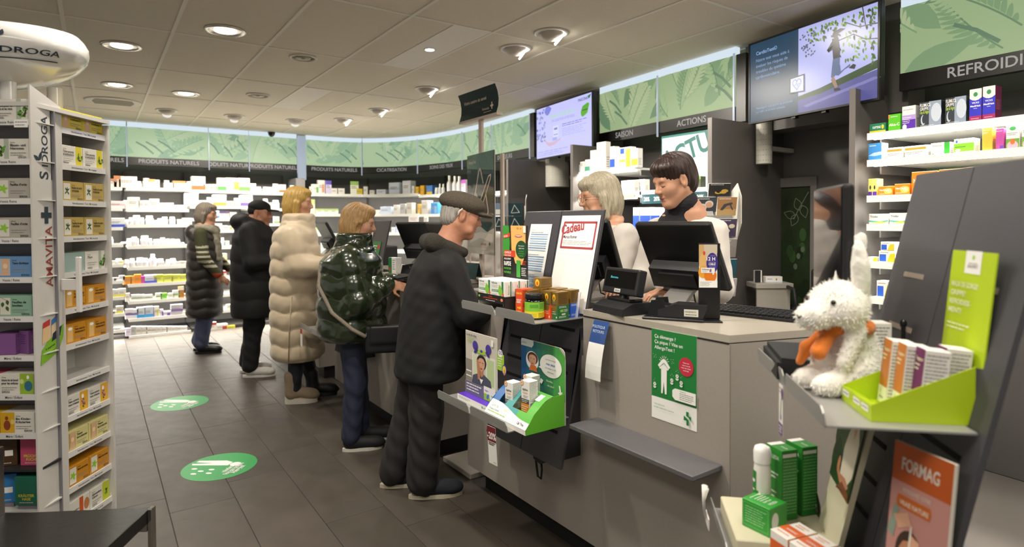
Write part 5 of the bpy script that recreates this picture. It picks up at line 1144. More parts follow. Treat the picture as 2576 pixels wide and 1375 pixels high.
wall_carton('white box with a green block on its right half', K(922), K(1150), 1, 361, wtm, lambda P: (P.rect(.72, .05, 1, 1, mat('#3ab03a', .4)), P.lines(.1, .7, .6, .8, 1, gy), P.rect(.08, .06, .16, .16, mat('#3ab03a', .4))), bs, dep=.05)
wall_carton('white box with a wide lime green band', K(1187), K(1425), 1, 351, wtm, lambda P: (P.rect(.0, .12, 1, .68, mat('#8ad032', .4)), P.ell(.14, .82, .05, .1, mat('#3a7ac0', .4), 12), P.lines(.06, .38, .6, .5, 1, grn), P.ell(.2, .22, .15, .08, wh, 12)), bs)
wall_carton('ochre remedy box beside the pink one', K(1507), K(1640), 1, 322, mat('#d6b83c', .4), lambda P: (P.text('Iberogast', .08, .86, P.w*.15, wh, .02, P.w*.7), P.lines(.08, .72, .6, .82, 2, wh)), bs, dep=.05)
wall_carton('pink remedy box beside the ochre one', K(1668), K(1775), 1, 324, mat('#b8489a', .4), lambda P: (P.rect(.5, 0, 1, .2, mat('#6a3fb0', .4)), P.text('Iberogast', .08, .86, P.w*.15, wh, .02, P.w*.8)), bs, dep=.05)
flw = lambda P: (P.rect(0, 0, 1, .42, mat('#6a9a3a', .4)), P.ell(.5, .14, .42, .2, mat('#e0a8b8', .5), 16), P.ell(.5, .30, .18, .12, mat('#c86a2a', .5), 12), P.ell(.5, .84, .24, .08, mat('#3a9a4a', .5), 14), P.lines(.1, .55, .9, .68, 2, gy))
wall_carton('white herbal box with a pink coneflower', K(1782), K(1950), 1, 315, wtm, flw, bs)
wall_carton('white herbal box with a pink coneflower, cut by the photo edge', K(1958), K(2130), 1, 306, wtm, flw, bs)
K3 = lambda x: 2040+x/3.82
neo = lambda P: (P.ell(.68, .5, .30, .34, mat('#f6c04a', .4), 20), P.ell(.72, .5, .18, .22, mat('#fbe0a0', .4), 16), P.text('NeoCitran', .08, .52, P.h*.19, wh, .03, P.w*.66), P.lines(.1, .15, .6, .26, 2, wh))
nm_ = mat('#e58a1e', .4)
wall_carton('pale yellow and purple twin box at the left of the third shelf', K3(515), K3(638), 2, 450, mat('#e9e77e', .45), lambda P: (P.rect(0, 0, .46, .26, mat('#5a2f98', .4)), P.rect(.54, 0, 1, .26, mat('#5a2f98', .4)), P.ell(.25, .5, .1, .12, txd, 10), P.ell(.75, .5, .1, .12, txd, 10)), bs)
wall_carton('small orange tea remedy box, left of the pair', K3(648), K3(792), 2, 469, nm_, neo, bs, dep=.05)
wall_carton('small orange tea remedy box, right of the pair', K3(800), K3(955), 2, 463, nm_, neo, bs, dep=.05)
wall_carton('tall orange tea remedy box left of the joint', 2291.5, 2358, 2, 433, nm_, neo, bs)
wall_carton('tall orange tea remedy box second from the left', 2360, 2427, 2, 427, nm_, neo, bs)
wall_carton('tall orange tea remedy box third from the left', 2429, 2498, 2, 421, nm_, neo, bs)
pan = lambda P: (P.poly([(0, .25), (.6, .18), (1, .3), (1, .42), (.6, .3), (0, .4)], mat('#5ab0a8', .4)), P.poly([(.1, .2), (.7, .12), (1, .22), (.6, .3)], mat('#b4cc3a', .4)), P.text('Triofan', .08, .66, P.h*.17, navy, .01, P.w*.4), P.lines(.08, .04, .5, .12, 1, gy))
wall_carton('white box with a teal and lime wave, left', K3(555), K3(746), 3, 538, wtm, pan, bs, dep=.05)
wall_carton('white box with a teal and lime wave, right', K3(752), K3(942), 3, 536, wtm, pan, bs, dep=.05)
yb = lambda P: (P.rect(.05, .1, .45, .7, mat('#2f62d0', .4)), P.poly([(.5, .05), (1, .05), (1, .8), (.7, .75)], mat('#d8c82a', .4)), P.lines(.1, .8, .6, .92, 1, gy))
wall_carton('flat white and yellow box at the end of the fifth shelf', K3(508), K3(643), 4, 645, wtm, lambda P: P.poly([(.55, .1), (1, .1), (1, .9), (.7, .9)], mat('#d8c82a', .4)), bs, dep=.05)
o1 = wall_carton('white, blue and yellow box under the upper one of its stack', K3(652), K3(812), 4, 630, wtm, yb, bs)
wall_carton('white, blue and yellow box on top of its stack', K3(664), K3(800), 4, 608, wtm, yb, bs, zz=o1.location.z+o1.bound_box[6][2]-0.0135)
wall_carton('white, blue and yellow box behind the plush hare', 2205, 2245, 5, 705, wtm, yb, bs)
# ---- shelves of the SAISON and ACTIONS bays
X0, Y0s, Y1s = 3.56, 3.38, 4.05
def small_shelf(label, x0, x1, y0, y1, z, rail=rail_m):
    t = thing('wall_shelf', label, 'shelf', (x1, (y0+y1)/2, z)); w = (y1-y0)/2
    MB().box(x0-x1, -w, -0.016, 0, w, 0, shelf_m).build('board', t); MB().box(x0-x1-0.008, -w, -0.028, x0-x1, w, 0.004, rail).build('price_rail', t)
    MB().box(x0-x1+0.012, -w+0.01, -0.027, x0-x1+0.04, w-0.01, -0.018, led_m).build('led_strip', t)
    for y in (-w+0.03, w-0.03): MB().box(x0-x1+0.1, y-0.004, -0.06, 0.0, y+0.004, -0.016, dark_m).build('shelf_bracket', t)
    return t
MB().box(-0.01, -0.71, 0, 0.01, 0.71, 2.15, gond_m)
t = thing('back_wall_panel', 'dark grey back panel behind the seasonal shelves', 'panel', (4.30, 3.35, 0)); MB().box(-0.01, -0.70, 0, 0.01, 0.70, 2.165, gond_m).build('board', t)
zS = [on_x(1442, v, X0).z for v in (436, 498)]+[on_x(1600, 578, 3.62).z]
small_shelf('upper seasonal shelf under the SAISON sign', X0, 4.288, Y0s, Y1s, zS[0]); small_shelf('lower seasonal shelf with a red rail', X0, 4.288, Y0s, Y1s, zS[1], mat('#e6b9ae', .4))
zA = on_x(1763, 472, 3.62).z; small_shelf('offer shelf with the teal 20% strip', 3.62, 4.288, 2.72, 3.36, zA)
small_shelf('lowest offer shelf with blue boxes', 3.62, 4.288, 2.72, 3.36, zA-0.30)
teal = mat('#2f5a66', .4)
mb = MB(); mb.box(-0.31, -0.003, -0.075, 0.31, 0.0, 0, teal); P = Print(mb, (-0.31, -0.003, -0.075), (1, 0, 0), (0, 0, 1), 0.62, 0.075)
for k in range(6): P.text('20%', 0.085+k*0.166, 0.28, 0.034, wh, 0.02, 0.06, 'c')
tag(mb.build('offer_strip', None, loc=(3.611, 3.04, zA-0.0285+0.0), rz=-PI/2), 'teal strip printed 20% hanging from the offer shelf', 'sign')
t = thing('light_box', 'lit white poster box with a teal frame reading ACTUEL', 'sign', (3.86, 3.03, 0), -PI/2)
zt_, zb_ = on_x(1720, 334, 3.85).z, zA+0.02
MB().rbox(-0.34, 0.0, zb_, 0.385, 0.42, zt_, mat('#2f6a66', .4), r=0.004, seg=1).build('frame', t)
mb = MB(); mb.box(-0.325, -0.003, zb_+0.0, 0.37, 0.0, zt_-0.02, mat('#fdfcf6', .4, emit=1.15)); P = Print(mb, (-0.325, -0.003, zb_), (1, 0, 0), (0, 0, 1), 0.695, zt_-0.02-zb_); P.text('ACTUEL', 0.04, 0.36, 0.13, mat('#2a5f5c', .5), 0.03, 0.70, 'l', rot=0.30, tall=1.2); mb.build('lit_face', t)
# products there
def sprod(label, u0, u1, x, z, vt, base, front, dep=0.06, name='medicine_box'):
    a = on_x(u0, 400, x); b = on_x(u1, 400, x); h = z_over(x, a.y, vt)-z
    return carton(name, label, 'box', (x, (a.y+b.y)/2, z+0.0005), -PI/2, abs(a.y-b.y)-0.003, dep, max(.02, h), base, front, bs, group='products in the seasonal and offer bays')
J = lambda x: 1420+x/3.819
lb = mat('#c9dcf0', .45); lm2 = mat('#c4d03a', .45); dbl = mat('#2a50c0', .45); ltg = mat('#4a9a7a', .45)
st1 = lambda a: (lambda P: (P.rect(0, 0.1, 1, .45, a), P.lines(.1, .6, .85, .85, 3, gy)))
for lab, x0, x1, vt, bs_, fr in (('tiny pale blue box at the left end of the upper seasonal shelf', 97, 145, 416, lb, st1(lb)), ('narrow white box second from the left on the seasonal shelf', 148, 192, 407, wtm, st1(wh)), ('narrow white and green box third from the left on the seasonal shelf', 196, 243, 402, wtm, st1(ltg)),
    ('tall white box standing behind on the seasonal shelf', 246, 304, 379, wtm, st1(wh)), ('tallest white box on the seasonal shelf', 308, 396, 359, wtm, st1(lb)), ('white and blue box right of the tallest one', 436, 482, 369, wtm, st1(dbl)), ('white box with blue letters in the middle of the seasonal shelf', 484, 526, 372, wtm, st1(lb)),
    ('wide white box with a lime panel on the seasonal shelf', 530, 640, 372, wtm, lambda P: (P.rect(.55, .05, .95, .9, lm2), P.rect(0, .3, .5, .42, lm2), P.rect(.05, .7, .4, .95, dbl))), ('white box with a lime panel at the right end of the seasonal shelf', 644, 704, 374, wtm, st1(lm2))):
    sprod(lab, J(x0), J(x1), X0+0.012, zS[0], vt, bs_, fr)
for lab, x0, x1, vt, m_ in (('white and blue box half hidden by the grey-haired pharmacist, front', 345, 410, 380, lb), ('low white and teal box at the front of the seasonal shelf', 246, 300, 400, ltg)): pass
sprod('flat white and red box on the lower seasonal shelf', J(88), J(160), X0+0.012, zS[1], 479, wtm, st1(mat('#d87a70', .45))); sprod('white box standing on the lower seasonal shelf', J(163), J(200), X0+0.012, zS[1], 469, wtm, st1(wh))
sprod('white box left of the dark-haired pharmacist on the lower seasonal shelf', 1562, 1596, X0+0.012, zS[1], 455, wtm, st1(lb))
sprod('white and lime box behind the dark-haired pharmacist', 1718, 1745, 3.64, zA, 440, wtm, lambda P: (P.poly([(.3, 0), (1, 0), (1, 1), (.7, .9)], mat('#7ac03a', .45)), P.ell(.3, .4, .2, .25, wh, 12))); sprod('dark grey and lime box at the end of the offer shelf', 1747, 1763, 3.64, zA, 444, mat('#5a5f4a', .45), lambda P: P.rect(0, .75, 1, 1, mat('#7ac03a', .45)))
sprod('pale box left of the dark-haired pharmacist on the offer shelf', 1600, 1622, 3.64, zA, 452, wtm, st1(lb))
for k, (a, b) in enumerate(((1592, 1608), (1610, 1636), (1637, 1660))): sprod('%s white and blue box on the lowest offer shelf' % ('left', 'middle', 'right')[k], a, b, 3.64, zA-0.30, 522, wtm, lambda P: P.rect(0, 0, 1, .62, dbl))
# ---- door with a dark green leaf photo, its frame; the desk and chair beyond
dw = on_x(1905, 470, 4.36); de = on_x(2034, 470, 4.36); zd = dw.z-0.0
dt = struct(thing_d := bpy.data.objects.new('door_1', None)); C.objects.link(dt); dt.location = (4.345, (dw.y+de.y)/2, 0); dt.rotation_euler = (0, 0, -PI/2)
hw = abs(dw.y-de.y)/2+0.02
gdk = mat('#27351f', .25, noise=0.35, scale=5, coat=0.3); wl = mat('#c9cfc4', .5)
for (a, b) in ((-hw, -0.006), (0.006, hw)):
    mb = MB(); mb.box(a, 0, 0.02, b, 0.012, 1.68, gdk); P = Print(mb, (a, 0, 0.02), (1, 0, 0), (0, 0, 1), b-a, 1.66); rr = random.Random(int(a*1000))
    for k in range(14): P.ell(.1+.8*rr.random(), .15+.7*rr.random(), .12, .03, mat(rr.choice(('#1c2a18', '#34502a', '#2c4424')), .3, noise=.2, scale=9), 12)
    for k in range(3): P.ell(.2+.6*rr.random(), .45+.3*rr.random(), .07, .014, mat('#5a6a54', .3), 10)
    lw_ = mat('#6f7c68', .5)
    if a > 0:
        P.line([(.95, .98), (.6, .90), (.45, .86)], 0.006, lw_)
        for (x, y, ang) in ((.55, .88, -2.0), (.75, .92, -1.3), (.5, .87, 2.8), (.65, .9, 1.9)): P.line(leaf_pts(x, y, .42, .26, ang, 8, (b-a)/1.66)+[(x, y)], 0.005, lw_)
    for k in range(5): x = .15+.17*k; P.line([(x, .30), (x+.03, .36), (x, .42)], .004, lw_); P.ell(x, .43, .04, .012, lw_, 8)
    mb.build('glass_leaf', dt)
MB().box(-hw-0.05, -0.005, 1.69, hw+0.05, 0.012, 1.76, mat('#6b6864', .5)).build('lintel', dt)
for x in (-hw-0.05, hw+0.004): MB().box(x, -0.005, 0, x+0.046, 0.012, 1.69, mat('#7a7672', .5)).build('jamb', dt)
MB().box(-hw, -0.004, 0.0, hw, 0.012, 0.02, mat('#6b6864', .5)).build('sill', dt)
dk = on_z(1870, 715, 0.75)
t = thing('consulting_desk', 'pale grey desk behind the counter near the leaf door', 'desk', (3.925, 2.435, 0), -0.6089)
dm = mat('#a9a49a', .45)
MB().rbox(-0.13, -0.09, 0.965, 0.13, 0.09, 1.0, dm, r=0.003, seg=1).build('desk_top', t); MB().box(0.085, -0.08, 0, 0.11, 0.08, 0.965, dm).build('side_panel', t); MB().box(-0.12, -0.075, 0.2, 0.085, -0.06, 0.965, dm).build('front_panel', t)
carton('tissue_box', 'white and blue tissue box on the pale desk', 'box', (3.925, 2.40, 1.0005), -0.65, 0.115, 0.06, 0.042, wtm, lambda P: (P.lines(.1, .45, .4, .7, 1, blu), P.rect(.6, .35, .68, .7, mat('#8a8a5a', .5)), P.rect(0, 0, 1, .15, lb)), bs)
carton('phone_dock', 'small black and white phone dock on the pale desk', 'phone', (3.845, 2.47, 1.0005), -0.65, 0.05, 0.03, 0.085, mat('#e4e1dc', .4), lambda P: P.rect(0, 0, .8, 1, blk))
t = thing('office_chair', 'black office chair by the leaf door', 'chair', (4.06, 2.13, 0), 2.5); bk = mat('#1a1a1c', .6)
MB().rbox(-0.17, -0.16, 0.78, 0.17, 0.16, 0.85, bk, r=0.03, seg=3).build('seat', t); MB().rbox(-0.15, 0.15, 0.90, 0.15, 0.185, 1.12, bk, r=0.016, seg=3).build('backrest', t); MB().cyl((0, 0, 0.1), (0, 0, 0.78), 0.03, 0.025, mat('#3a3a3c', .3, metal=.6), 12).build('column', t)
for k in range(5): a = 2*PI*k/5; MB().tube([(0, 0, .12), (.19*math.cos(a), .19*math.sin(a), .06), (.2*math.cos(a), .2*math.sin(a), .0)], [.02, .015, .02], bk, 8).build('leg', t)
for s in (-1, 1): MB().tube([(s*.165, .05, .81), (s*.20, .05, .88), (s*.20, .03, .97), (s*.20, -.12, .98)], .012, bk, 8).build('armrest', t)
MB().tube([(0, .14, .80), (0, .20, .84), (0, .185, .95)], .018, bk, 8).build('back_post', t)
# ---- brochure rack on the partition: clear sloping pockets between white cheeks
ac = glass()
rA = on_x(1803, 600, 3.42); rB = on_x(1902, 600, 3.42)
t = thing('brochure_rack', 'clear brochure rack with white side cheek behind the dark-haired pharmacist', 'rack', (3.45, 2.57, 0), -0.55)
rw = 0.30; rc = mat('#cfcdc6', .45)
def cheek(x): MB().slab([(x, 0.03, 1.64), (x, -0.06, 1.69), (x, -0.12, 1.60), (x, -0.12, 1.42), (x, -0.02, 1.26), (x, 0.03, 1.22)], (0.006, 0, 0), rc).build('cheek', t)
cheek(rw/2+0.002); MB().box(-rw/2, 0.012, 0.92, rw/2, 0.016, 1.72, ac).build('back_sheet', t); MB().box(-rw/2-0.004, 0.005, 0.92, -rw/2, 0.02, 1.75, ac).build('side_rod', t); MB().box(-rw/2, 0.016, 1.2, rw/2, 0.024, 1.5, rc).build('mount', t)
MB().box(-.08, 0.024, 1.3, .08, 0.06, 1.4, rc).build('wall_plate', t)
RACK = []
pics = [('#1f1d1c', '#c9a23a'), ('#3a4048', '#b98a6a'), ('#a87c50', '#3f4248'), ('#5a86b0', '#8a5a3a'), ('#4a3f5a', '#cfc6a8'), ('#4f6a2f', '#9ab43a'), ('#8a8480', '#5a4a38'), ('#4a5230', '#c9b9a4'), ('#1f4f60', '#cfd8dc'), ('#cfd4b8', '#7a7a9a'), ('#a9a4a6', '#c98a4a')]
names = ['black and yellow brochure at the top of the rack', 'brochure showing an old couple in the rack', 'brochure showing a beach yoga pose in the rack', 'brochure with a sleeping woman in the rack', 'dark brochure with a pale round fruit in the rack', 'green salad brochure in the rack', 'grey brochure with two bowls in the rack', 'dark green leaf brochure in the rack', 'teal brochure with a white bottle outline in the rack', 'pale green brochure at the bottom left of the rack', 'grey brochure with an orange ring at the bottom right of the rack']
def broch(P, i):
    a, b = pics[i]; A, B = mat(a, .4), mat(b, .4); P.rect(0, 0, 1, 1, A)
    if i == 1:
        for cx, cy in ((.35, .45), (.68, .62)): P.ell(cx, cy, .22, .2, mat('#d8d4cc', .5), 14); P.ell(cx, cy-.04, .17, .16, SK, 14); P.poly([(cx-.3, 0), (cx-.22, .24), (cx+.22, .24), (cx+.3, 0)], mat('#d5d2cf', .5))
    elif i == 2: P.rect(0, 0, 1, .35, mat('#c2a06c', .5)); P.poly([(.15, .3), (.35, .62), (.75, .72), (.8, .62), (.5, .52), (.3, .28)], B); P.poly([(.7, .62), (.85, .3), (.78, .3), (.62, .6)], B)
    elif i == 3: face_print(P, .55, .5, .22, mat('#4a2f22', .5), SK, True, wh, ar=1.4)
    elif i == 8: P.line([(.35, .1), (.3, .35), (.4, .55), (.38, .75), (.5, .85), (.62, .75), (.6, .55), (.72, .35), (.65, .1), (.35, .1)], .003, wh)
    else:
        rr = random.Random(i)
        for k in range(7): P.ell(.2+.6*rr.random(), .2+.5*rr.random(), .16, .12, B if k % 2 else mat(a, .3, noise=.2, scale=30), 12)
    P.lines(.08, .86, .7, .95, 1, wh)
rows_ = [(1.60, [0]), (1.475, [1, 2]), (1.33, [3, 4]), (1.195, [5, 6]), (1.06, [7, 8]), (0.93, [9, 10])]
for r_i, (z, ids) in enumerate(rows_):
    MB().slab([(-rw/2+.004, -0.075, z-0.004), (rw/2, -0.075, z-0.004), (rw/2, -0.115, z+0.07), (-rw/2+.004, -0.115, z+0.07)], (0, -0.002, 0), ac).build('pocket_front', t)
    MB().box(-rw/2+.004, -0.075, z-0.006, rw/2, 0.012, z-0.003, ac).build('pocket_floor', t)
    for k, i in enumerate(ids):
        x0 = -rw/2+0.012+k*(rw/2-0.004) if len(ids) > 1 else -0.05; w_ = rw/2-0.018 if len(ids) > 1 else rw/2; h_ = 0.125 if i else 0.09
        mb = MB(); mb.box(0, -0.004, 0, w_, 0.004, h_, wh); broch(Print(mb, (0, -0.004, 0), (1, 0, 0), (0, 0, 1), w_, h_), i)
        M_ = Matrix.Translation((3.45, 2.57, 0)) @ Matrix.Rotation(-0.55, 4, 'Z') @ Matrix.Translation((x0, -0.060, z)) @ Matrix.Rotation(0.22, 4, 'X')
        ob = mb.build('brochure'); ob.matrix_world = M_; tag(ob, names[i], 'brochure', 'brochures in the clear rack')
# a second rack far behind, with teal allergy leaflets
t = thing('brochure_rack', 'small clear rack of teal leaflets on the partition left of the white screen', 'rack', (3.58, 5.20, 0), -0.75)
MB().box(-0.17, 0.0, 1.30, 0.17, 0.004, 1.68, ac).build('back_sheet', t)
for z in (1.36, 1.50): MB().box(-0.17, -0.06, z-.005, 0.17, 0.0, z-0.002, ac).build('pocket_floor', t)
MB().slab([(0.19, 0.02, 1.72), (0.19, -.08, 1.66), (0.19, -.1, 1.5), (0.19, 0.02, 1.4)], (0.006, 0, 0), rc).build('cheek', t); MB().box(.17, 0, 1.45, .19, .004, 1.6, rc).build('arm', t); MB().box(-.05, 0.004, 1.4, .05, .05, 1.5, rc).build('wall_plate', t)
tl = mat('#1f3f46', .4)
for k, (x, z, nm) in enumerate(((-.155, 1.50, 'grey-blue leaflet at the top left of the far rack'), (.01, 1.50, 'teal leaflet at the top right of the far rack'), (-.155, 1.36, 'teal leaflet with a check mark at the lower left of the far rack'), (.01, 1.36, 'teal leaflet with a check mark at the lower right of the far rack'))):
    mb = MB(); mb.box(0, -0.004, 0, 0.145, 0.004, 0.13, tl if k else mat('#7d8ea8', .4)); P = Print(mb, (0, -0.004, 0), (1, 0, 0), (0, 0, 1), .145, .13); P.line([(.2, .2), (.45, .85), (.8, .25), (.25, .2)], .005, wh) if k else P.rect(.1, .1, .6, .5, wh)
    ob = mb.build('brochure'); ob.matrix_world = Matrix.Translation((3.58, 5.20, 0)) @ Matrix.Rotation(-.75, 4, 'Z') @ Matrix.Translation((x, -.05, z)) @ Matrix.Rotation(.2, 4, 'X'); tag(ob, nm, 'brochure', 'leaflets in the far rack')
# ================================================================ ON THE COUNTERS
bk = mat('#141416', 0.35); bk2 = mat('#1c1c1f', 0.45); silv = mat('#8f8d8a', 0.3, metal=0.5)
# customer display on its pole
a = on_z(1500, 800, ZT); b = on_z(1604, 812, ZT); 
t = thing('customer_display', 'black customer display with glowing greeting on a short pole', 'display', (1.725, 1.70, ZT), -PI/2-0.12)
mb = MB(); mb.slab([(-0.105, -0.075, 0.0), (-0.105, 0.07, 0.0), (-0.105, 0.07, 0.045), (-0.105, -0.02, 0.045), (-0.105, -0.07, 0.026)], (0.19, 0, 0), bk2); mb.build('base', t)
MB().rbox(-0.08, -0.02, 0.044, 0.06, 0.05, 0.058, bk, r=0.004).build('base_lid', t)
MB().cyl((-0.01, 0.01, 0.05), (-0.01, 0.015, 0.078), 0.022, 0.018, bk, 16).build('pole', t)
head = MB(); head.T = Matrix.Translation((-0.012, 0.0, 0.070)) @ Matrix.Rotation(-0.22, 4, 'X')
head.rbox(-0.108, -0.018, 0, 0.108, 0.022, 0.105, bk2, r=0.006, seg=2); head.box(-0.094, -0.0192, 0.026, 0.094, -0.018, 0.092, mat('#0a0a0b', .15))
P = Print(head, (-0.108, -0.0192, 0), (1, 0, 0), (0, 0, 1), 0.216, 0.105, base=0.0005); P.text('Bienvenu', 0.22, 0.58, 0.0095, mat('#58d8d8', .5, emit=1.2), 0.0, 0.05); P.rect(0.38, 0.06, 0.56, 0.20, mat('#c4c4c0', .4)); P.text('EPSON', 0.47, 0.09, 0.0065, blk, 0.02, 0.034, 'c'); head.build('display_head', t)
# touch screens seen from behind
def pos_screen(label, x, y, rz, tilt=0.50, w=0.355, h=0.30, z=1.20):
    t = thing('till_screen', label, 'till screen', (x, y, ZT), rz)
    M_ = Matrix.Translation((0, 0, z-ZT)) @ Matrix.Rotation(tilt, 4, 'X')
    mb = MB(); mb.T = M_; mb.rbox(-w/2, -0.012, -0.03, w/2, 0.018, h-0.03, bk, r=0.010, seg=3); mb.build('screen_case', t)
    mb = MB(); mb.T = M_; mb.box(-w/2+.015, 0.018, -0.015, w/2-.015, 0.0188, h-.045, mat('#2b3038', .1)); mb.build('glass', t)
    mb = MB(); mb.T = M_; mb.slab([(-w*0.40, -0.012, 0.10), (-w*0.40, -0.055, 0.085), (-w*0.40, -0.06, 0.0), (-w*0.36, -0.012, -0.028)], (w*0.72, 0, 0), bk2)
    mb.rbox(-0.09, -0.070, 0.015, 0.08, -0.058, 0.075, bk, r=0.003, seg=1); mb.build('rear_housing', t)
    mb = MB(); L = []
    for k in range(9):
        q = k/8; yy = -0.14+0.15*q; zz = 0.012+(z-ZT-0.02)*math.sin(q*PI/2)**0.9; L.append((yy, zz))
    for (y0, z0), (y1, z1) in zip(L[:-1], L[1:]):
        mb.slab([(-0.055, y0, z0), (0.055, y0, z0), (0.055, y1, z1), (-0.055, y1, z1)], (0, 0.010, -0.012), silv)
    mb.build('stand_arm', t)
    MB().rbox(-0.09, -0.16, 0.0, 0.09, 0.10, 0.014, silv, r=0.004, seg=2).build('foot', t)
    MB().tube([(0.03, -0.02, .17), (.05, -.05, .08), (.07, -.06, .03), (.10, -.03, .012), (.12, .05, .006)], .0035, bk, 6).build('cable', t)
    return t
pos_screen('black till screen seen from behind, in front of the dark-haired pharmacist', 1.985, 1.58, -PI/2+0.06)
pos_screen('black till screen hidden behind the near kiosk', 1.975, 2.12, -PI/2+0.15, tilt=0.42, w=0.30)
pos_screen('left black till screen on the counter beyond the man in the flat cap', 2.00, 3.98, -PI/2+0.35)
pos_screen('right black till screen on the counter beyond the man in the flat cap', 1.99, 3.56, -PI/2-0.15)
pos_screen('black till screen on the farthest counter', 1.98, 6.0, -PI/2)
# card terminal in its cradle
def terminal(label, x, y, rz, sticker=True):
    t = thing('card_terminal', label, 'card terminal', (x, y, ZT), rz)
    MB().rbox(-0.115, -0.065, 0.0, 0.105, 0.085, 0.010, bk, r=0.003, seg=1).build('plate', t)
    mb = MB(); mb.slab([(-0.06, -0.05, 0.011), (0.10, -0.05, 0.011), (0.112, -0.05, 0.040), (0.112, -0.05, 0.058), (0.0, -0.05, 0.060), (-0.06, -0.05, 0.036)], (0, 0.09, 0), bk2); mb.build('cradle', t)
    mb = MB(); mb.T = Matrix.Rotation(0.12, 4, 'Y'); mb.rbox(-0.095, -0.040, 0.020, 0.05, 0.030, 0.050, bk, r=0.006, seg=2); mb.build('handset', t)
    for k, c_ in enumerate(('#d8402a', '#e0c02a', '#3aa04a')):
        mb = MB(); mb.T = Matrix.Rotation(0.12, 4, 'Y'); mb.rbox(-0.085, -0.036+k*0.021, 0.050, -0.074, -0.018+k*0.021, 0.0545, mat(c_, .4), r=0.001, seg=1); mb.build('key', t)
    mb = MB(); mb.T = Matrix.Rotation(0.12, 4, 'Y'); mb.box(-0.02, -0.03, 0.0502, 0.04, 0.02, 0.0508, mat('#20262a', .1)); mb.build('screen', t)
    for k in range(2): MB().slab([(-0.10, -0.045+k*0.085, 0.011), (-0.03, -0.045+k*0.085, 0.011), (-0.04, -0.045+k*0.085, 0.075), (-0.085, -0.045+k*0.085, 0.070)], (0, 0.004, 0), bk).build('shield', t)
    if sticker:
        mb = MB(); P = Print(mb, (0.035, -0.0503, 0.018), (1, 0, 0), (0, 0, 1), 0.05, 0.026); P.rect(0, 0, 1, 1, mat('#cfcdc0', .5)); P.text('INGENICO', 0.08, .55, 0.006, blk, .01, .042); P.lines(.1, .15, .9, .4, 1, blk); mb.build('sticker', t)
    return t
terminal('black card terminal in a cradle with coloured keys on the near counter', 1.775, 1.475, -1.05)
terminal('black card terminal on the counter behind the man in the flat cap', 1.80, 3.72, -0.9, False)
# black board with a pain gel poster
p = on_z(1757, 803, ZT); gx, gy_ = 1.78, 1.335
u_b = Vector((math.cos(-1.05), math.sin(-1.05), 0))
t = thing('poster_stand', 'black stand with a purple and orange pain gel poster', 'poster stand', (1.83, 1.375, ZT), -0.75)
wv_ = 0.062; hv = z_over(1.835, 1.335, 612)-ZT
MB().rbox(-wv_/2-0.004, 0.0, 0.006, wv_/2+0.010, 0.010, hv, bk, r=0.002, seg=1).build('board', t); MB().rbox(-wv_/2-0.004, -0.05, 0, wv_/2+0.01, 0.06, 0.006, bk, r=0.002, seg=1).build('foot', t)
mb = MB(); z0 = hv*0.43; mb.box(-wv_/2-0.003, -0.002, z0, wv_/2-0.001, 0, hv-0.005, wh); P = Print(mb, (-wv_/2-0.003, -0.002, z0), (1, 0, 0), (0, 0, 1), wv_+0.002, hv-0.005-z0)
P.rect(0, .5, 1, 1, mat('#c9bda8', .4)); P.poly([(0, 1), (0, .55), (.2, .5), (.32, .75), (.25, 1)], mat('#c9a46a', .4)); P.ell(.22, .55, .20, .26, mat('#d9b070', .4), 16); P.ell(.28, .80, .07, .05, mat('#d8402a', .5), 10)
P.ell(.22, .36, .26, .14, mat('#e8a02a', .4), 20); P.ell(.62, .28, .34, .16, mat('#e07a1a', .4), 22); P.ell(.72, .57, .32, .24, mat('#3a2a86', .4), 26); P.rect(0.985, .4, 1, .8, mat('#3a2a86', .4))
P.text('JUSQU’À', .86, .73, .0042, mat('#a9a0d8', .5), 0, .016, 'r'); P.text('12 H', .88, .63, .013, wh, .025, .030, 'r'); P.lines(.5, .58, .92, .605, 1, mat('#a9a0d8', .5)); P.text('CIBLÉ', .90, .52, .008, wh, .02, .024, 'r'); P.lines(.55, .47, .92, .495, 1, mat('#a9a0d8', .5))
P.rect(.1, .34, .86, .46, wh); P.text('Voltaren', .14, .405, .0065, navy, .02, .026); P.lines(.14, .355, .5, .39, 2, gy); P.ell(.62, .395, .07, .04, ora, 12); P.poly([(.58, .36), (.62, .43), (.68, .44), (.64, .36)], blu); P.poly([(.72, .30), (.82, .30), (.80, .38), (.74, .38)], wh)
P.rect(0, 0, 1, .16, wh); P.lines(.05, .03, .7, .14, 4, gy)
mb.build('poster', t)
# keyboard
t = thing('keyboard', 'black computer keyboard on the near counter', 'keyboard', (2.06, 1.36, ZT), -1.36)
mb = MB(); mb.slab([(-0.20, -0.07, 0.0), (-0.20, 0.065, 0.0), (-0.20, 0.065, 0.022), (-0.20, -0.07, 0.010)], (0.40, 0, 0), bk); mb.build('case', t)
mb = MB()
for r_ in range(5):
    for c_ in range(18):
        x, y = -0.187+c_*0.0208, -0.055+r_*0.0235; z = 0.012+(y+0.07)*0.089; mb.box(x, y, z, x+0.017, y+0.019, z+0.006, bk2)
mb.build('keys', t)['kind'] = 'stuff'
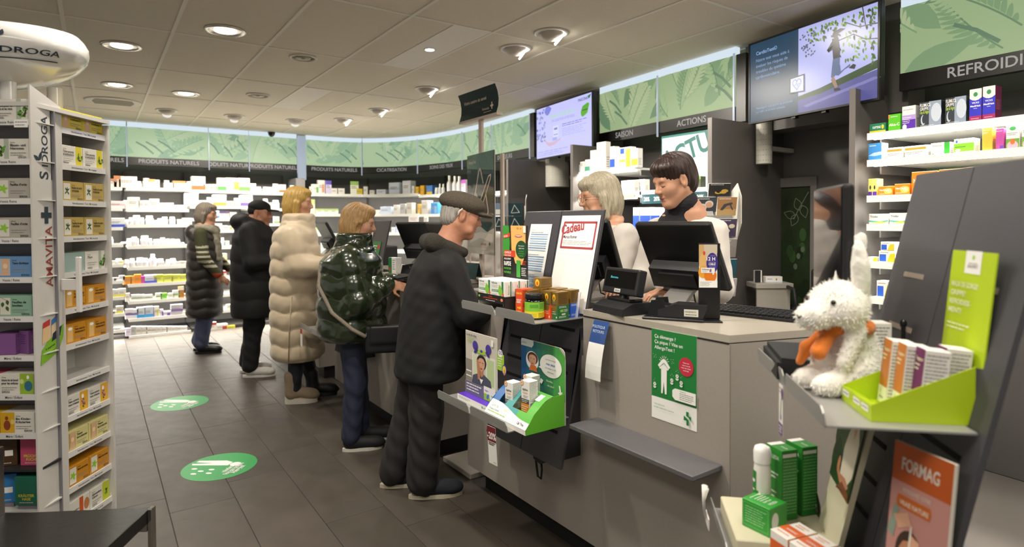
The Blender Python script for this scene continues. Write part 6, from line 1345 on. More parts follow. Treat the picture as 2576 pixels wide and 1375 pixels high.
# clear leaflet holder on the counter front
t = thing('leaflet_holder', 'clear leaflet holder on the near counter front reading Politique Retours', 'leaflet holder', (XF-0.001, 1.735, 0.82), -PI/2)
hw, hh, dp = 0.055, 0.225, 0.07
for bx in ((-hw, -0.0025, 0, hw, 0, hh+0.02), (-hw, -dp, 0, hw, -dp+0.0025, hh*0.86), (-hw, -dp+0.0025, 0, -hw+0.0025, -0.0025, hh*0.9), (hw-0.0025, -dp+0.0025, 0, hw, -0.0025, hh*0.9), (-hw+0.0025, -dp+0.0025, 0, hw-0.0025, -0.0025, 0.0025)):
    MB().box(*bx, ac).build('acrylic_pane', t)
mb = MB(); n = 8
for i in range(n):
    q0, q1 = i/n, (i+1)/n; f = lambda q: (-0.058+0.05*q**1.8, 0.004+0.225*q)
    (y0, z0), (y1, z1) = f(q0), f(q1); mb.quad((-hw*.8, y0, z0), (hw*.8, y0, z0), (hw*.8, y1, z1), (-hw*.8, y1, z1), wh if q0 < .55 else mat('#2a4a86', .4))
o_ = mb.build('leaflets', None, loc=t.location, rz=-PI/2); tag(o_, 'curved white and blue returns policy leaflets in the clear holder', 'leaflet'); o_.name = 'leaflet'
mb = MB(); P = Print(mb, (-hw*.8, -0.0125-0.012, 0.175), (1, 0, 0), (0, 0.10, 1), hw*1.6, 0.05, base=0.001); P.text('POLITIQUE', .08, .55, .011, mat('#c9d4e8', .5), .01, .07); P.text('RETOURS', .12, .18, .011, mat('#c9d4e8', .5), .01, .062); mb.build('print', o_)
mb = MB(); P = Print(mb, (-hw*.8, -0.0565, 0.012), (1, 0, 0), (0, 0.22, 1), hw*1.6, 0.10, base=0.0015); P.lines(.08, .35, .92, .92, 7, gy, fill=.2); P.text('Amavita', .5, .08, .006, mat('#b8433a', .5), 0, .022); mb.build('print', o_)
# hanging signs: pole with the dark green board, and the allergy poster in a clear frame
tg = mat('#1d3a3b', .4); pk = mat('#cbb8a8', .5); pol = mat('#c4b3a6', .45)
t = thing('sign_pole', 'pale pole with a dark green board reading Votre centre de santé', 'sign', (2.03, 3.25, ZT), -PI/2)
MB().cyl((0, 0, 0.0), (0, 0, 0.012), 0.09, 0.085, pol, 24).build('foot', t); MB().box(-0.018, -0.008, 0.012, 0.018, 0.008, 1.04, pol).build('pole', t)
mb = MB(); n = 8; W2, H2 = 0.235, 0.175; xs = [-W2/2*1+W2*i/n for i in range(n+1)]
def bend(x, z): return (x*2*0.5*2*0.5*2, -0.03-0.03*(1-((z)/H2-0.5)**2*4)-0.0, 0.985+z)
for i in range(n):
    for j in range(4):
        z0, z1 = H2*j/4, H2*(j+1)/4; x0, x1 = xs[i]*2*0.95, xs[i+1]*2*0.95
        f = lambda x, z: (x, -0.012-0.022*((z/H2-0.45)*2)**2-0.0, 1.02+z)
        mb.quad(f(x0, z0), f(x1, z0), f(x1, z1), f(x0, z1), tg)
        mb.quad(f(x0, z1), f(x1, z1), f(x1, z0), f(x0, z0), tg)
mb.build('board', t)
mb = MB(); P = Print(mb, (-W2*.95, -0.036, 1.02), (1, 0, 0), (0, 0, 1), W2*1.9, H2); P.text('Votre centre de santé', .47, .55, .022, pk, .015, .36, 'c'); P.text('Amavita', .66, .18, .018, pk, 0, .09); P.rect(.90, .16, .925, .40, pk); P.rect(.875, .25, .95, .31, pk); P.lines(.70, .08, .9, .13, 1, pk); mb.build('lettering', t)
MB().box(-W2*.97, -0.03, 1.008, W2*.97, 0.012, 1.022, pol).build('rail', t)
t = thing('framed_poster', 'dark teal allergy poster with a check mark in a clear frame', 'poster', (1.985, 3.19, ZT), -PI/2-0.14)
W3 = 0.205; z0, z1 = 0.16, 0.79
for x in (-W3+.01, W3-.02): MB().box(x, 0.004, 0, x+.01, 0.012, z1, pol).build('upright', t)
MB().box(-W3, -0.03, 0, W3, 0.05, 0.008, pol).build('foot', t)
MB().box(-W3, -0.006, z0, W3, -0.0035, z1+.012, ac).build('front_pane', t)
mb = MB(); mb.box(-W3, -0.0025, z0, W3, 0.002, z1, tg); P = Print(mb, (-W3, -0.0025, z0), (1, 0, 0), (0, 0, 1), W3*2, z1-z0)
P.poly([(0, 0), (1, 0), (1, .26), (.75, .22), (.4, .30), (0, .24)], mat('#b9b4ab', .4)); P.poly([(0, .24), (.4, .30), (.75, .22), (1, .26), (1, .29), (.75, .25), (.4, .33), (0, .27)], mat('#24494a', .4)); P.poly([(.1, .10), (.5, .16), (.95, .12), (.95, .20), (.5, .22), (.1, .18)], mat('#d5d0c6', .4)); P.rect(0, 0, 1, .06, mat('#c9c4b9', .4))
P.text('AllergoTest', .06, .91, .020, pk, 0, .12)
tri = [(.20, .42), (.46, .82), (.50, .845), (.54, .82), (.62, .70)]; P.line(tri, .013, pk); P.line([(.72, .58), (.80, .42), (.76, .375), (.70, .37), (.24, .37), (.18, .39), (.20, .42)], .013, pk)
P.line([(.36, .60), (.46, .52), (.50, .52), (.82, .76), (.90, .77), (.88, .73), (.56, .455), (.49, .44), (.34, .56), (.36, .60)], .009, pk)
P.text('Amavita', .52, .09, .018, mat('#a8605a', .5), 0, .09); P.rect(.83, .085, .85, .125, tg); P.rect(.81, .098, .87, .112, tg); mb.build('poster', t)
t = thing('clear_board', 'narrow clear board with a pale edge behind the allergy poster', 'board', (2.05, 3.00, ZT), -PI/2-0.14)
MB().box(-.06, 0, .0, .06, .004, .78, ac).build('pane', t); MB().box(-.06, -.012, 0, -.02, 0.0, .775, pol).build('edge', t)
p = on_x(1240, 690, 1.95); t = thing('table_card', 'small dark teal card standing on the counter by the flat-capped man', 'card', (1.93, 2.98+.28, ZT), -PI/2+.2)
mb = MB(); mb.slab([(-.07, 0, 0), (.07, 0, 0), (.07, .03, .10), (-.07, .03, .10)], (0, .003, 0), tg); mb.build('front', t); MB().slab([(-.07, .06, 0), (.07, .06, 0), (.07, .033, .10), (-.07, .033, .10)], (0, .003, 0), tg).build('back', t)
# leaflets and a green box on the far kiosk
O3, R3 = (XF-0.001, 4.37), -PI/2
def dgreen(P): P.rect(0, 0, 1, 1, gr); P.ell(.78, .75, .14, .12, red, 14); P.lines(.1, .5, .6, .85, 3, wh)
sheet('leaflet', 'green leaflet with a red dot, upper one on the far kiosk', 'leaflet', O3, R3, 0.06, 1.14, 0.15, 0.16, dgreen, gr)
sheet('leaflet', 'green leaflet with a red dot, lower one on the far kiosk', 'leaflet', O3, R3, -0.06, 1.055, 0.115, 0.085, dgreen, gr)
sheet('notice', 'pale notice with a pink heart on the far kiosk', 'notice', O3, R3, -0.13, 1.15, 0.15, 0.22, lambda P: (P.rect(0, 0, 1, 1, mat('#d9c4c0', .5)), P.ell(.45, .30, .26, .22, mat('#c8586a', .5), 14), P.ell(.7, .36, .24, .22, mat('#c8586a', .5), 14), P.lines(.15, .7, .85, .95, 4, gy)), mat('#e6dcd6', .5))
carton('leaflet_box', 'dark green box standing on the upper shelf of the far kiosk', 'box', kp(O3, R3, 0.14, -0.13, 1.0455), R3, 0.11, 0.08, 0.14, gr, lambda P: P.rect(.1, .2, .9, .8, mat('#1a6a32', .5)))
carton('leaflet_box', 'small white and green leaflet box by the card terminal', 'box', (1.72, 3.95, ZT+.0005), R3+.2, 0.09, 0.05, 0.11, wh, lambda P: (P.rect(0, 0, .45, 1, gr), P.lines(.55, .2, .9, .9, 5, gy), P.ell(.2, .25, .12, .1, red, 10)))
mb = MB(); mb.rbox(-.16, -.12, 0, .16, .12, .16, bk2, r=.01, seg=2); P = Print(mb, (-.16, -.12, 0), (1, 0, 0), (0, 0, 1), .32, .16); P.rect(.1, .2, .9, .35, bk); P.rect(.7, .6, .9, .8, silv)
tag(mb.build('receipt_printer', None, loc=(1.98, 4.86, ZT), rz=R3), 'black receipt printer on the counter behind the far kiosk', 'printer')

# ================================================================ RIGHT KIOSK: CONTENTS
ZU = 1.0455
ex = Vector((math.cos(K2r), math.sin(K2r), 0)); ey = Vector((-math.sin(K2r), math.cos(K2r), 0))
# tall dark screen on a wedge base
a = Vector((0, 0, HC))+Vector(ray(2048, 475))*1.66; wS = 0.27; d_ = Vector((-math.sin(math.radians(49)), -math.cos(math.radians(49)), 0)); rzS = math.atan2(d_.y, d_.x)
b = a+d_*wS; mid = (a+b)/2
t = thing('upright_screen', 'tall dark touch screen on a black wedge base on the right kiosk', 'screen', (mid.x, mid.y, ZU), rzS)
zt2 = a.z-ZU
MB().rbox(-wS/2, 0.0, 0.055, wS/2, 0.028, zt2, mat('#2a292b', .3, metal=.3), r=0.010, seg=3).build('case', t); 
MB().rbox(-wS/2+.006, -0.0015, 0.062, wS/2-.006, 0.0, zt2-.007, mat('#0b0c10', .04, coat=.5), r=0.0006, seg=1).build('glass', t)
mb = MB(); n_ = [(-wS/2-0.0, -0.13), (wS/2-.06, -0.13), (wS/2, 0.03), (-wS/2, 0.06)]
mb.slab([(x, y, 0.0035) for x, y in n_], (0, 0, 0.042), mat('#1b1b1d', .45)); mb.slab([(-wS/2, -.12, .0455), (wS/2-.06, -.12, .0455), (wS/2-.01, .025, .0455), (-wS/2, .055, .0455)], (0, 0, .012), mat('#1f1f21', .5)); mb.build('wedge_base', t)
for x in (-.09, .06): MB().cyl((x, -.05, 0), (x, -.05, .004), .012, .012, bk, 10).build('rubber_foot', t)
# lime display of cold remedy syrups
lime = mat('#b2cc1c', .45); limed = mat('#a4bf14', .5)
cF = (on_z(2117, 1004, ZU)+on_z(2198, 1060, ZU))/2; wL = (on_z(2117, 1004, ZU)-on_z(2198, 1060, ZU)).length; dL = 0.185
rzL = K2r+0.02
t = thing('counter_display', 'lime green display tray with a tall lime board of cold syrups', 'counter display', cF, rzL)
MB().box(-wL/2, 0, 0, wL/2, dL, 0.003, lime).build('floor_panel', t)
mb = MB(); mb.box(-wL/2, -0.002, 0, wL/2, 0, 0.032, lime); P = Print(mb, (-wL/2, -0.002, 0), (1, 0, 0), (0, 0, 1), wL, 0.032)
for x in (.04, .42, .70): P.rect(x, .45, x+.22, .85, wh); P.lines(x+.02, .5, x+.2, .8, 1, gy)
P.lines(.35, .1, .7, .35, 2, mat('#d4e46a', .5)); mb.build('front_lip', t)
for x in (-wL/2, wL/2-.002): MB().slab([(x, 0, 0.003), (x, dL, 0.003), (x, dL, 0.115), (x, 0, 0.034)], (.002, 0, 0), lime).build('side_panel', t)
MB().slab([(-wL/2+.002, .004, .030), (wL/2-.002, .004, .030), (wL/2-.002, .05, .004), (-wL/2+.002, .05, .004)], (0, .001, .001), lime).build('inner_flap', t)
hB = 0.335; ln = 0.0
mb = MB(); lean = 0.10
mb.slab([(-wL/2, dL+.002, .003), (wL/2, dL+.002, .003), (wL/2, dL+.002+lean*hB, hB), (-wL/2, dL+.002+lean*hB, hB)], (0, .003, 0), lime)
P = Print(mb, (-wL/2, dL+.002, .003), (1, 0, 0), (0, lean, 1), wL, hB); P.rect(.34, .86, .70, 1.0, wh); P.lines(.42, .915, .62, .93, 1, gy); P.ell(.52, .96, .03, .015, lim, 8); P.text('SINUPRET', .40, .895, .007, gy, .01, wL*.24); wt_ = mat('#eef2c8', .5)
for k, s in enumerate(('MAUX DE GORGE?', 'GRIPPE?', 'REFROIDISSE-', 'MENT?')): P.text(s, .08, .77-.055*k, .0115, wt_, .015, wL*(.62 if k == 0 else .5))
P.lines(.08, .50, .62, .55, 2, wt_)
mb.build('back_board', t)
og = mat('#c4742a', .45); pu = mat('#6a1f58', .45)
def syr(m): return lambda P: (P.rect(0, .26, 1, 1, m), P.text('Tegegran', .06, .82, P.w*.17, wt_, .01, P.w*.8), P.lines(.06, .66, .6, .78, 2, wt_), P.rect(0, 0, 1, .26, mat('#e4e4c8', .5)), P.ell(.3, .18, .06, .03, lim, 8), P.lines(.2, .05, .7, .12, 1, gy))
whs = lambda P: P.lines(.06, .1, .94, .95, 16, gy, fill=.35, rag=.15)
for k, (x, y, m, lab) in enumerate(((-.035, .062, og, 'orange and white syrup box at the front of the lime display'), (.010, .070, og, 'orange syrup box second in the lime display'), (.052, .085, pu, 'purple and white syrup box in the lime display'), (.030, .135, pu, 'white-sided syrup box at the back of the lime display'))):
    ob = carton('syrup_box', lab, 'box', kp(cF, rzL, x*wL/.15, y, ZU+.0085), rzL-.05, 0.040, 0.046, 0.138, wtm, syr(m), whs, group='syrup boxes in the lime display'); ob.rotation_euler = (-.10, 0, rzL-.05)
p = on_z(2152, 952, ZU); carton('syrup_box', 'tall orange and white syrup box standing behind the lime display', 'box', kp(p, K2r, .028, .0, ZU), K2r+.05, 0.048, 0.062, 0.150, wtm, syr(og), whs)
q = kp(cF, rzL, -wL/2-.02, dL*.7, ZU); t = thing('pen_stand', 'thin black pen standing behind the syrup boxes', 'pen', kp(p, K2r, .02, .10, ZU)); MB().cyl((0, 0, 0), (0, 0, .14), .005, .005, bk, 10).build('barrel', t); MB().ball((0, 0, .145), .008, .008, .012, bk, 10, 6).build('cap', t)
# beige strips painted as the bright light showing through the upper panel's slits
for (x, z, l) in ((-.12, 1.30, .10), (.15, 1.30, .14), (-.12, 1.17, .12), (.15, 1.17, .14)):
    mb = MB(); mb.slab([(x-l/2, ky(z)-.0014, z), (x+l/2, ky(z)-.0014, z), (x+l/2, ky(z+.012)-.0014, z+.012), (x-l/2, ky(z+.012)-.0014, z+.012)], (0, .001, 0), mat('#a8998a', .5)); mb.build('painted_slot_light', K2)
# ---- lower shelf
ZL = 0.6055
def kl(x, y, z=ZL): return kp(K2o, K2r, x, y, z)
wel = mat('#2a8a2f', .4); weld = mat('#1a6a24', .4); crm = mat('#cfc9ae', .5)
t = thing('counter_display', 'cream display tray with a photo board of a woman in a white sweater', 'counter display', kl(-.13, -.355), K2r)
MB().rbox(-.12, 0, 0, .12, .25, .05, crm, r=.003, seg=1).build('tray', t)
mb = MB(); mb.slab([(-.12, .235, .0505), (-.02, .235, .0505), (-.02, .235, .085)]+[(-.02-.1*k/6, .235, .085+.03*math.sin(k*.6)) for k in range(1, 6)]+[(-.12, .235, .09)], (0, .002, 0), mat('#26381c', .4)); P = Print(mb, (-.12, .235, .0505), (1, 0, 0), (0, 0, 1), .10, .04)
for k in range(9): P.ell(.1+.09*k, .3+.4*((k*7) % 5)/5, .05, .12, mat(('#c9a02a', '#e8e4d8', '#b8508a')[k % 3], .4), 10)
mb.build('flower_flap', t)
mb = MB(); w2 = .105; lean2 = .20; h2 = .36
mb.slab([(.0, .225, .051), (.0+w2*1.3, .225, .051), (.0+w2*1.3, .225+lean2*h2, h2), (.0, .225+lean2*h2, h2)], (0, .012, 0), crm); P = Print(mb, (.0, .225, .051), (1, 0, 0), (0, lean2, 1), w2*1.3, (h2-.051)*1.05)
P.poly([(0, .42), (1, .36), (1, 1), (0, 1)], mat('#2a4a24', .4)); P.ell(.2, .8, .3, .2, mat('#3a5a2a', .4), 14); P.ell(.15, .6, .2, .14, mat('#24401f', .4), 14)
swt = mat('#d8cfbc', .5); P.poly([(.45, .50), (.40, .70), (.48, .84), (.62, .92), (.82, .92), (.95, .80), (.96, .55), (.8, .45)], swt); P.poly([(.60, .92), (.72, .80), (.80, .92)], SK); P.ell(.70, .97, .10, .06, SK, 12); P.poly([(.45, .50), (.35, .55), (.3, .50), (.5, .44), (.75, .40), (.9, .46), (.7, .50)], SK2); P.poly([(.4, .38), (.6, .46), (.95, .42), (1, .36), (.42, .395)], mat('#7a4a30', .5)); P.ell(.33, .56, .06, .06, SK2, 10); P.text('NOURRIT.', .22, .93, .012, wh, .01, .05, rot=-.1); P.lines(.2, .84, .45, .87, 1, wh)
mb.build('photo_board', t)
def weleda(P): P.rect(0, 0, 1, 1, wel); P.text('WELEDA', .12, .84, P.w*.17, wh, .01, P.w*.7); P.lines(.12, .55, .8, .66, 2, wh, fill=.5); P.lines(.12, .12, .7, .4, 4, wh, fill=.3)
wels = lambda P: (P.rect(.05, .90, .9, .95, wh), P.lines(.08, .08, .95, .88, 18, mat('#7ab87a', .5), fill=.4, rag=.1))
welt = lambda P: (P.rect(0, .05, .28, .95, wh), P.text('WELEDA', .5, .4, P.h*.13, wh, .01, P.w*.4))
carton('lotion_box', 'tall green lotion box behind the white lotion bottle', 'box', kl(-.150, -.235, ZL+.0505), K2r+.45, .062, .05, .185, wel, weleda, wels, welt, group='green lotion boxes')
carton('lotion_box', 'tall green lotion box at the back of the cream tray', 'box', kl(-.185, -.175, ZL+.0505), K2r+.45, .062, .05, .185, wel, weleda, wels, welt, group='green lotion boxes')
t = thing('lotion_bottle', 'white lotion bottle with a rounded cap and green label', 'bottle', kl(-.132, -.268, ZL+.0505), K2r+.6)
MB().lathe([(.020, 0), (.0225, .004), (.0215, .13), (.0195, .150)], wtm, n=24).build('bottle', t); MB().lathe([(.0215, .151), (.0222, .180), (.019, .191), (.010, .196), (0, .197)], mat('#f2f1ec', .3), n=24).build('cap', t)
mb = MB(); arc(mb, .004, .130, -2.5, -1.55, wel, .0228, 10); arc(mb, .004, .08, -1.55, -1.25, wel, .0228, 6); arc(mb, .10, .108, -2.3, -1.7, wh, .0231, 8)
for k in range(4): arc(mb, .03+.016*k, .034+.016*k, -2.3, -1.75, wh, .0231, 8)
mb.build('label', t)
def wtop(P):
    P.ell(.16, .72, .06, .05, wh, 10); P.line([(.16, .68), (.16, .2)], .002, wh); [P.line([(x, .75), (x, .25)], .002, wh) for x in (.30, .40, .50)]; P.text('Skin Food', .66, .25, .007, wh, .01, .03, rot=PI/2); P.text('WELEDA', .86, .25, .009, wh, .01, .034, rot=PI/2)
carton('cream_box', 'short green cream box in front of the tall lotion boxes', 'box', kl(-.058, -.300, ZL+.0505), K2r+.75, .080, .072, .072, mat('#35a03a', .4), lambda P: (P.line([(.06, .1), (.06, .9), (.94, .9), (.94, .1), (.06, .1)], .0008, mat('#8ad08a', .5)), P.lines(.12, .2, .9, .82, 7, mat('#9ad89a', .5), fill=.35)), lambda P: P.ell(.3, .5, .2, .3, wh, 14), wtop)
for k in range(3):
    carton('mineral_box', ('left', 'middle', 'right')[k]+' orange and white mineral box at the bottom edge of the photo', 'box', kl(.045+.051*k, -.270+.029*k, ZL), K2r+.52, .055, .09, .100, wtm, lambda P: (P.rect(0, 0, 1, .8, mat('#d8622a', .4)), P.lines(.1, .3, .8, .6, 2, wh)), lambda P: P.rect(0, 0, 1, 1, mat('#e0923a', .4)), lambda P: (P.rect(.0, .28, 1, .62, mat('#d8622a', .4)), P.lines(.15, .1, .8, .22, 1, mat('#d8825a', .5)), P.lines(.2, .7, .8, .9, 2, mat('#d8825a', .5)), P.text('FORMAG', .25, .38, .008, wh, .01, .03)), group='mineral boxes')
t = thing('counter_display', 'tall orange and pink poster board reading Formag', 'counter display', kl(.255, -.085), K2r+.40)
mb = MB(); wf, hf, lf = .135, .385, .10
mb.slab([(-wf/2, 0, 0), (wf/2, 0, 0), (wf/2, lf*hf, hf), (-wf/2, lf*hf, hf)], (0, .005, 0), mat('#d9d2c6', .5)); P = Print(mb, (-wf/2, 0, 0), (1, 0, 0), (0, lf, 1), wf-.004, hf*1.004)
P.rect(0, 0, 1, .83, mat('#c08a82', .5)); P.rect(0, .80, 1, 1, mat('#b8541a', .5)); P.text('FORMAG', .16, .865, .026, mat('#d8d2c8', .5), .02, wf*.62)
P.text('RETROUVEZ VOTRE', .22, .755, .008, mat('#d8c8b8', .5), .01, wf*.45); P.poly([(.14, .67), (.70, .67), (.72, .70), (.70, .735), (.14, .735), (.12, .70)], mat('#c0621f', .5)); P.text('VRAIE NATURE', .18, .685, .010, mat('#e0d8c8', .5), .015, wf*.48)
jk = mat('#8a9a8a', .5); P.poly([(0, .0), (.02, .30), (.25, .36), (.45, .32), (.62, .30), (.72, 0)], jk); P.poly([(-.0, .52), (.10, .68), (.18, .66), (.12, .50)], jk); P.poly([(.10, .62), (.34, .66), (.42, .60), (.2, .56)], SK)
face_print(P, .40, .42, .125, mat('#3a2820', .5), SK2, True, None, ar=2.0); P.poly([(.42, .30), (.44, .56), (.58, .54), (.60, .40), (.52, .31)], SK); P.ell(.50, .44, .025, .012, EYE, 8); P.line([(.43, .12), (.40, .3), (.43, .60)], .004, mat('#e0d8c8', .5))
P.poly([(-.0, .30), (.36, .30), (.36, .36), (0, .36)], mat('#1f2a4a', .5)); P.text('STRESS ?', .02, .315, .012, mat('#cfccd0', .5), .015, wf*.28); P.poly([(0, .22), (.40, .22), (.40, .28), (0, .28)], mat('#1f2a4a', .5)); P.text('FATIGUE ?', .02, .235, .012, mat('#cfccd0', .5), .015, wf*.33)
P.ell(.80, .36, .16, .09, mat('#b85a1a', .5), 22); P.lines(.70, .32, .9, .40, 3, mat('#e0b890', .5))
mb.build('board', t); MB().slab([(-wf*.3, .012, 0), (wf*.3, .012, 0), (wf*.3, .06, 0), (-wf*.3, .06, 0)], (0, 0, .003), crm).build('foot', t); MB().box(-.003, .006, .002, .003, .055, .12, crm).build('strut', t)
# spoons/tester strips and price tag at the left end
t = thing('price_holder', 'white spoon-shaped testers clipped at the end of the lower right shelf', 'testers', kl(-.270, -.392, ZL-.02), K2r)
for k in range(2): MB().tube([(.012*k, -.004, .0), (.010*k+.006, -.008, .05), (.02*k+.005, -.004, .09)], [.004, .004, .009], wtm, 10).build('tester', t)
MB().box(-.01, 0, -.02, .05, .003, .012, wtm).build('clip', t)
q = on_x(2045, 1040, 1.0); t0 = kp(K2o, K2r, -.20, -.2435, 1.040)
a = on_z(2046, 1037, 1.03)
mb = MB(); tw, th = .034, .125; mb.box(-tw/2, -.0006, -th, tw/2, .0006, 0, wtm); P = Print(mb, (-tw/2, -.0006, -th), (1, 0, 0), (0, 0, 1), tw, th); P.rect(0, 0, 1, .24, mat('#6a4a7a', .5)); P.lines(.1, .03, .9, .2, 3, wh); P.poly([(.35, .32), (.6, .75), (.7, .72), (.5, .3)], mat('#3a7a4a', .5)); P.ell(.6, .36, .14, .06, mat('#8a7ac0', .5), 10); P.lines(.1, .82, .9, .96, 2, gy); P.ell(.95, .84, .3, .11, mat('#6a4a7a', .5), 16)
tag(mb.build('price_tag', None, loc=kp(K2o, K2r, -.03, -.2475, 1.041), rz=K2r), 'narrow white and purple tag hanging under the right kiosk shelf', 'price tag')
mb = MB(); mb.box(-.025, -.0006, -.13, .025, .0006, 0, wtm); Print(mb, (-.025, -.0006, -.13), (1, 0, 0), (0, 0, 1), .05, .13).rect(0, .72, 1, 1, mat('#b02a30', .5))
tag(mb.build('price_tag', None, loc=(1.2655, 4.60, .640), rz=-PI/2), 'white tag with a red top hanging from the far kiosk behind the green jacket', 'price tag')
# ---- plush hare: built further down with the other soft bodies
HARE = (on_z(2105, 985, ZU), K2r)
# ================================================================ TEA STAND AT THE LEFT, CHAIR
SO = Vector((-0.182, 2.748, 0)); SR = -0.6089
wpl = mat('#c9c6c1', 0.4, noise=0.02, scale=20); wgl = mat('#d8d6d3', 0.15, coat=0.4); sgr = mat('#77757a', 0.5); ink = mat('#20303a', 0.5); brn = mat('#8a3a28', 0.5)
ts = thing('tea_stand', 'tall white shop stand of tea boxes with a white bowl on top', 'display stand', SO, SR)
XR_ = -0.022; Y0_, Y1_ = 0.178, 0.425; LW = 0.40; DPT = 0.115
ZK = [1.818-0.1415*k for k in range(12)]
MB().box(-LW, DPT, 0.08, -0.004, DPT+0.006, 1.87, sgr).build('front_back_panel', ts)
MB().box(-LW-0.012, 0.0, 0.0, -LW, 0.43, 1.90, wpl).build('left_side_panel', ts)
MB().box(XR_-0.155, Y0_, 0.08, XR_-0.149, Y1_, 1.87, wpl).build('right_back_panel', ts)
MB().box(XR_-0.15, Y1_, 0.0, XR_+0.012, Y1_+0.012, 1.865, wpl).build('right_end_panel', ts)
MB().box(-LW, 0.0, 0.0, -0.004, 0.43, 0.08, wpl).build('plinth', ts)
MB().box(-LW, 0.005, 1.87, -0.004, 0.43, 1.885, wpl).build('top_panel', ts)
MB().box(XR_-0.148, Y0_-.004, 0.08, XR_-0.0, Y0_, 1.87, wpl).build('divider', ts)
# corner board with its print
bd = Vector((-0.021, 0.174, 0)); bl_ = bd.length; bu = bd.normalized(); bn = Vector((bu.y, -bu.x, 0))
mb = MB(); t_ = 0.006
mb.slab([(0, 0, 0.0), tuple(bd), (bd.x, bd.y, 1.895), (0, 0, 1.945)], tuple(-bn*t_), wpl)
P = Print(mb, (0, 0, 0), bu, (0, 0, 1), bl_, 1.9)
def vtext(P, s, x, y, h, m, bold, L): P.text(s, x, y, h, m, bold, L, rot=PI/2)
zf = lambda v, d=2.22: (1.45+(559-v)/1506*d)/1.9
vtext(P, 'S', .52, zf(450), .050, ink, .02, .05); vtext(P, 'IDROGA', .52, zf(418), .036, ink, .015, .205)
P.rect(.62, zf(450), .65, zf(270), ink); P.poly(leaf_pts(.24, zf(405), .22, .10, 1.2, 5, bl_/1.9), ink); P.poly(leaf_pts(.24, zf(405), .20, .09, 2.6, 5, bl_/1.9), ink)
cy_ = zf(540); P.rect(.26, cy_-.0045*1.2, .60, cy_+.0045*1.2, ink); P.rect(.37, cy_-.0165, .49, cy_+.0165, ink)
vtext(P, 'AMAVITA', .60, zf(722), .040, brn, .01, .228)
lf_ = mat('#7ab02a', .5); c_y = zf(862)
P.poly([(.20, c_y+.000), (.24, c_y+.040), (.48, c_y+.046), (.46, c_y+.005)], mat('#d9b98a', .5)); P.poly([(.22, c_y+.030), (.24, c_y+.041), (.47, c_y+.046), (.46, c_y+.034)], mat('#b83a3a', .5)); P.poly([(.50, c_y+.005), (.52, c_y+.042), (.76, c_y+.052), (.74, c_y+.01)], mat('#d9c09a', .5)); P.poly([(.51, c_y+.032), (.52, c_y+.043), (.76, c_y+.053), (.75, c_y+.040)], mat('#3a78b8', .5))
P.poly([(.14, c_y-.040), (.18, c_y-.012), (.38, c_y+.004), (.62, c_y+.012), (.92, c_y+.030), (.90, c_y+.004), (.74, c_y-.022), (.45, c_y-.032)], lf_); P.poly([(.50, c_y+.0), (.55, c_y+.016), (.86, c_y+.028), (.80, c_y+.008)], ink)
P.text('À emporter', .30, c_y-.014, .0085, blk, .015, .075, rot=.22); P.text('avec vous !', .36, c_y-.023, .0085, blk, .015, .07, rot=.22)
mb.build('corner_board', ts)
# handle bar in front of the right rack
hz0, hz1 = 1.45+(559-785)/1506*2.3, 1.45+(559-645)/1506*2.3
hb = MB(); hb.rbox(0.045, 0.142, hz0, 0.063, 0.156, hz1, wgl, r=.003, seg=2); hb.rbox(-0.015, 0.146, (hz0+hz1)/2-.022, 0.047, 0.152, (hz0+hz1)/2+.022, wgl, r=.002, seg=1); hb.build('handle', ts)
# shelves
LTXT = ['Reins', 'Reins', 'Reins', '/ Reins', '/ Reins', '/ Reins', '/ Enfant', '/ Enfant', '/ Enfant']
for k in range(9):
    z = ZK[k]; s_ = MB().box(-LW, 0.006, z-.004, -0.003, DPT, z, wpl).build('shelf', ts)
    mb = MB(); mb.box(-LW, 0.0, z-.018, -0.003, 0.006, z+.003, wgl); P = Print(mb, (-LW, 0, z-.018), (1, 0, 0), (0, 0, 1), LW-.003, .021); P.text('Vessie '+LTXT[k] if 'Reins' in LTXT[k] else 'Mère '+LTXT[k], .80 if k > 2 else .79, .28, .0095, blk, .01, .062, 'c')
    if k == 0: P.rect(.86, -.4, .985, .9, wh); P.lines(.87, -.25, .98, .75, 2, gy)
    mb.build('price_rail', s_)
for k in range(12):
    z = ZK[k]; s_ = MB().box(XR_-0.148, Y0_, z-.004, XR_-0.006, Y1_, z, wpl).build('shelf', ts)
    mb = MB(); mb.box(XR_-0.006, Y0_, z-.020, XR_, Y1_, z+.003, wgl); P = Print(mb, (XR_, Y0_, z-.020), (0, 1, 0), (0, 0, 1), Y1_-Y0_, .023); P.text('Refroidissements / Toux / Mal de gorge', .2, .35, .0075, blk, .005, .14); mb.build('price_rail', s_)
# the dark lower niche at the left
MB().box(-LW, 0.0, 0.40, -0.003, DPT, 0.405, wpl).build('shelf', ts)
# ---- boxes
def lw(x, y, z): return kp(SO, SR, x, y, z)
cr = {k: mat(v, .45) for k, v in dict(white='#d6d2c8', grey='#a8a298', blue='#5f88b4', green='#86ac94', purple='#7a4a86', lime='#9cba2e', ylw='#d2be22', yel2='#cdb93a', tan='#b39a50', teal='#8fa6a0', amber='#c2841a', pale='#cdc486', kid='#d0a820', pink='#c0486a', dgreen='#1f6a52', brown='#4a3218', sky='#2f78b8').items()}
lfm = mat('#5f9a2a', .45); lfd = mat('#35561f', .45); berry = mat('#4a2a1c', .5)
def plant(P, x, y, s, n, m1, m2, seed):
    rr = random.Random(seed)
    for k in range(n): P.poly(leaf_pts(x+rr.uniform(-.3, .3)*s, y+rr.uniform(-.5, .5)*s*P.w/P.h, s*rr.uniform(.35, .6), s*.28, rr.random()*6.28, 4, P.w/P.h), m1 if k % 3 else m2)
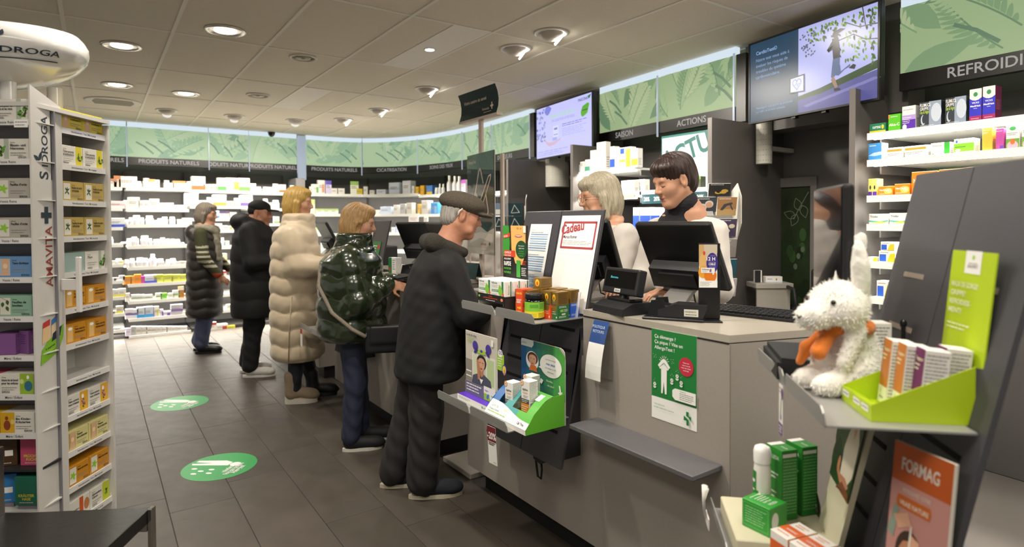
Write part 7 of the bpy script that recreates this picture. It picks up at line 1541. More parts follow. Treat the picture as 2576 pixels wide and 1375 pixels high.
def tea(base, nm, pic, photo=None, stripe=None, name_y=.62):
    """front of a tea carton: photo square or plant at one side, name, small print, maker's name"""
    def f(P):
        if stripe: P.rect(stripe[0], 0, stripe[1], 1, mat(stripe[2], .45))
        if photo: P.rect(.08, .10, .38, .90, mat(photo, .45))
        tx = .44
        if pic == 'leaf':
            for a in (0.2, 1.3, 2.3, 3.4, 5.2): P.poly(leaf_pts(.23, .48, .15, .075, a, 5, P.w/P.h), mat('#8ac02a', .45))
        elif pic == 'sage':
            for a in (.7, 2.2, 3.9, 5.4, 1.5): P.poly(leaf_pts(.23, .50, .15, .05, a, 5, P.w/P.h), lfd)
        elif pic == 'birch':
            for (x, y, a) in ((.16, .7, -1.7), (.28, .8, -1.4), (.26, .5, -1.2)): P.poly(leaf_pts(x, y, .16, .10, a, 5, P.w/P.h), lfd)
            P.line([(.1, .92), (.34, .72)], .001, berry)
        elif pic == 'glass': P.poly([(.12, .1), (.14, .75), (.34, .75), (.34, .1)], mat('#d9b070', .45)); P.ell(.24, .76, .10, .08, wh, 12)
        elif pic == 'neck': P.poly([(.12, .9), (.15, .45), (.10, .1), (.36, .1), (.34, .45), (.37, .9)], mat('#cfa888', .45)); P.ell(.24, .55, .07, .12, mat('#e8c8a0', .45), 12)
        elif pic == 'plantR': P.rect(.66, 0, .80, 1, mat('#a4ae9e', .45)); plant(P, .86, .45, .26, 14, lfm, lfd, 3); plant(P, .9, .3, .14, 6, berry, lfd, 4); tx = .08
        elif pic == 'plantL': P.rect(.28, 0, .42, 1, mat('#a4ae9e', .45)); plant(P, .16, .45, .26, 14, lfm, lfd, 5); plant(P, .2, .3, .14, 6, berry, lfd, 6); tx = .48
        elif pic == 'flowR': P.rect(.62, 0, 1, 1, mat('#d9a32e', .45)); plant(P, .8, .4, .22, 8, mat('#9a5a92', .45), lfd, 7); P.ell(.74, .75, .06, .12, wh, 10); tx = .08
        elif pic == 'yelR': P.rect(.66, 0, .95, 1, mat('#cfc02e', .45)); plant(P, .84, .45, .24, 10, lfd, lfm, 8); tx = .08
        elif pic == 'limeR': P.rect(.62, 0, .98, 1, mat('#b9c428', .45)); plant(P, .82, .5, .2, 10, lfd, lfm, 9); tx = .08
        elif pic == 'kidR': P.rect(.60, 0, 1, 1, mat('#8fb02a', .45)); P.ell(.66, .62, .06, .12, mat('#c4d88a', .45), 14); P.ell(.85, .40, .12, .25, mat('#2f6a86', .45), 14); P.ell(.84, .82, .04, .10, wh, 10); tx = .07
        elif pic == 'kidL': P.rect(0, 0, .42, 1, mat('#d0a014', .45)); P.ell(.36, .55, .06, .12, mat('#e0c46a', .45), 14); P.ell(.20, .38, .10, .24, mat('#8a3a1c', .45), 14); P.ell(.19, .72, .05, .10, mat('#8a3a1c', .45), 10); tx = .46
        P.text('Sidroga', tx, .80, P.h*.055, blk, 0, P.w*.16)
        for i, s in enumerate(nm): P.text(s, tx, .64-.15*i, P.h*.115, blk, .02, P.w*.48)
        P.lines(tx, .30-.06*len(nm), tx+.46, .42-.07*len(nm)+.1, 2, gy, fill=.3); P.text('SIDROGA', .70 if tx > .2 else tx, .08, P.h*.095, ink, .015, P.w*.24)
    return f
plain = lambda P: P.lines(.1, .2, .9, .8, 8, gy, fill=.3)
def tbox(label, x, z, m, fr, w=.124, h=.076, d=.09, y=.010, rz=0): return carton('tea_box', label, 'box', lw(x, y, z+.0005), SR+rz, w, d, h, m, fr, plain, group='tea boxes on the front of the tea stand')
XC = -.078
left = [('white', ('Tisane pour la', 'vessie et les reins'), 'plantR', None, 'white bladder tea box with a plant at its right, top shelf'), ('white', ('Blasen- und', 'Nierentee'), 'plantL', None, 'white bladder tea box with a plant at its left, second shelf'), ('grey', ('Feuilles d’ortie',), 'leaf', '#d2cec6', 'grey nettle tea box on the third front shelf'),
        ('grey', ('Feuilles d’ortie',), 'leaf', '#d2cec6', 'grey nettle tea box on the fourth front shelf'), ('blue', ('Tisane diurétique',), 'neck', '#a4b8c8', 'blue tea box on the fifth front shelf'), ('green', ('Feuilles de', 'bouleau'), 'birch', '#d2cec0', 'pale green birch tea box on the sixth front shelf'), None,
        ('white', ('Infusion bio de fenouil', 'pour les enfants'), 'kidR', None, 'white and lime children tea box'), ('white', ('Bio Kinder-', 'Kräutertee'), 'kidL', None, 'yellow and white children herbal tea box')]
sidec = {'white': 'white', 'grey': 'grey', 'blue': 'blue', 'green': 'green'}
for k, it in enumerate(left):
    if it is None: continue
    c_, nm, pic, ph, lab = it
    tbox(lab, XC+(-.002 if k > 4 else 0), ZK[k], cr[c_], tea(cr[c_], nm, pic, ph))
    tbox(lab.replace('tea box', 'tea box neighbour cut by the frame') if False else ('%s tea box cut by photo edge, %s front shelf' % (('white', 'white', 'grey', 'green', 'blue', 'teal', '', 'pink', 'yellow')[k], ORD[k])), XC-.130, ZK[k], cr[{7: 'pink', 8: 'kid', 3: 'teal', 5: 'teal'}.get(k, c_)], None)
tbox('left purple tea box on the seventh front shelf', -.135, ZK[6], cr['purple'], None, w=.085, y=.020, rz=.12); tbox('right purple tea box on the seventh front shelf', -.075, ZK[6], cr['purple'], lambda P: P.lines(.15, .4, .8, .85, 5, mat('#5a3266', .5)), w=.050, h=.085, y=.040, rz=-.35)
def pouch(label, x, y, z, m, words, wm, rz=0, w=.085, h=.105):
    o = carton('tea_pouch_box', label, 'box', lw(x, y, z), SR+rz, w, .055, h, m, lambda P: ([P.text(s, .5, .30-.12*i, P.w*.115, mat('#d2c43a', .5), .03, P.w*.7, 'c') for i, s in enumerate(words)], P.lines(.2, .06, .8, .14, 1, mat('#ccbbbb', .5)), P.rect(.55, .35, .85, .55, wh) if not words else None), None, None, group='children tea boxes in the lower niche')
    return o
zn = .4055
pouch('dark green tea box reading Kräuter Hase', -.055, .012, .42, cr['dgreen'], ('KRÄUTER', 'HASE'), None); 
pouch('pink tea box reading Früchte Fuchs', -.055, .040, .555, cr['pink'], ('FRÜCHTE', 'FUCHS'), None); pouch('blue tea box in the lower niche', -.155, .030, .42, cr['sky'], (), None, .3); pouch('brown tea box in the upper part of the niche', -.155, .035, .555, cr['brown'], (), None, .3)
for x, y, z in ((-.055, .012, .4055), (-.155, .03, .4055)): MB().box(x-.035, y+.004, z, x+.035, y+.05, .4195, sgr).build('riser', ts)
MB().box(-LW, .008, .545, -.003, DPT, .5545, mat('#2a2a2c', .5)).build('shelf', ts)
# right rack: two boxes to a shelf, turned to the right
right = [('ylw', ('Tisane pectorale', 'et antitussive N'), 'neck', '#cdb060', 'yellow cough tea box'), ('white', ('Tisane pectorale', 'et antitussive N'), 'yelR', None, 'white and yellow cough tea box'), ('tan', ('Feuilles de sauge', 'trilobée'), 'sage', '#d4cfc2', 'tan sage tea box'), ('tan', ('Feuilles de sauge', 'trilobée'), 'sage', '#d4cfc2', 'tan sage tea box'),
         ('teal', ('Thym',), 'plantR', None, 'grey-green thyme tea box'), ('amber', ('Tisane contre les', 'refroidissements N'), 'glass', '#c9a050', 'amber cold tea box'), ('amber', ('Tisane contre les', 'refroidissements N'), 'glass', '#c9a050', 'amber cold tea box'), None,
         ('white', ('Tisane contre la', 'toux irritative'), 'flowR', None, 'white and orange cough tea box with a flower'), ('pale', ('Tisane', 'bucco-pharyngée'), 'neck', '#b0945a', 'pale yellow throat tea box'), ('amber', ('Fleurs de sureau',), 'leaf', '#d9d6cc', 'amber elderflower tea box'), ('white', ('Gingembre', 'Citron'), 'limeR', None, 'white and lime ginger tea box')]
for k, it in enumerate(right):
    if it is None: continue
    c_, nm, pic, ph, lab = it
    for j in range(2):
        y = Y0_+.066+.121*j; fr = tea(cr[c_], nm, pic, ph)
        m_ = cr[c_]
        if k == 4 and j == 1: m_ = cr['white']
        if k == 4 and j == 0: fr = None
        if k == 11 and j == 0: m_ = cr['white']; fr = lambda P: (P.rect(.5, 0, .68, 1, mat('#c2561e', .45)), P.ell(.84, .5, .13, .3, mat('#b87a4a', .45), 14), P.text('Gingembre', .08, .45, P.h*.11, blk, .01, P.w*.4), P.text('SIDROGA', .08, .08, P.h*.095, ink, .015, P.w*.24))
        carton('tea_box', '%s %s, %s side shelf of stand' % (('near', 'far')[j], lab, ORD[k]), 'box', lw(XR_-.010, y, ZK[k]+.0005), SR+PI/2, .118, .09, .078, m_, fr, plain, group='tea boxes on the side of the tea stand')
# clear end sheet with price figures
mb = MB(); mb.box(XR_-.012, Y1_-.0035, 1.2, XR_+.010, Y1_-.0015, 1.90, ac); mb.build('clear_edge', ts)
# bowl on two short posts
bc = lw(-.275, .19, 0); tb_ = thing('display_bowl', 'large white glossy bowl lettered Sidroga on top of the tea stand', 'bowl', (bc.x, bc.y, 1.885), SR)
RB, HB_ = .31, .20; prof = []
for k in range(13):
    a = -PI/2+ (PI/2+.42)*k/12; prof.append((RB*math.cos(a), HB_*.72*(1+math.sin(a))))
TB = Matrix.Translation((0, 0, .085)) @ Matrix.Rotation(-.05, 4, 'Y') @ Matrix.Rotation(.10, 4, 'X')
mb = MB(); mb.T = TB; inner = [(max(0, r-.012), z+.010) for r, z in prof[::-1]]; inner[0] = (prof[-1][0]-.010, prof[-1][1])
mb.lathe(prof+inner, wgl, n=56); mb.build('bowl', tb_)
mb = MB(); mb.T = TB
def bowl_pt(lon, q, e=.0025):
    a = -PI/2+(PI/2+.42)*q; r = RB*math.cos(a)+e; return (r*math.cos(lon), r*math.sin(lon), HB_*.72*(1+math.sin(a)))
def bowl_text(s, lon0, q0, h, bold, m, L):
    vs_, fs, xa, xb, ya, yb = text_geo(s, bold); sc = h/.73; sx = min(sc, L/(xb-xa)); out = []
    for (x, y) in vs_: out.append(bowl_pt(lon0+(x-xa)*sx/RB, q0+y*sc/(RB*(PI/2+.42))))
    mb.add(out, fs, m)
bowl_text('S', -1.02, .60, .060, .02, ink, .05); bowl_text('IDROGA', -.86, .615, .044, .012, ink, .215)
n = 14
for i in range(n):
    a0, a1 = -1.0+.85*i/n, -1.0+.85*(i+1)/n; mb.add([bowl_pt(a0, .545), bowl_pt(a1, .545), bowl_pt(a1, .558), bowl_pt(a0, .558)], [(0, 1, 2, 3)], ink)
for da, a in ((.0, 1.2), (.0, 2.4)):
    pts = leaf_pts(-.80, 0, .11, .05, a, 5); mb.add([bowl_pt(x, .80+y*.8) for x, y in pts], [tuple(range(len(pts)))], ink)
mb.build('lettering', tb_)
for x, y in ((.09, -.06), (-.1, .02), (.16, .08)): MB().cyl((x, y, 0), (x, y, .105), .026, .026, wgl, 18).build('post', tb_)
# ---- waiting chair in the lower left corner
ccn = Vector((.143, 2.387, 0)); crz = math.atan2(.5, -.866)
t = thing('waiting_chair', 'black leather waiting chair with a chrome leg in the lower left corner', 'chair', ccn, math.atan2(-.5, .866))
# local: +x = -e1 (towards the corner), so the seat runs to x = -0.47; local y: e2 is -y
lea = mat('#191817', .42, noise=.10, scale=30, bump=.25, coat=.1); crm_ = mat('#b9b7b4', .12, metal=.95)
mb = MB(); n = 12; S_ = .46
for i in range(n):
    for j in range(n):
        f = lambda p, q: (-S_*p*1.02, -S_*q, .452+.026*(1-(2*q-1)**6)*0+.018-(.022*math.sin(PI*p)*math.sin(PI*q)))
        mb.add([f(i/n, j/n), f((i+1)/n, j/n), f((i+1)/n, (j+1)/n), f(i/n, (j+1)/n)], [(3, 2, 1, 0)], lea, True)
mb.box(-S_*1.02, -S_, .425, -.0, 0, .4695, lea); mb.build('seat', t)
for x, y in ((.008, -.012), (.008, -.42), (-.478, -.012), (-.478, -.42)): MB().rbox(x-.008, y-.014, 0, x+.008, y+.014, .475 if x > 0 else .70, crm_, r=.003, seg=2).build('leg', t)
MB().box(-.470, -.43, .40, -.0, -.40, .424, crm_).build('rail', t); MB().box(-.470, -.03, .40, 0, -.002, .424, crm_).build('rail', t)
MB().rbox(-.505, -.44, .50, -.487, .01, .775, lea, r=.008, seg=3).build('backrest', t)
# ================================================================ SOFT BODIES: distance fields meshed with surface nets
def axis(lo, hi, st, fine=()):
    xs = [lo]
    while xs[-1] < hi:
        s = st
        for a, b, f in fine:
            if a-0.015 <= xs[-1] <= b+0.005: s = min(s, f)
        xs.append(xs[-1]+s)
    return np.array(xs)
def V3(p): return np.array(p, float)
def cap(a, b, ra, rb, k=0.02, ribs=None, sub=False, wr=0):
    a, b = V3(a), V3(b); ba = b-a; L2 = max(1e-9, ba@ba); R = max(ra, rb)+(ribs[1] if ribs else 0)+wr
    def f(X, Y, Z):
        px, py, pz = X-a[0], Y-a[1], Z-a[2]; t = np.clip((px*ba[0]+py*ba[1]+pz*ba[2])/L2, 0, 1)
        d = np.sqrt((px-t*ba[0])**2+(py-t*ba[1])**2+(pz-t*ba[2])**2)-(ra+(rb-ra)*t)
        if ribs: d = d-ribs[1]*np.abs(np.sin(PI*ribs[0]*t))**.6
        if wr: d = d-wr*(np.sin(X*41+Z*29+2*np.sin(Y*31))*np.sin(Y*37-Z*33)+.5*np.sin(X*70-Y*60+Z*23))
        return d
    return dict(f=f, lo=np.minimum(a, b)-R, hi=np.maximum(a, b)+R, k=k, sub=sub)
def ell(c, r, k=0.02, R=None, sub=False):
    c, r = V3(c), V3(r); R = np.eye(3) if R is None else R; m = max(r)
    def f(X, Y, Z):
        p = [X-c[0], Y-c[1], Z-c[2]]; q = [R[0][i]*p[0]+R[1][i]*p[1]+R[2][i]*p[2] for i in range(3)]
        k0 = np.sqrt(sum((q[i]/r[i])**2 for i in range(3))); k1 = np.sqrt(sum((q[i]/r[i]**2)**2 for i in range(3)))+1e-9
        return k0*(k0-1)/k1
    return dict(f=f, lo=c-m, hi=c+m, k=k, sub=sub)
def loft(rings, k=0.03, rib=None, wr=0.0, seam=None):
    """rings (z, cx, cy, rx, ry) bottom to top; rib = (z0, period, amp); wr = crumple"""
    rg = np.array(rings, float); z0, z1 = rg[0, 0], rg[-1, 0]; M_ = max(rg[:, 3].max(), rg[:, 4].max())+.03
    def f(X, Y, Z):
        z = Z[0, 0, :]; g = [np.interp(z, rg[:, 0], rg[:, i])[None, None, :] for i in (1, 2, 3, 4)]
        q = np.sqrt(((X-g[0])/g[2])**2+((Y-g[1])/g[3])**2); d = (q-1)*np.minimum(g[2], g[3])
        if rib: d = d-rib[2]*np.abs(np.sin(PI*(Z-rib[0]+.010*np.sin(6*np.arctan2(Y-g[1], X-g[0])))/rib[1]))**.55
        if wr:
            ph = np.arctan2(Y-g[1], X-g[0]); d = d-wr*(np.sin(ph*7+Z*31)*np.sin(Z*43-ph*3)+.7*np.sin(ph*13-Z*57)+.5*np.sin(ph*4+Z*90))
        e = np.maximum(z0-Z, Z-z1); return np.maximum(d, e)
    cx, cy = rg[:, 1], rg[:, 2]
    return dict(f=f, lo=V3((cx.min()-M_, cy.min()-M_, z0-.01)), hi=V3((cx.max()+M_, cy.max()+M_, z1+.01)), k=k, sub=False)
def boxp(c, h, r=0.01, k=0.01, sub=False):
    c, h = V3(c), V3(h)
    def f(X, Y, Z):
        q = [np.abs(P_-c[i])-(h[i]-r) for i, P_ in enumerate((X, Y, Z))]
        return np.sqrt(sum(np.maximum(a, 0)**2 for a in q))+np.minimum(np.maximum(np.maximum(q[0], q[1]), q[2]), 0)-r
    return dict(f=f, lo=c-h, hi=c+h, k=k, sub=sub)
def field(prims, step=0.011, fine=(), post=None, pad=.02):
    """fine = list of (centre, half-size, step)"""
    add = [p for p in prims if not p['sub']]
    lo = np.min([p['lo'] for p in add], 0)-pad; hi = np.max([p['hi'] for p in add], 0)+pad
    ax = [axis(lo[i], hi[i], step, [(c[i]-h, c[i]+h, s) for c, h, s in fine]) for i in range(3)]
    D = np.full([len(a) for a in ax], 0.5, np.float32)
    for p in prims:
        m = p['k']+.03; sl = tuple(slice(max(0, int(np.searchsorted(ax[i], p['lo'][i]-m))-1), int(np.searchsorted(ax[i], p['hi'][i]+m))+1) for i in range(3))
        X, Y, Z = np.meshgrid(*[ax[i][sl[i]] for i in range(3)], indexing='ij'); d = p['f'](X, Y, Z); o = D[sl]; k = p['k']
        if p['sub']: d = -d; h = np.clip(.5-.5*(d-o)/k*-1, 0, 1); h = np.clip(.5+.5*(d-o)/k, 0, 1); D[sl] = o*(1-h)+d*h+k*h*(1-h)
        else: h = np.clip(.5+.5*(d-o)/k, 0, 1); D[sl] = d*(1-h)+o*h-k*h*(1-h)
    if post is not None:
        X, Y, Z = np.meshgrid(*ax, indexing='ij'); D = post(D, X, Y, Z)
    D[0] = D[-1] = .1; D[:, 0] = D[:, -1] = .1; D[:, :, 0] = D[:, :, -1] = .1
    return D, ax
def nets(D, ax):
    ins = D < 0; n = D.shape; cs = tuple(s-1 for s in n); cnt = np.zeros(cs, np.int8); acc = np.zeros(cs+(3,), np.float32); G = [np.asarray(a, np.float32) for a in ax]
    for axn in range(3):
        o = [a for a in range(3) if a != axn]
        for i in (0, 1):
            for j in (0, 1):
                s0 = [None]*3; s1 = [None]*3; s0[axn] = slice(0, n[axn]-1); s1[axn] = slice(1, n[axn])
                for a, b in zip(o, (i, j)): s0[a] = s1[a] = slice(b, b+cs[a])
                d0, d1 = D[tuple(s0)], D[tuple(s1)]; m = (ins[tuple(s0)] != ins[tuple(s1)]); I = np.nonzero(m); t = d0[I]/(d0[I]-d1[I])
                g = G[axn]; acc[I+(axn,)] += g[I[axn]]+t*(g[I[axn]+1]-g[I[axn]])
                for a, b in zip(o, (i, j)): acc[I+(a,)] += G[a][I[a]+b]
                cnt[I] += 1
    act = np.nonzero(cnt); idx = np.full(cs, -1, np.int32); idx[act] = np.arange(len(act[0])); V = acc[act]/cnt[act][:, None]; F = []
    for axn in range(3):
        b, c = [(1, 2), (2, 0), (0, 1)][axn]; s0 = [slice(None)]*3; s1 = [slice(None)]*3; s0[axn] = slice(0, n[axn]-1); s1[axn] = slice(1, n[axn])
        m = ins[tuple(s0)] != ins[tuple(s1)]; I = [q.copy() for q in np.nonzero(m)]; ok = (I[b] > 0) & (I[c] > 0) & (I[b] < cs[b]) & (I[c] < cs[c]); I = [q[ok] for q in I]
        def cell(db, dc): J = list(I); J[b] = I[b]-db; J[c] = I[c]-dc; return idx[tuple(J)]
        q = np.stack([cell(1, 1), cell(0, 1), cell(0, 0), cell(1, 0)], 1); fl = ~ins[tuple(I)]; q[fl] = q[fl][:, ::-1]; F.append(q)
    F = np.concatenate(F); return V, F[(F >= 0).all(1)]
def soft(name, prims, m, parent=None, step=.011, fine=(), post=None, paint=None, mats=None, smooth=1):
    D, ax = field(prims, step, fine, post); V, F = nets(D, ax)
    for _ in range(smooth):
        E = np.concatenate([F[:, [0, 1]], F[:, [1, 2]], F[:, [2, 3]], F[:, [3, 0]]]); S = np.zeros_like(V); N = np.zeros(len(V))
        np.add.at(S, E[:, 0], V[E[:, 1]]); np.add.at(N, E[:, 0], 1); V = .5*V+.5*S/np.maximum(N, 1)[:, None]
    me = bpy.data.meshes.new(name); me.vertices.add(len(V)); me.vertices.foreach_set('co', V.astype(np.float32).ravel())
    me.loops.add(len(F)*4); me.loops.foreach_set('vertex_index', F.astype(np.int32).ravel()); me.polygons.add(len(F))
    me.polygons.foreach_set('loop_start', np.arange(0, len(F)*4, 4, dtype=np.int32)); me.polygons.foreach_set('loop_total', np.full(len(F), 4, np.int32))
    for q in (mats or [m]): me.materials.append(q)
    me.update(calc_edges=True); me.polygons.foreach_set('use_smooth', np.ones(len(F), bool))
    if paint is not None: me.polygons.foreach_set('material_index', paint(V[F].mean(1)).astype(np.int32))
    return put(name, me, parent)
# ---------------------------------------------------------------- people
def rotm(yaw, pitch, roll=0.0): return np.array((Matrix.Rotation(yaw, 3, 'Z') @ Matrix.Rotation(pitch, 3, 'Y') @ Matrix.Rotation(roll, 3, 'X')))
def hand(w, d, n, side, curl=.5, s=1.0, spread=.25):
    """wrist point, direction of the fingers, back-of-hand normal; five bent fingers"""
    w, d, n = V3(w), V3(d), V3(n); d = d/np.linalg.norm(d); n = n-d*(n@d); n = n/np.linalg.norm(n); u = np.cross(n, d)*side; P_ = []
    pc = w+d*.045*s; R = np.stack([d, u, n], 1); P_.append(ell(pc, (.048*s, .038*s, .016*s), .012, R)); P_.append(cap(w-d*.05, w+d*.015, .024*s, .023*s, .02))
    for i, (o, L) in enumerate(((.027, .070), (.009, .080), (-.009, .074), (-.026, .058))):
        p = w+d*.078*s+u*o*s; q = d+u*(o*spread*8); q = q/np.linalg.norm(q); a = 0.0
        for seg in range(3):
            a += curl*(.55+.25*seg); v = q*math.cos(a)-n*math.sin(a); l = L*s*(.45, .32, .26)[seg]; e = p+v*l
            P_.append(cap(p, e, (.0088-.0008*seg)*s, (.0082-.0010*seg)*s, .003)); p = e
    t0 = w+d*.022*s+u*.026*s; t1 = t0+(d*.55+u*.75-n*.25)*.040*s; t2 = t1+(d*.9+u*.25-n*.3)*.034*s
    P_.append(cap(t0, t1, .013*s, .0105*s, .010)); P_.append(cap(t1, t2, .0102*s, .008*s, .004)); return P_
def head(c, R, s=1.0, old=False, fem=True):
    T = lambda p: V3(c)+R@(V3(p)*s); E = lambda p, r, k=.02, sub=False: ell(T(p), V3(r)*s, k*s, R, sub); K = lambda a, b, ra, rb, k=.02, sub=False: cap(T(a), T(b), ra*s, rb*s, k*s, sub=sub)
    P_ = [E((-.012, 0, .040), (.095, .074, .086)), E((.030, 0, -.030), (.060, .058, .084), .03), E((.062, 0, -.097), (.022, .025, .018), .025)]
    for q in (1, -1):
        P_ += [K((-.012, q*.052, -.045), (.056, q*.016, -.097), .016, .014, .03), E((.054, q*.034, -.022), (.024, .022, .022), .03)]
    P_ += [K((.076, -.034, .026), (.076, .034, .026), .013, .013, .022), K((.084, 0, .018), (.106, 0, -.026), .007, .011, .014)]
    for q in (1, -1): P_ += [E((.097, q*.0105, -.030), (.010, .008, .007), .006), E((.094, q*.031, .004), (.013, .017, .010), .012, True), E((.073, q*.031, .003), (.0135, .0155, .0125), .006)]
    P_ += [K((.083, -.017, -.057), (.083, .017, -.057), .0055, .0055, .006), K((.081, -.014, -.069), (.081, .014, -.069), .0065, .0065, .006), E((.095, 0, -.0625), (.012, .026, .0022), .003, True), K((.086, 0, -.036), (.084, 0, -.050), .006, .006, .012)]
    for q in (1, -1): P_ += [E((-.008, q*.076, .0), (.019, .008, .033), .008), E((-.002, q*.084, .004), (.010, .006, .018), .006, True)]
    if old:
        for q in (1, -1): P_ += [K((.088, q*.026, -.034), (.068, q*.038, -.066), .0035, .003, .008, True), E((.05, q*.05, -.07), (.02, .016, .02), .02)]
    P_ += [K((-.028, 0, -.060), (-.050, 0, -.185), .052 if fem else .060, .058 if fem else .066, .04)]
    return P_, T
SKIN = mat('#c08e72', .5, noise=.05, scale=40); SKIN_O = mat('#b07a60', .55, noise=.10, scale=45)
def person(label, loc, rz, hc, hy=0.0, hp=0.0, hs=1.0, arms=(), legs=None, skin=SKIN, old=False, fem=True, torso=None, lips='#a8584c', brows='#4a382c', finestep=.0045, face=True, roll=0.0):
    t = thing('person', label, 'person', loc, rz); R = rotm(hy, hp, roll); P_, T = head(hc, R, hs, old, fem); fine = [(V3(hc)+V3((0, 0, -.01)), .135*hs, finestep)]
    P_.append(loft(torso, .05)); nk = T((-.05, 0, -.185)); P_.append(cap(nk, (torso[-1][1], torso[-1][2], torso[-1][0]-.03), .055, .09, .05))
    for A in arms:
        P_ += [cap(A['s'], A['e'], .040, .034, .03), cap(A['e'], A['w'], .034, .023, .02)]
        if 'd' in A: P_ += hand(A['w'], A['d'], A['n'], A['q'], A.get('curl', .5), .94 if fem else 1.04); fine.append((V3(A['w'])+V3(A['d'])/np.linalg.norm(V3(A['d']))*.07, .10, .006 if A.get('near') else .008))
    for L in (legs or ()): P_ += [cap(L[0], L[1], .062, .045, .04), cap(L[1], L[2], .044, .030, .03), cap(L[2], (L[2][0]+.06, L[2][1], .03), .028, .024, .02)]
    soft('body', P_, skin, t, .013, fine)
    if face:
        for q in (1, -1):
            MB().tube([T((.088, q*.014, .023)), T((.088, q*.032, .030)), T((.076, q*.048, .025))], [.0022*hs, .003*hs, .0015*hs], mat(brows, .7), 6).build('eyebrow', t)
            MB().tube([T((.0850, q*.018, -.001)), T((.0872, q*.031, -.0045)), T((.0805, q*.044, -.002))], .0013*hs, mat('#2a1e1a', .6), 6).build('eyelash', t)
        MB().tube([T((.0872, -.019, -.060)), T((.0905, -.006, -.0585)), T((.0905, .006, -.0585)), T((.0872, .019, -.060))], [.001, .0030*hs, .0030*hs, .001], mat(lips, .5), 6).build('lip', t)
        MB().tube([T((.0855, -.016, -.066)), T((.0885, 0, -.0685)), T((.0855, .016, -.066))], [.001, .0036*hs, .001], mat(lips, .5), 6).build('lip', t)
    return t, T, R
def hairdo(t, T, R, s, col, style, seed=0, freq=44):
    """style: list of primitives in head units (kind, args); the face opening is cut out; strands by fine ridges"""
    P_ = []
    for it in style:
        k, a = it[0], it[1:]
        if k == 'e': P_.append(ell(T(a[0]), V3(a[1])*s, (a[2] if len(a) > 2 else .02)*s, R))
        elif k == 'x': P_.append(ell(T(a[0]), V3(a[1])*s, .008*s, R, True))
        elif k == 'c': P_.append(cap(T(a[0]), T(a[1]), a[2]*s, a[3]*s, .02*s))
    c = T((-.02, 0, .03))
    def post(D, X, Y, Z):
        p = [X-c[0], Y-c[1], Z-c[2]]; q = [R[0][i]*p[0]+R[1][i]*p[1]+R[2][i]*p[2] for i in range(3)]
        th = np.arctan2(q[1], q[0]-.04*s); return D+.0022*np.sin(th*freq+q[2]*22+seed)+.0016*np.sin(th*23-q[2]*37+seed)
    return soft('hair', P_, col, t, .0045, post=post)
def hmat(h, d=.45): return mat(h, d, noise=.28, scale=60, stretch=(3, 3, .35), bump=.3)
def shoe(t, x, y, yaw, col, sole, L=.27, W=.098, ankle=.10, wedge=0.0, high=False):
    c, s_ = math.cos(yaw), math.sin(yaw); q = lambda a, b, z: (x+a*c-b*s_, y+a*s_+b*c, z); Ry = rotm(yaw, 0)
    P_ = [ell(q(.045, 0, .045+wedge), (L*.42, W*.44, .040), .02, Ry), ell(q(-.045, 0, .06+wedge), (.055, W*.40, .060), .03, Ry), ell(q(.10, 0, .038+wedge*.5), (.065, W*.45, .034), .02, Ry)]
    if high: P_.append(cap(q(-.05, 0, .08), q(-.055, 0, .18+wedge), .050, .052, .02))
    P_.append(boxp((x, y, -.05+.012+wedge*.4), (.3, .3, .05), .004, .004, True))
    o = soft('shoe', P_, col, t, .008)
    mb = MB(); out = []
    for k in range(24):
        a = 2*PI*k/24; r = 1+.0*math.cos(a); ex_ = .5*L*math.cos(a)+.022; wy = W*.47*math.sin(a)*(1.0 if math.cos(a) > 0 else .82); out.append(q(ex_, wy, 0))
    top = [(p[0], p[1], .020+wedge*(.35+.65*max(0, min(1, (1-(((p[0]-x)*c+(p[1]-y)*s_)/(L*.5)))/2)))) for p in out]; n = 24
    mb.add(out+top, [tuple(range(n-1, -1, -1)), tuple(range(n, 2*n))]+[(i, (i+1) % n, n+(i+1) % n, n+i) for i in range(n)], sole); mb.build('sole', o)
def trousers(t, legs, m, r=(.088, .068, .058), top=None, wr=.004):
    P_ = []
    for h, k, a in legs: P_ += [cap(h, k, r[0], r[1], .03, wr=wr), cap(k, a, r[1], r[2], .03, wr=wr*1.3)]
    if top: P_.append(loft(top, .05))
    return soft('trousers', P_, m, t, .010)
def tube_path(pts, n=20): return catmull3([Vector(p) for p in pts], n)
def catmull3(P, n=8):
    out = []
    for i in range(len(P)-1):
        p0, p1, p2, p3 = [P[max(0, min(len(P)-1, k))] for k in (i-1, i, i+1, i+2)]
        for j in range(n):
            u = j/n; out.append(.5*((2*p1)+(p2-p0)*u+(2*p0-5*p1+4*p2-p3)*u*u+(3*p1-p0-3*p2+p3)*u**3))
    return out+[P[-1]]
BOB = lambda l, w=.088: [('e', (-.018, 0, .048), (.105, w, .092)), ('e', (-.045, 0, -.02), (.082, w+.006, .115)), ('c', (.0, w-.012, .0), (-.005, w-.008, -l), .026, .016), ('c', (.0, -w+.012, .0), (-.005, -w+.008, -l), .026, .016), ('c', (-.085, .03, -.02), (-.075, .03, -l*.95), .035, .03), ('c', (-.085, -.03, -.02), (-.075, -.03, -l*.95), .035, .03)]
FACE = [('x', (.115, 0, -.035), (.075, .062, .095))]
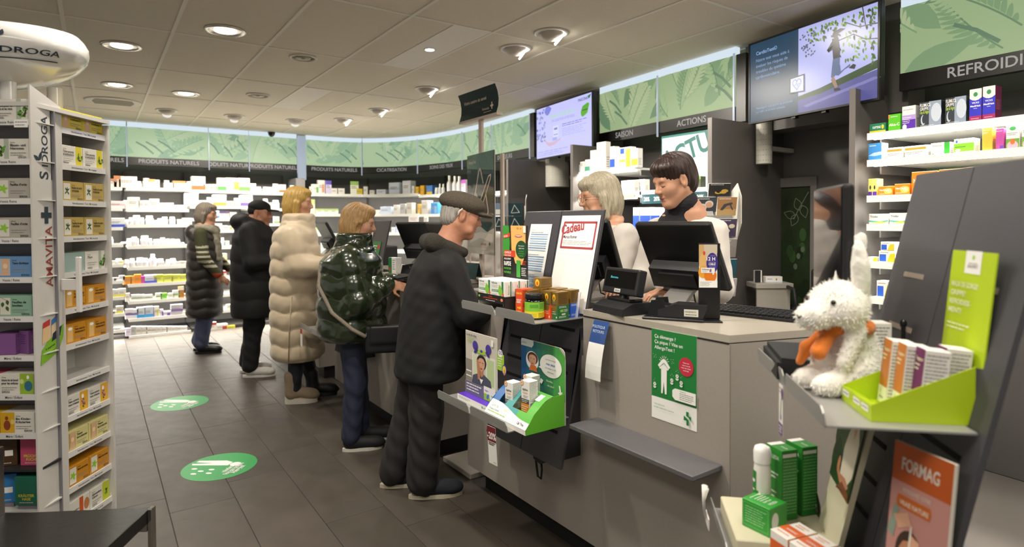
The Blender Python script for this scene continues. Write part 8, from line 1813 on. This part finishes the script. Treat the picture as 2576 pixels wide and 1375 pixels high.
# ---------------------------------------------------------------- 1: man in the flat cap
blkc = mat('#08080a', .8, noise=.12, scale=50, bump=.2, sheen=0.0); chr_ = mat('#201e1e', .8, noise=.12, scale=30)
lg = [((-.02, -.085, .80), (.00, -.085, .46), (-.03, -.09, .09)), ((-.02, .085, .80), (-.05, .085, .46), (-.16, .09, .09))]
t, T, R = person('old man in a brown flat cap and long black coat leaning on the near counter', (1.44, 2.90, 0), -.30, (.215, .0, 1.475), -.10, .22, 1.0, arms=[dict(s=(.09, -.20, 1.20), e=(.20, -.245, .97), w=(.41, -.15, 1.02), d=(.9, .3, .1), n=(0, 0, 1), q=-1), dict(s=(.09, .20, 1.20), e=(.20, .24, .97), w=(.42, .10, 1.04), d=(.9, -.3, 0), n=(0, 0, 1), q=1)], legs=lg, skin=SKIN_O, old=True, fem=False, torso=[(.70, .02, 0, .11, .15), (1.0, .06, 0, .11, .16), (1.2, .09, 0, .10, .17), (1.29, .12, 0, .07, .10)], brows='#8a8078')
c_ = [loft([(.62, .03, 0, .175, .23), (.64, .03, 0, .19, .235), (.90, .05, 0, .180, .225), (1.08, .07, 0, .170, .225), (1.20, .09, 0, .150, .215), (1.27, .10, 0, .115, .17), (1.315, .11, 0, .09, .11)], .05, wr=.0012)]
for q in (-1, 1): c_ += [cap((.10, q*.185, 1.205), (.20, q*.245, .97), .080, .070, .05, wr=.003), cap((.20, q*.245, .97), (.40, q*.15, 1.02), .068, .055, .04, wr=.003)]
soft('coat', c_, blkc, t, .009, smooth=1)
fur = mat('#2c2822', .95, noise=.4, scale=120, bump=.8)
soft('fur_collar', [cap((.045, -.075, 1.33), (.045, .075, 1.33), .050, .050, .03, wr=.002), cap((.045, -.085, 1.335), (.20, -.085, 1.28), .042, .030, .03, wr=.002), cap((.045, .085, 1.335), (.20, .085, 1.28), .042, .030, .03, wr=.002)], fur, t, .007)
trousers(t, lg, chr_, (.094, .085, .078), wr=.005)
for L in lg: shoe(t, L[2][0]+.05, L[2][1], -.12, mat('#1b1e28', .8, noise=.1, scale=80), mat('#cfc6ae', .6), L=.285)
tw_ = mat('#4a4238', .9, noise=.30, scale=140, bump=.4)
hairdo(t, T, R, 1, hmat('#8f8a84', .6), [('e', (-.022, 0, .032), (.098, .079, .08)), ('e', (-.06, 0, -.02), (.055, .07, .06)), ('x', (.10, 0, -.02), (.085, .10, .12)), ('x', (-.0, .085, -.01), (.03, .03, .05)), ('x', (-.0, -.085, -.01), (.03, .03, .05))])
soft('flat_cap', [ell(T((-.022, 0, .068)), (.120, .096, .062), .02, R), ell(T((.045, 0, .062)), (.075, .088, .046), .03, R), ell(T((.105, 0, .028)), (.066, .070, .013), .012, R), boxp(T((-.02, 0, -.09)), (.2, .2, .12), .01, .01, True) if False else ell(T((-.02, 0, -.05)), (.16, .14, .075), .012, R, True)], tw_, t, .0055)
MB().tube([T((-.015, -.088, .035)), T((-.03, -.090, .02)), T((-.032, -.088, -.005))], .0042, mat('#d8d2c4', .4), 8).build('hearing_aid', t)
# ---------------------------------------------------------------- 2: woman in the green puffer
gp = mat('#1f2a17', .22, noise=.10, scale=25, bump=.35, coat=.55, spec=.6); jn = mat('#20263c', .75, noise=.15, scale=120)
lg = [((.0, -.075, .76), (.015, -.08, .42), (-.01, -.08, .09)), ((.0, .075, .76), (.03, .08, .42), (.04, .085, .09))]
t, T, R = person('blonde woman in a glossy green puffer jacket with a black shoulder bag', (1.35, 3.74, 0), -.42, (.05, 0, 1.435), -.05, .16, .96, arms=[dict(s=(.0, -.18, 1.22), e=(.05, -.22, .95), w=(.245, -.14, 1.055), d=(.95, .12, -.28), n=(-.1, -.75, .6), q=-1, curl=.35, near=1), dict(s=(.0, .18, 1.22), e=(.07, .20, .97), w=(.29, .05, 1.06), d=(.9, -.1, -.1), n=(0, .6, .8), q=1, curl=.5)], legs=lg, torso=[(.70, 0, 0, .10, .14), (1.0, 0, 0, .10, .14), (1.22, 0, 0, .09, .15), (1.30, .0, 0, .06, .08)], brows='#8a6a4a')
P_ = [loft([(.70, .0, 0, .185, .215), (.74, .0, 0, .205, .235), (.90, .0, 0, .205, .235), (1.08, .0, 0, .195, .225), (1.20, .0, 0, .175, .210), (1.275, .01, 0, .12, .14)], .04, rib=(.705, .138, .019), wr=.0012),
      loft([(1.235, .01, 0, .115, .118), (1.27, .012, 0, .118, .12), (1.36, .02, 0, .105, .105), (1.375, .02, 0, .098, .098)], .03, rib=(1.235, .048, .008))]
for q in (-1, 1):
    w_ = (.225, -.145, 1.05) if q < 0 else (.26, .06, 1.05)
    P_ += [cap((.0, q*.17, 1.21), (.05, q*.225, .96), .088, .080, .04, ribs=(2.4, .014), wr=.0015), cap((.05, q*.225, .96), w_, .078, .052, .03, ribs=(3.0, .012), wr=.0015)]
soft('puffer_jacket', P_, gp, t, .0085)
trousers(t, lg, jn, (.080, .060, .060))
for L in lg: shoe(t, L[2][0]+.05, L[2][1], .08, mat('#121214', .7), mat('#c9c6bc', .6), L=.25, W=.088)
hairdo(t, T, R, .96, hmat('#a98556', .5), BOB(.10)+[('x', (.12, 0, -.03), (.085, .072, .095)), ('x', (.03, -.10, -.035), (.035, .03, .045)), ('e', (.045, 0, .088), (.05, .06, .035))], 1)
MB().tube([(.00, .15, 1.285), (-.09, .08, 1.275), (-.185, -.03, 1.18), (-.185, -.14, 1.05), (-.10, -.235, .90), (.02, -.270, .80), (.10, -.285, .755)], .013, mat('#7d7466', .8, noise=.25, scale=150), 6).build('bag_strap', t)
o = thing('shoulder_bag', 'black shoulder bag hanging in front of the green puffer jacket', 'bag', (1.35, 3.74, 0), -.42)
bgm = mat('#101012', .5)
soft('bag_body', [boxp((.20, -.255, .735), (.105, .038, .085), .02), boxp((.22, -.295, .765), (.095, .008, .055), .008)], bgm, o, .008); MB().tube([(.10, -.285, .755), (.11, -.28, .80), (.13, -.265, .815)], .006, silv, 8).build('buckle', o)
o = thing('wallet', 'black wallet held open by the woman in green', 'wallet', (1.35, 3.74, 0), -.42)
mb = MB(); mb.T = Matrix.Translation((.37, -.055, 1.085)) @ Matrix.Rotation(.25, 4, 'Z') @ Matrix.Rotation(-.15, 4, 'Y'); mb.rbox(-.10, -.055, 0, .10, .055, .010, bgm, r=.003); mb.rbox(-.10, -.055, .012, .10, .055, .020, bgm, r=.003); mb.build('cover', o)
o = thing('carrier_bag', 'thin white plastic carrier bag hanging by the green puffer jacket', 'bag', (1.35, 3.74, 0), -.42)
wpb = mat('#b9b7b2', .35, noise=.1, scale=20, spec=.6)
soft('bag_body', [loft([(.72, .40, -.06, .085, .05), (.80, .40, -.06, .095, .06), (.92, .40, -.05, .08, .05), (.985, .39, -.03, .035, .03)], .02, wr=.008)], wpb, o, .008); MB().tube([(.38, -.02, .98), (.385, -.03, 1.01), (.39, -.04, 1.045)], .008, wpb, 8).build('handle', o)
# ---------------------------------------------------------------- 3: woman in the cream coat
cm = mat('#c9b79c', .42, noise=.05, scale=20, bump=.2, sheen=.2)
lg = [((.0, -.085, .85), (.01, -.085, .48), (-.01, -.085, .12)), ((.0, .085, .85), (.04, .085, .48), (.11, .09, .10))]
t, T, R = person('blonde woman in a long cream puffer coat', (1.33, 4.97, 0), -.40, (.03, 0, 1.595), -.10, .04, 1.0, arms=[dict(s=(0, -.19, 1.36), e=(.06, -.22, 1.10), w=(.28, -.12, 1.10), d=(1, .1, 0), n=(0, -.3, 1), q=-1), dict(s=(0, .19, 1.36), e=(.06, .22, 1.10), w=(.30, .12, 1.12), d=(1, 0, 0), n=(0, 0, 1), q=1)], legs=lg, torso=[(.8, 0, 0, .10, .14), (1.1, 0, 0, .10, .14), (1.36, 0, 0, .09, .15), (1.45, 0, 0, .06, .08)], brows='#8a6a44')
P_ = [loft([(.34, .01, 0, .17, .19), (.38, .01, 0, .195, .215), (.7, .0, 0, .19, .22), (1.0, .0, 0, .185, .215), (1.25, .0, 0, .175, .21), (1.36, .0, 0, .15, .19), (1.43, .01, 0, .10, .11)], .04, rib=(.345, .134, .017), wr=.0008),
      loft([(1.385, .02, 0, .125, .12), (1.44, .025, 0, .125, .122), (1.50, .03, 0, .115, .112), (1.515, .03, 0, .105, .10)], .03, rib=(1.385, .066, .010))]
for q in (-1, 1): P_ += [cap((.0, q*.175, 1.345), (.05, q*.225, 1.10), .084, .080, .05, ribs=(1.5, .010), wr=.001), cap((.05, q*.225, 1.10), (.30, q*.14, 1.105), .078, .060, .03, ribs=(1.6, .010), wr=.003)]
soft('puffer_coat', P_, cm, t, .0095)
MB().tube([(-.03, -.236, .36), (-.02, -.238, .62), (0, -.236, .88)], .004, mat('#b0a088', .5), 6).build('side_zip', t)
trousers(t, lg, mat('#191a26', .8), (.08, .058, .05))
be = mat('#8d7d66', .8, noise=.08, scale=60); shoe(t, .02, -.085, .05, be, mat('#cfc8ba', .6), L=.25, wedge=.035, high=True); shoe(t, .16, .09, .05, mat('#151416', .6), mat('#151416', .6), L=.25, wedge=.02, high=True)
hairdo(t, T, R, 1, hmat('#b8954f', .45), BOB(.115)+[('x', (.12, 0, -.03), (.085, .060, .10)), ('e', (.045, 0, .09), (.05, .06, .032))], 2)
# ---------------------------------------------------------------- 4: black parka
bp_ = mat('#0b0b0d', .75, noise=.15, scale=40, bump=.2)
lg = [((.0, -.10, .85), (.0, -.10, .47), (-.03, -.105, .10)), ((.0, .10, .85), (-.02, .10, .47), (-.10, .10, .10))]
t, T, R = person('man in a black hooded parka and a black cap with white sneakers', (1.24, 6.06, 0), -.40, (.06, 0, 1.525), -.25, .10, 1.03, arms=[dict(s=(0, -.21, 1.36), e=(.04, -.25, 1.08), w=(.22, -.18, 1.08), d=(1, .2, .1), n=(0, 0, 1), q=-1), dict(s=(0, .21, 1.36), e=(.10, .23, 1.12), w=(.24, .14, 1.36), d=(.3, -.1, 1), n=(1, 0, .0), q=1)], legs=lg, skin=SKIN_O, fem=False, torso=[(.8, 0, 0, .11, .15), (1.1, 0, 0, .11, .16), (1.36, 0, 0, .10, .18), (1.44, 0, 0, .07, .09)], brows='#1a1614')
P_ = [loft([(.56, .0, 0, .20, .25), (.8, 0, 0, .205, .25), (1.1, 0, 0, .20, .245), (1.3, 0, 0, .18, .235), (1.40, .0, 0, .14, .17), (1.45, .0, 0, .10, .11)], .05, rib=(.56, .17, .010)), ell((-.11, 0, 1.45), (.10, .13, .085), .04), cap((-.06, -.11, 1.46), (.07, -.10, 1.41), .055, .045, .03), cap((-.06, .11, 1.46), (.07, .10, 1.41), .055, .045, .03)]
P_ += [cap((0, -.20, 1.36), (.04, -.26, 1.08), .085, .075, .05, wr=.003), cap((.04, -.26, 1.08), (.20, -.18, 1.08), .072, .058, .03, wr=.003), cap((0, .20, 1.36), (.10, .23, 1.12), .085, .072, .05), cap((.10, .23, 1.12), (.23, .15, 1.32), .068, .055, .03)]
soft('parka', P_, bp_, t, .011); trousers(t, lg, mat('#121214', .8), (.10, .08, .07))
for L in lg: shoe(t, L[2][0]+.055, L[2][1], .0, mat('#c4c0b8', .6, noise=.1, scale=60), mat('#d8d5ce', .6), L=.29, W=.105)
hairdo(t, T, R, 1.03, hmat('#1a1512'), [('e', (-.03, 0, .03), (.085, .078, .07)), ('x', (.09, 0, -.02), (.09, .10, .12))])
soft('cap', [ell(T((-.015, 0, .062)), (.104, .086, .066), .02, R), ell(T((.115, 0, .040)), (.060, .066, .010), .012, R), ell(T((-.02, 0, -.045)), (.15, .13, .075), .012, R, True)], mat('#0e0e10', .8), t, .006)
# ---------------------------------------------------------------- 5: woman with the striped sleeve
vm = mat('#2d2824', .5, noise=.08, scale=30, bump=.2, coat=.1); ol = mat('#3c3d22', .85, noise=.1, scale=120); crmw = mat('#b9b4a0', .85)
lg = [((.0, -.085, .80), (.01, -.09, .46), (-.03, -.09, .12)), ((.0, .085, .80), (.02, .085, .46), (-.09, .09, .12))]
t, T, R = person('grey-haired woman in a long quilted vest with striped olive sleeves', (1.00, 7.42, 0), -.35, (.03, 0, 1.53), -.2, .06, 1.0, arms=[dict(s=(0, -.19, 1.32), e=(.04, -.24, 1.05), w=(.19, -.21, .86), d=(.7, .1, -.6), n=(.4, -.8, .4), q=-1, curl=.5), dict(s=(0, .19, 1.32), e=(.06, .22, 1.05), w=(.24, .12, .90), d=(.8, -.2, -.5), n=(.3, .8, .4), q=1)], legs=lg, torso=[(.75, 0, 0, .10, .14), (1.05, 0, 0, .10, .14), (1.32, 0, 0, .09, .15), (1.40, 0, 0, .06, .08)], finestep=.006)
soft('quilted_vest', [loft([(.40, -.01, 0, .16, .19), (.44, -.01, 0, .175, .205), (.8, 0, 0, .175, .21), (1.1, 0, 0, .165, .20), (1.28, 0, 0, .15, .175), (1.38, 0, 0, .10, .10)], .04, rib=(.405, .105, .014)), ell((-.11, 0, 1.33), (.085, .13, .09), .04)], vm, t, .011)
P_ = []
for q in (-1, 1):
    w_ = (.175, -.212, .88) if q < 0 else (.22, .13, .92); P_ += [cap((0, q*.175, 1.32), (.04, q*.235, 1.06), .068, .060, .03), cap((.04, q*.235, 1.06), w_, .058, .046, .03)]
def stripes(c): return np.where(c[:, 2] < .895, 2, np.where((c[:, 2] < 1.20) & (c[:, 2] > .96) & (((c[:, 2]-.96) % .052) < .024), 1, 0))
soft('sweater', P_, ol, t, .010, paint=stripes, mats=[ol, crmw, mat('#a84a22', .8)])
trousers(t, lg, mat('#454b68', .85, noise=.1, scale=100), (.085, .078, .075))
for L in lg: shoe(t, L[2][0]+.05, L[2][1], 0, mat('#131213', .4), mat('#0f0f10', .6), L=.27, high=True, wedge=.01)
hairdo(t, T, R, 1, hmat('#7f7468', .6), BOB(.085)+[('x', (.12, 0, -.03), (.085, .066, .10)), ('e', (.05, 0, .085), (.05, .062, .03))], 3)
sc_ = mat('#8c8676', .9, noise=.45, scale=25)
soft('scarf', [cap((-.05, -.07, 1.39), (.08, -.09, 1.37), .042, .042, .03, wr=.004), cap((.08, -.09, 1.37), (.11, .06, 1.35), .045, .045, .03, wr=.004), cap((-.05, .07, 1.39), (.09, .07, 1.37), .042, .042, .03), cap((.12, -.07, 1.33), (.165, -.10, 1.04), .045, .035, .03, wr=.005)], sc_, t, .010)
# ---------------------------------------------------------------- pharmacists in white
wc = mat('#c4bdb6', .7, noise=.03, scale=30, bump=.15); nv = mat('#14141c', .8, noise=.1, scale=120, bump=.3)
def tunic(t, top, sh, arms, m=wc, base=.75, wr=.0035, hw=.20):
    P_ = [loft([(base, -.02, 0, .14, .18), (base+.25, -.02, 0, .135, hw-.02), (sh-.12, top*.5, 0, .13, hw), (sh, top*.8, 0, .10, hw-.02), (sh+.055, top, 0, .066, .10)], .05, wr=wr)]
    for s_, e_, w_ in arms: P_ += [cap(s_, e_, .072, .062, .05, wr=.003), cap(e_, w_, .060, .048, .03, wr=.003)]
    return P_
# 6: dark short hair
hx = V3((1.44+.0, 0, 0))
A6 = [((.04, .165, 1.385), (.08, .23, 1.14), (.36, .20, 1.15)), ((.04, -.165, 1.385), (.10, -.21, 1.14), (.36, -.10, 1.14))]
t, T, R = person('dark-haired pharmacist in a white tunic and dark roll-neck looking down', (2.38, 1.90, 0), PI-.02, (.150, .035, 1.625), -.30, .28, .96, arms=[dict(s=a[0], e=a[1], w=a[2], d=(.9, -.4 if a[0][1] > 0 else .4, -.15), n=(0, 0, 1), q=1 if a[0][1] > 0 else -1) for a in A6], torso=[(.7, -.02, 0, .10, .14), (1.1, 0, 0, .10, .14), (1.38, .05, 0, .085, .15), (1.45, .07, 0, .06, .08)], brows='#3a2820', finestep=.004, legs=[((-.02, q*.09, .8), (-.02, q*.09, .45), (-.04, q*.09, .08)) for q in (-1, 1)])
P_ = tunic(t, .06, 1.415, A6, hw=.185); P_.append(ell((.150, 0, 1.46), (.07, .050, .13), .02, rotm(0, -.25), True)); soft('tunic', P_, wc, t, .009)
soft('roll_neck', [cap(T((-.026, 0, -.108)), (.060, 0, 1.445), .064, .080, .02), ell((.062, 0, 1.425), (.105, .115, .075), .03)], nv, t, .007, post=lambda D, X, Y, Z: D+.0015*np.sin(Z*420))
trousers(t, [((-.02, q*.09, .8), (-.02, q*.09, .45), (-.04, q*.09, .08)) for q in (-1, 1)], nv)
for q in (-1, 1): shoe(t, .01, q*.09, 0, mat('#d0ccc4', .6), mat('#d8d5ce', .6), L=.25)
hairdo(t, T, R, .96, hmat('#2c1a14', .45), [('e', (-.016, 0, .058), (.108, .086, .088)), ('e', (-.055, 0, .0), (.066, .080, .085)), ('e', (.048, .012, .082), (.058, .068, .040)), ('x', (.130, -.012, -.035), (.085, .080, .100)), ('x', (.03, .095, -.03), (.045, .045, .055)), ('x', (.03, -.095, -.03), (.045, .045, .055)), ('x', (-.002, .092, -.005), (.028, .030, .040)), ('x', (.05, 0, -.12), (.11, .11, .07))], 4, 30)
# 7: grey bob and glasses
A7 = [((.03, .19, 1.36), (.06, .25, 1.12), (.30, .22, 1.12)), ((.03, -.19, 1.36), (.05, -.24, 1.12), (.30, -.14, 1.12))]
l7 = [((-.02, q*.09, .8), (-.02, q*.09, .45), (-.04, q*.09, .08)) for q in (-1, 1)]
t, T, R = person('grey-haired pharmacist with glasses in a white tunic with a name badge', (2.43, 2.43, 0), PI-.45, (.115, 0, 1.575), .02, .12, 1.04, arms=[dict(s=a[0], e=a[1], w=a[2], d=(1, 0, -.1), n=(0, 0, 1), q=1 if a[0][1] > 0 else -1) for a in A7], torso=[(.7, -.02, 0, .10, .14), (1.1, 0, 0, .10, .14), (1.36, .03, 0, .085, .15), (1.43, .05, 0, .06, .08)], brows='#9a8a78', old=True, finestep=.0045, legs=l7)
P_ = tunic(t, .06, 1.365, A7); P_.append(ell((.15, 0, 1.42), (.07, .05, .13), .02, rotm(0, -.25), True)); soft('tunic', P_, wc, t, .009); soft('undershirt', [ell((.05, 0, 1.34), (.085, .115, .09), .03)], nv, t, .009)
trousers(t, l7, nv)
for q in (-1, 1): shoe(t, .01, q*.09, 0, mat('#d0ccc4', .6), mat('#d8d5ce', .6), L=.25)
hairdo(t, T, R, 1.04, hmat('#a89e88', .45), BOB(.105)+[('x', (.13, 0, -.045), (.085, .075, .11)), ('e', (.055, .0, .075), (.05, .072, .036))], 5, 38)
gm = mat('#8a7a5a', .25, metal=.7)
for q in (1, -1):
    MB().tube([T((.104+.004*math.cos(a)*0, q*.032+.020*math.cos(a), .0+.0175*math.sin(a))) for a in [2*PI*k/16 for k in range(17)]], .0014, gm, 6).build('glasses', t)
MB().tube([T((.105, .012, .004)), T((.107, 0, .007)), T((.105, -.012, .004))], .0012, gm, 6).build('glasses_bridge', t)
for q in (1, -1): MB().tube([T((.103, q*.052, .006)), T((.06, q*.074, .008)), T((0, q*.082, .006))], .0014, gm, 6).build('glasses_arm', t)
mb = MB(); mb.T = Matrix.Translation((.128, .105, 1.235)) @ Matrix.Rotation(.5, 4, 'Z') @ Matrix.Rotation(PI/2, 4, 'Z'); mb.box(-.028, -.004, -.03, .028, 0, .03, wh); P = Print(mb, (-.028, -.004, -.03), (1, 0, 0), (0, 0, 1), .056, .06); P.text('Amavita', .15, .68, .008, brn, 0, .03); P.rect(.1, .1, .9, .5, silv); mb.build('name_badge', t)
# 8 and 9: pharmacists partly hidden further back
def far_ph(label, loc, rz, hc, hcol, bob, base=.75):
    A = [((.02, q*.19, 1.30), (.08, q*.24, 1.08), (.32, q*.15, 1.13)) for q in (1, -1)]; lg = [((-.02, q*.09, .8), (-.02, q*.09, .45), (-.04, q*.09, .08)) for q in (-1, 1)]
    t, T, R = person(label, loc, rz, hc, 0, .25, 1.0, arms=[dict(s=a[0], e=a[1], w=a[2], d=(1, -.2 if a[0][1] > 0 else .2, -.1), n=(0, 0, 1), q=1 if a[0][1] > 0 else -1) for a in A], torso=[(.7, -.02, 0, .10, .14), (1.05, 0, 0, .10, .14), (1.30, .02, 0, .085, .15), (1.36, .03, 0, .06, .08)], legs=lg, finestep=.006)
    soft('tunic', tunic(t, .04, 1.30, A), wc, t, .012); trousers(t, lg, nv)
    for q in (-1, 1): shoe(t, .01, q*.09, 0, mat('#d0ccc4', .6), mat('#d8d5ce', .6), L=.25)
    hairdo(t, T, R, 1, hmat(hcol), BOB(bob)+[('x', (.12, 0, -.03), (.085, .066, .10)), ('e', (.05, 0, .085), (.05, .062, .03))], 6)
far_ph('pharmacist in white standing hidden behind the dark teal allergy poster', (2.44, 3.86, 0), PI-.15, (.09, 0, 1.49), '#4a3424', .09)
far_ph('brown-haired pharmacist in white behind the far counter, beyond the green puffer', (2.42, 6.12, 0), PI, (.10, 0, 1.46), '#3a1a10', .10)

# ---------------------------------------------------------------- plush hare
fw = mat('#e4e1da', .95, noise=.04, scale=60, bump=.5, sheen=.4); fk = mat('#121011', .95, noise=.3, scale=90, bump=.5)
hp_ = HARE[0]; o = thing('plush_hare', 'white plush hare with black-tipped ears and an orange scarf', 'soft toy', (hp_.x, hp_.y, ZU+.002), K2r-PI/2+.42)
# local: +x is where it looks (to the left of the photo)
o.location = kp(K2o, K2r, .005, -.105, ZU+.002)
P_ = [loft([(.02, -.02, 0, .055, .050), (.06, -.02, 0, .060, .055), (.12, -.01, 0, .048, .046), (.165, .0, 0, .038, .036)], .03), ell((.025, 0, .208), (.066, .052, .050), .03), ell((.098, 0, .176), (.042, .037, .033), .025), ell((.04, .045, .19), (.035, .025, .035), .03), ell((.04, -.045, .19), (.035, .025, .035), .03)]
P_ += [ell((.085, .030, .022), (.040, .026, .024), .02), ell((.085, -.032, .022), (.040, .026, .024), .02), cap((.0, .035, .05), (.07, .032, .025), .030, .024, .02), cap((.0, -.035, .05), (.07, -.034, .025), .030, .024, .02), cap((.02, .042, .14), (.055, .045, .075), .020, .016, .02), cap((.02, -.042, .14), (.055, -.045, .075), .020, .016, .02)]
fz = lambda D, X, Y, Z: D+.0016*np.sin(X*520+Z*210)*np.sin(Y*470-Z*390)
soft('body', P_, fw, o, .0048, post=fz)
for q, tl, L in ((1, .12, .062), (-1, -.48, .078)):
    b0 = V3((-.005, q*.026, .240)); d0 = V3((math.sin(tl), q*.12, math.cos(tl))); Re = np.array(Matrix.Rotation(tl, 3, 'Y')); c0 = b0+d0*L*.85
    ears = (lambda c, b0=b0, d0=d0: np.where(((c-b0)@d0 > .060) & ((c-b0)@d0 < .100) & (c[:, 1] > b0[1]+d0[1]*.06+.004), 1, 0)) if q < 0 else (lambda c: np.zeros(len(c)))
    soft('ear', [ell(c0, (.019, .016, L) if q > 0 else (.030, .014, L), .01, Re), cap(b0-d0*.02, c0, .018, .012, .02)], fw, o, .004, post=fz, paint=ears, mats=[fw, fk])
for q in (1, -1): MB().ball((.082, q*.040, .212), .006, .006, .006, mat('#1a0f0a', .1), 12, 8).build('eye', o)
MB().tube([(.138, -.008, .180), (.141, 0, .174), (.138, .008, .180)], .0016, fk, 6).build('nose', o)
os_ = mat('#d8741a', .8, noise=.12, scale=60, bump=.3, sheen=.3)
soft('scarf', [cap((.0+.036*math.cos(a), .040*math.sin(a), .150), (.0+.036*math.cos(a+.55), .040*math.sin(a+.55), .150), .016, .016, .01, wr=.002) for a in [k*.55 for k in range(12)]]+[cap((.045, -.012, .145), (.085, -.040, .095), .014, .018, .01, wr=.003), cap((.085, -.040, .095), (.098, -.048, .06), .018, .012, .01, wr=.003), cap((.045, .0, .140), (.095, .012, .095), .013, .020, .01, wr=.003), ell((.046, -.004, .142), (.017, .018, .016), .01)], os_, o, .005)
rr = random.Random(3); mb = MB(); D, ax_ = field(P_, .008); Vt, Ft = nets(D, ax_); cen = V3((.02, 0, .12))
tri = []; vsn = []
for k in range(4200):
    p = Vt[rr.randrange(len(Vt))]; nrm = p-(V3((.04, 0, .195)) if p[2] > .15 else V3((-.01, 0, .07))); nrm = nrm/np.linalg.norm(nrm); nrm = nrm+V3((rr.uniform(-.6, .6), rr.uniform(-.6, .6), rr.uniform(-.9, .2))); nrm /= np.linalg.norm(nrm)
    sd = np.cross(nrm, V3((rr.random(), rr.random(), rr.random()))); sd = sd/np.linalg.norm(sd)*.0011; q = p+nrm*rr.uniform(.006, .011); b = len(vsn); vsn += [tuple(p+sd), tuple(p-sd), tuple(q)]; tri.append((b, b+1, b+2))
mb.add(vsn, tri, fw); mb.build('fur', o)['kind'] = 'stuff'
# ---------------------------------------------------------------- green stickers on the floor
def sticker(label, u, v, r):
    p = on_z(u, v, 0.0); t = MB(); n = 40; t.add([(r*math.cos(2*PI*k/n), r*math.sin(2*PI*k/n), .0008) for k in range(n)], [tuple(range(n))], mat('#2f9a52', .4)); t.add([(r*math.cos(2*PI*k/n), r*math.sin(2*PI*k/n), z) for k in range(n) for z in (0.0001, .0008)], [(2*k, (2*k+2) % (2*n), (2*k+3) % (2*n), 2*k+1) for k in range(n)], mat('#2f9a52', .4))
    P = Print(t, (-r, -r, .0008), (1, 0, 0), (0, 1, 0), 2*r, 2*r)
    P.ell(.68, .60, .075, .075, wh, 14); P.poly([(.62, .52), (.60, .40), (.52, .28), (.20, .22), (.10, .30), (.30, .36), (.12, .40), (.16, .48), (.42, .47), (.55, .58)], wh) if False else P.poly([(.60, .66), (.48, .70), (.08, .64), (.07, .58), (.34, .58), (.05, .52), (.08, .47), (.46, .52), (.60, .54)], wh)
    for x, y in ((.20, .36), (.34, .30), (.46, .37), (.30, .20), (.50, .25)): P.ell(x, y, .045, .026, wh, 10)
    for k, (s, L) in enumerate((('Allergies?', .30), ('Nous vous conseillons', .46), ('volontiers.', .26))): P.text(s, .86-.075*k, .30 if k != 1 else .24, .034, wh, .02, L*2*r*.9, rot=PI/2)
    tag(t.build('floor_sticker', None, loc=p, rz=-.75), label, 'floor sticker')
sticker('round green floor sticker further away, near the cream coat', 453, 1013, .205); sticker('round green floor sticker nearest the camera', 553, 1172, .205)
flush_products()
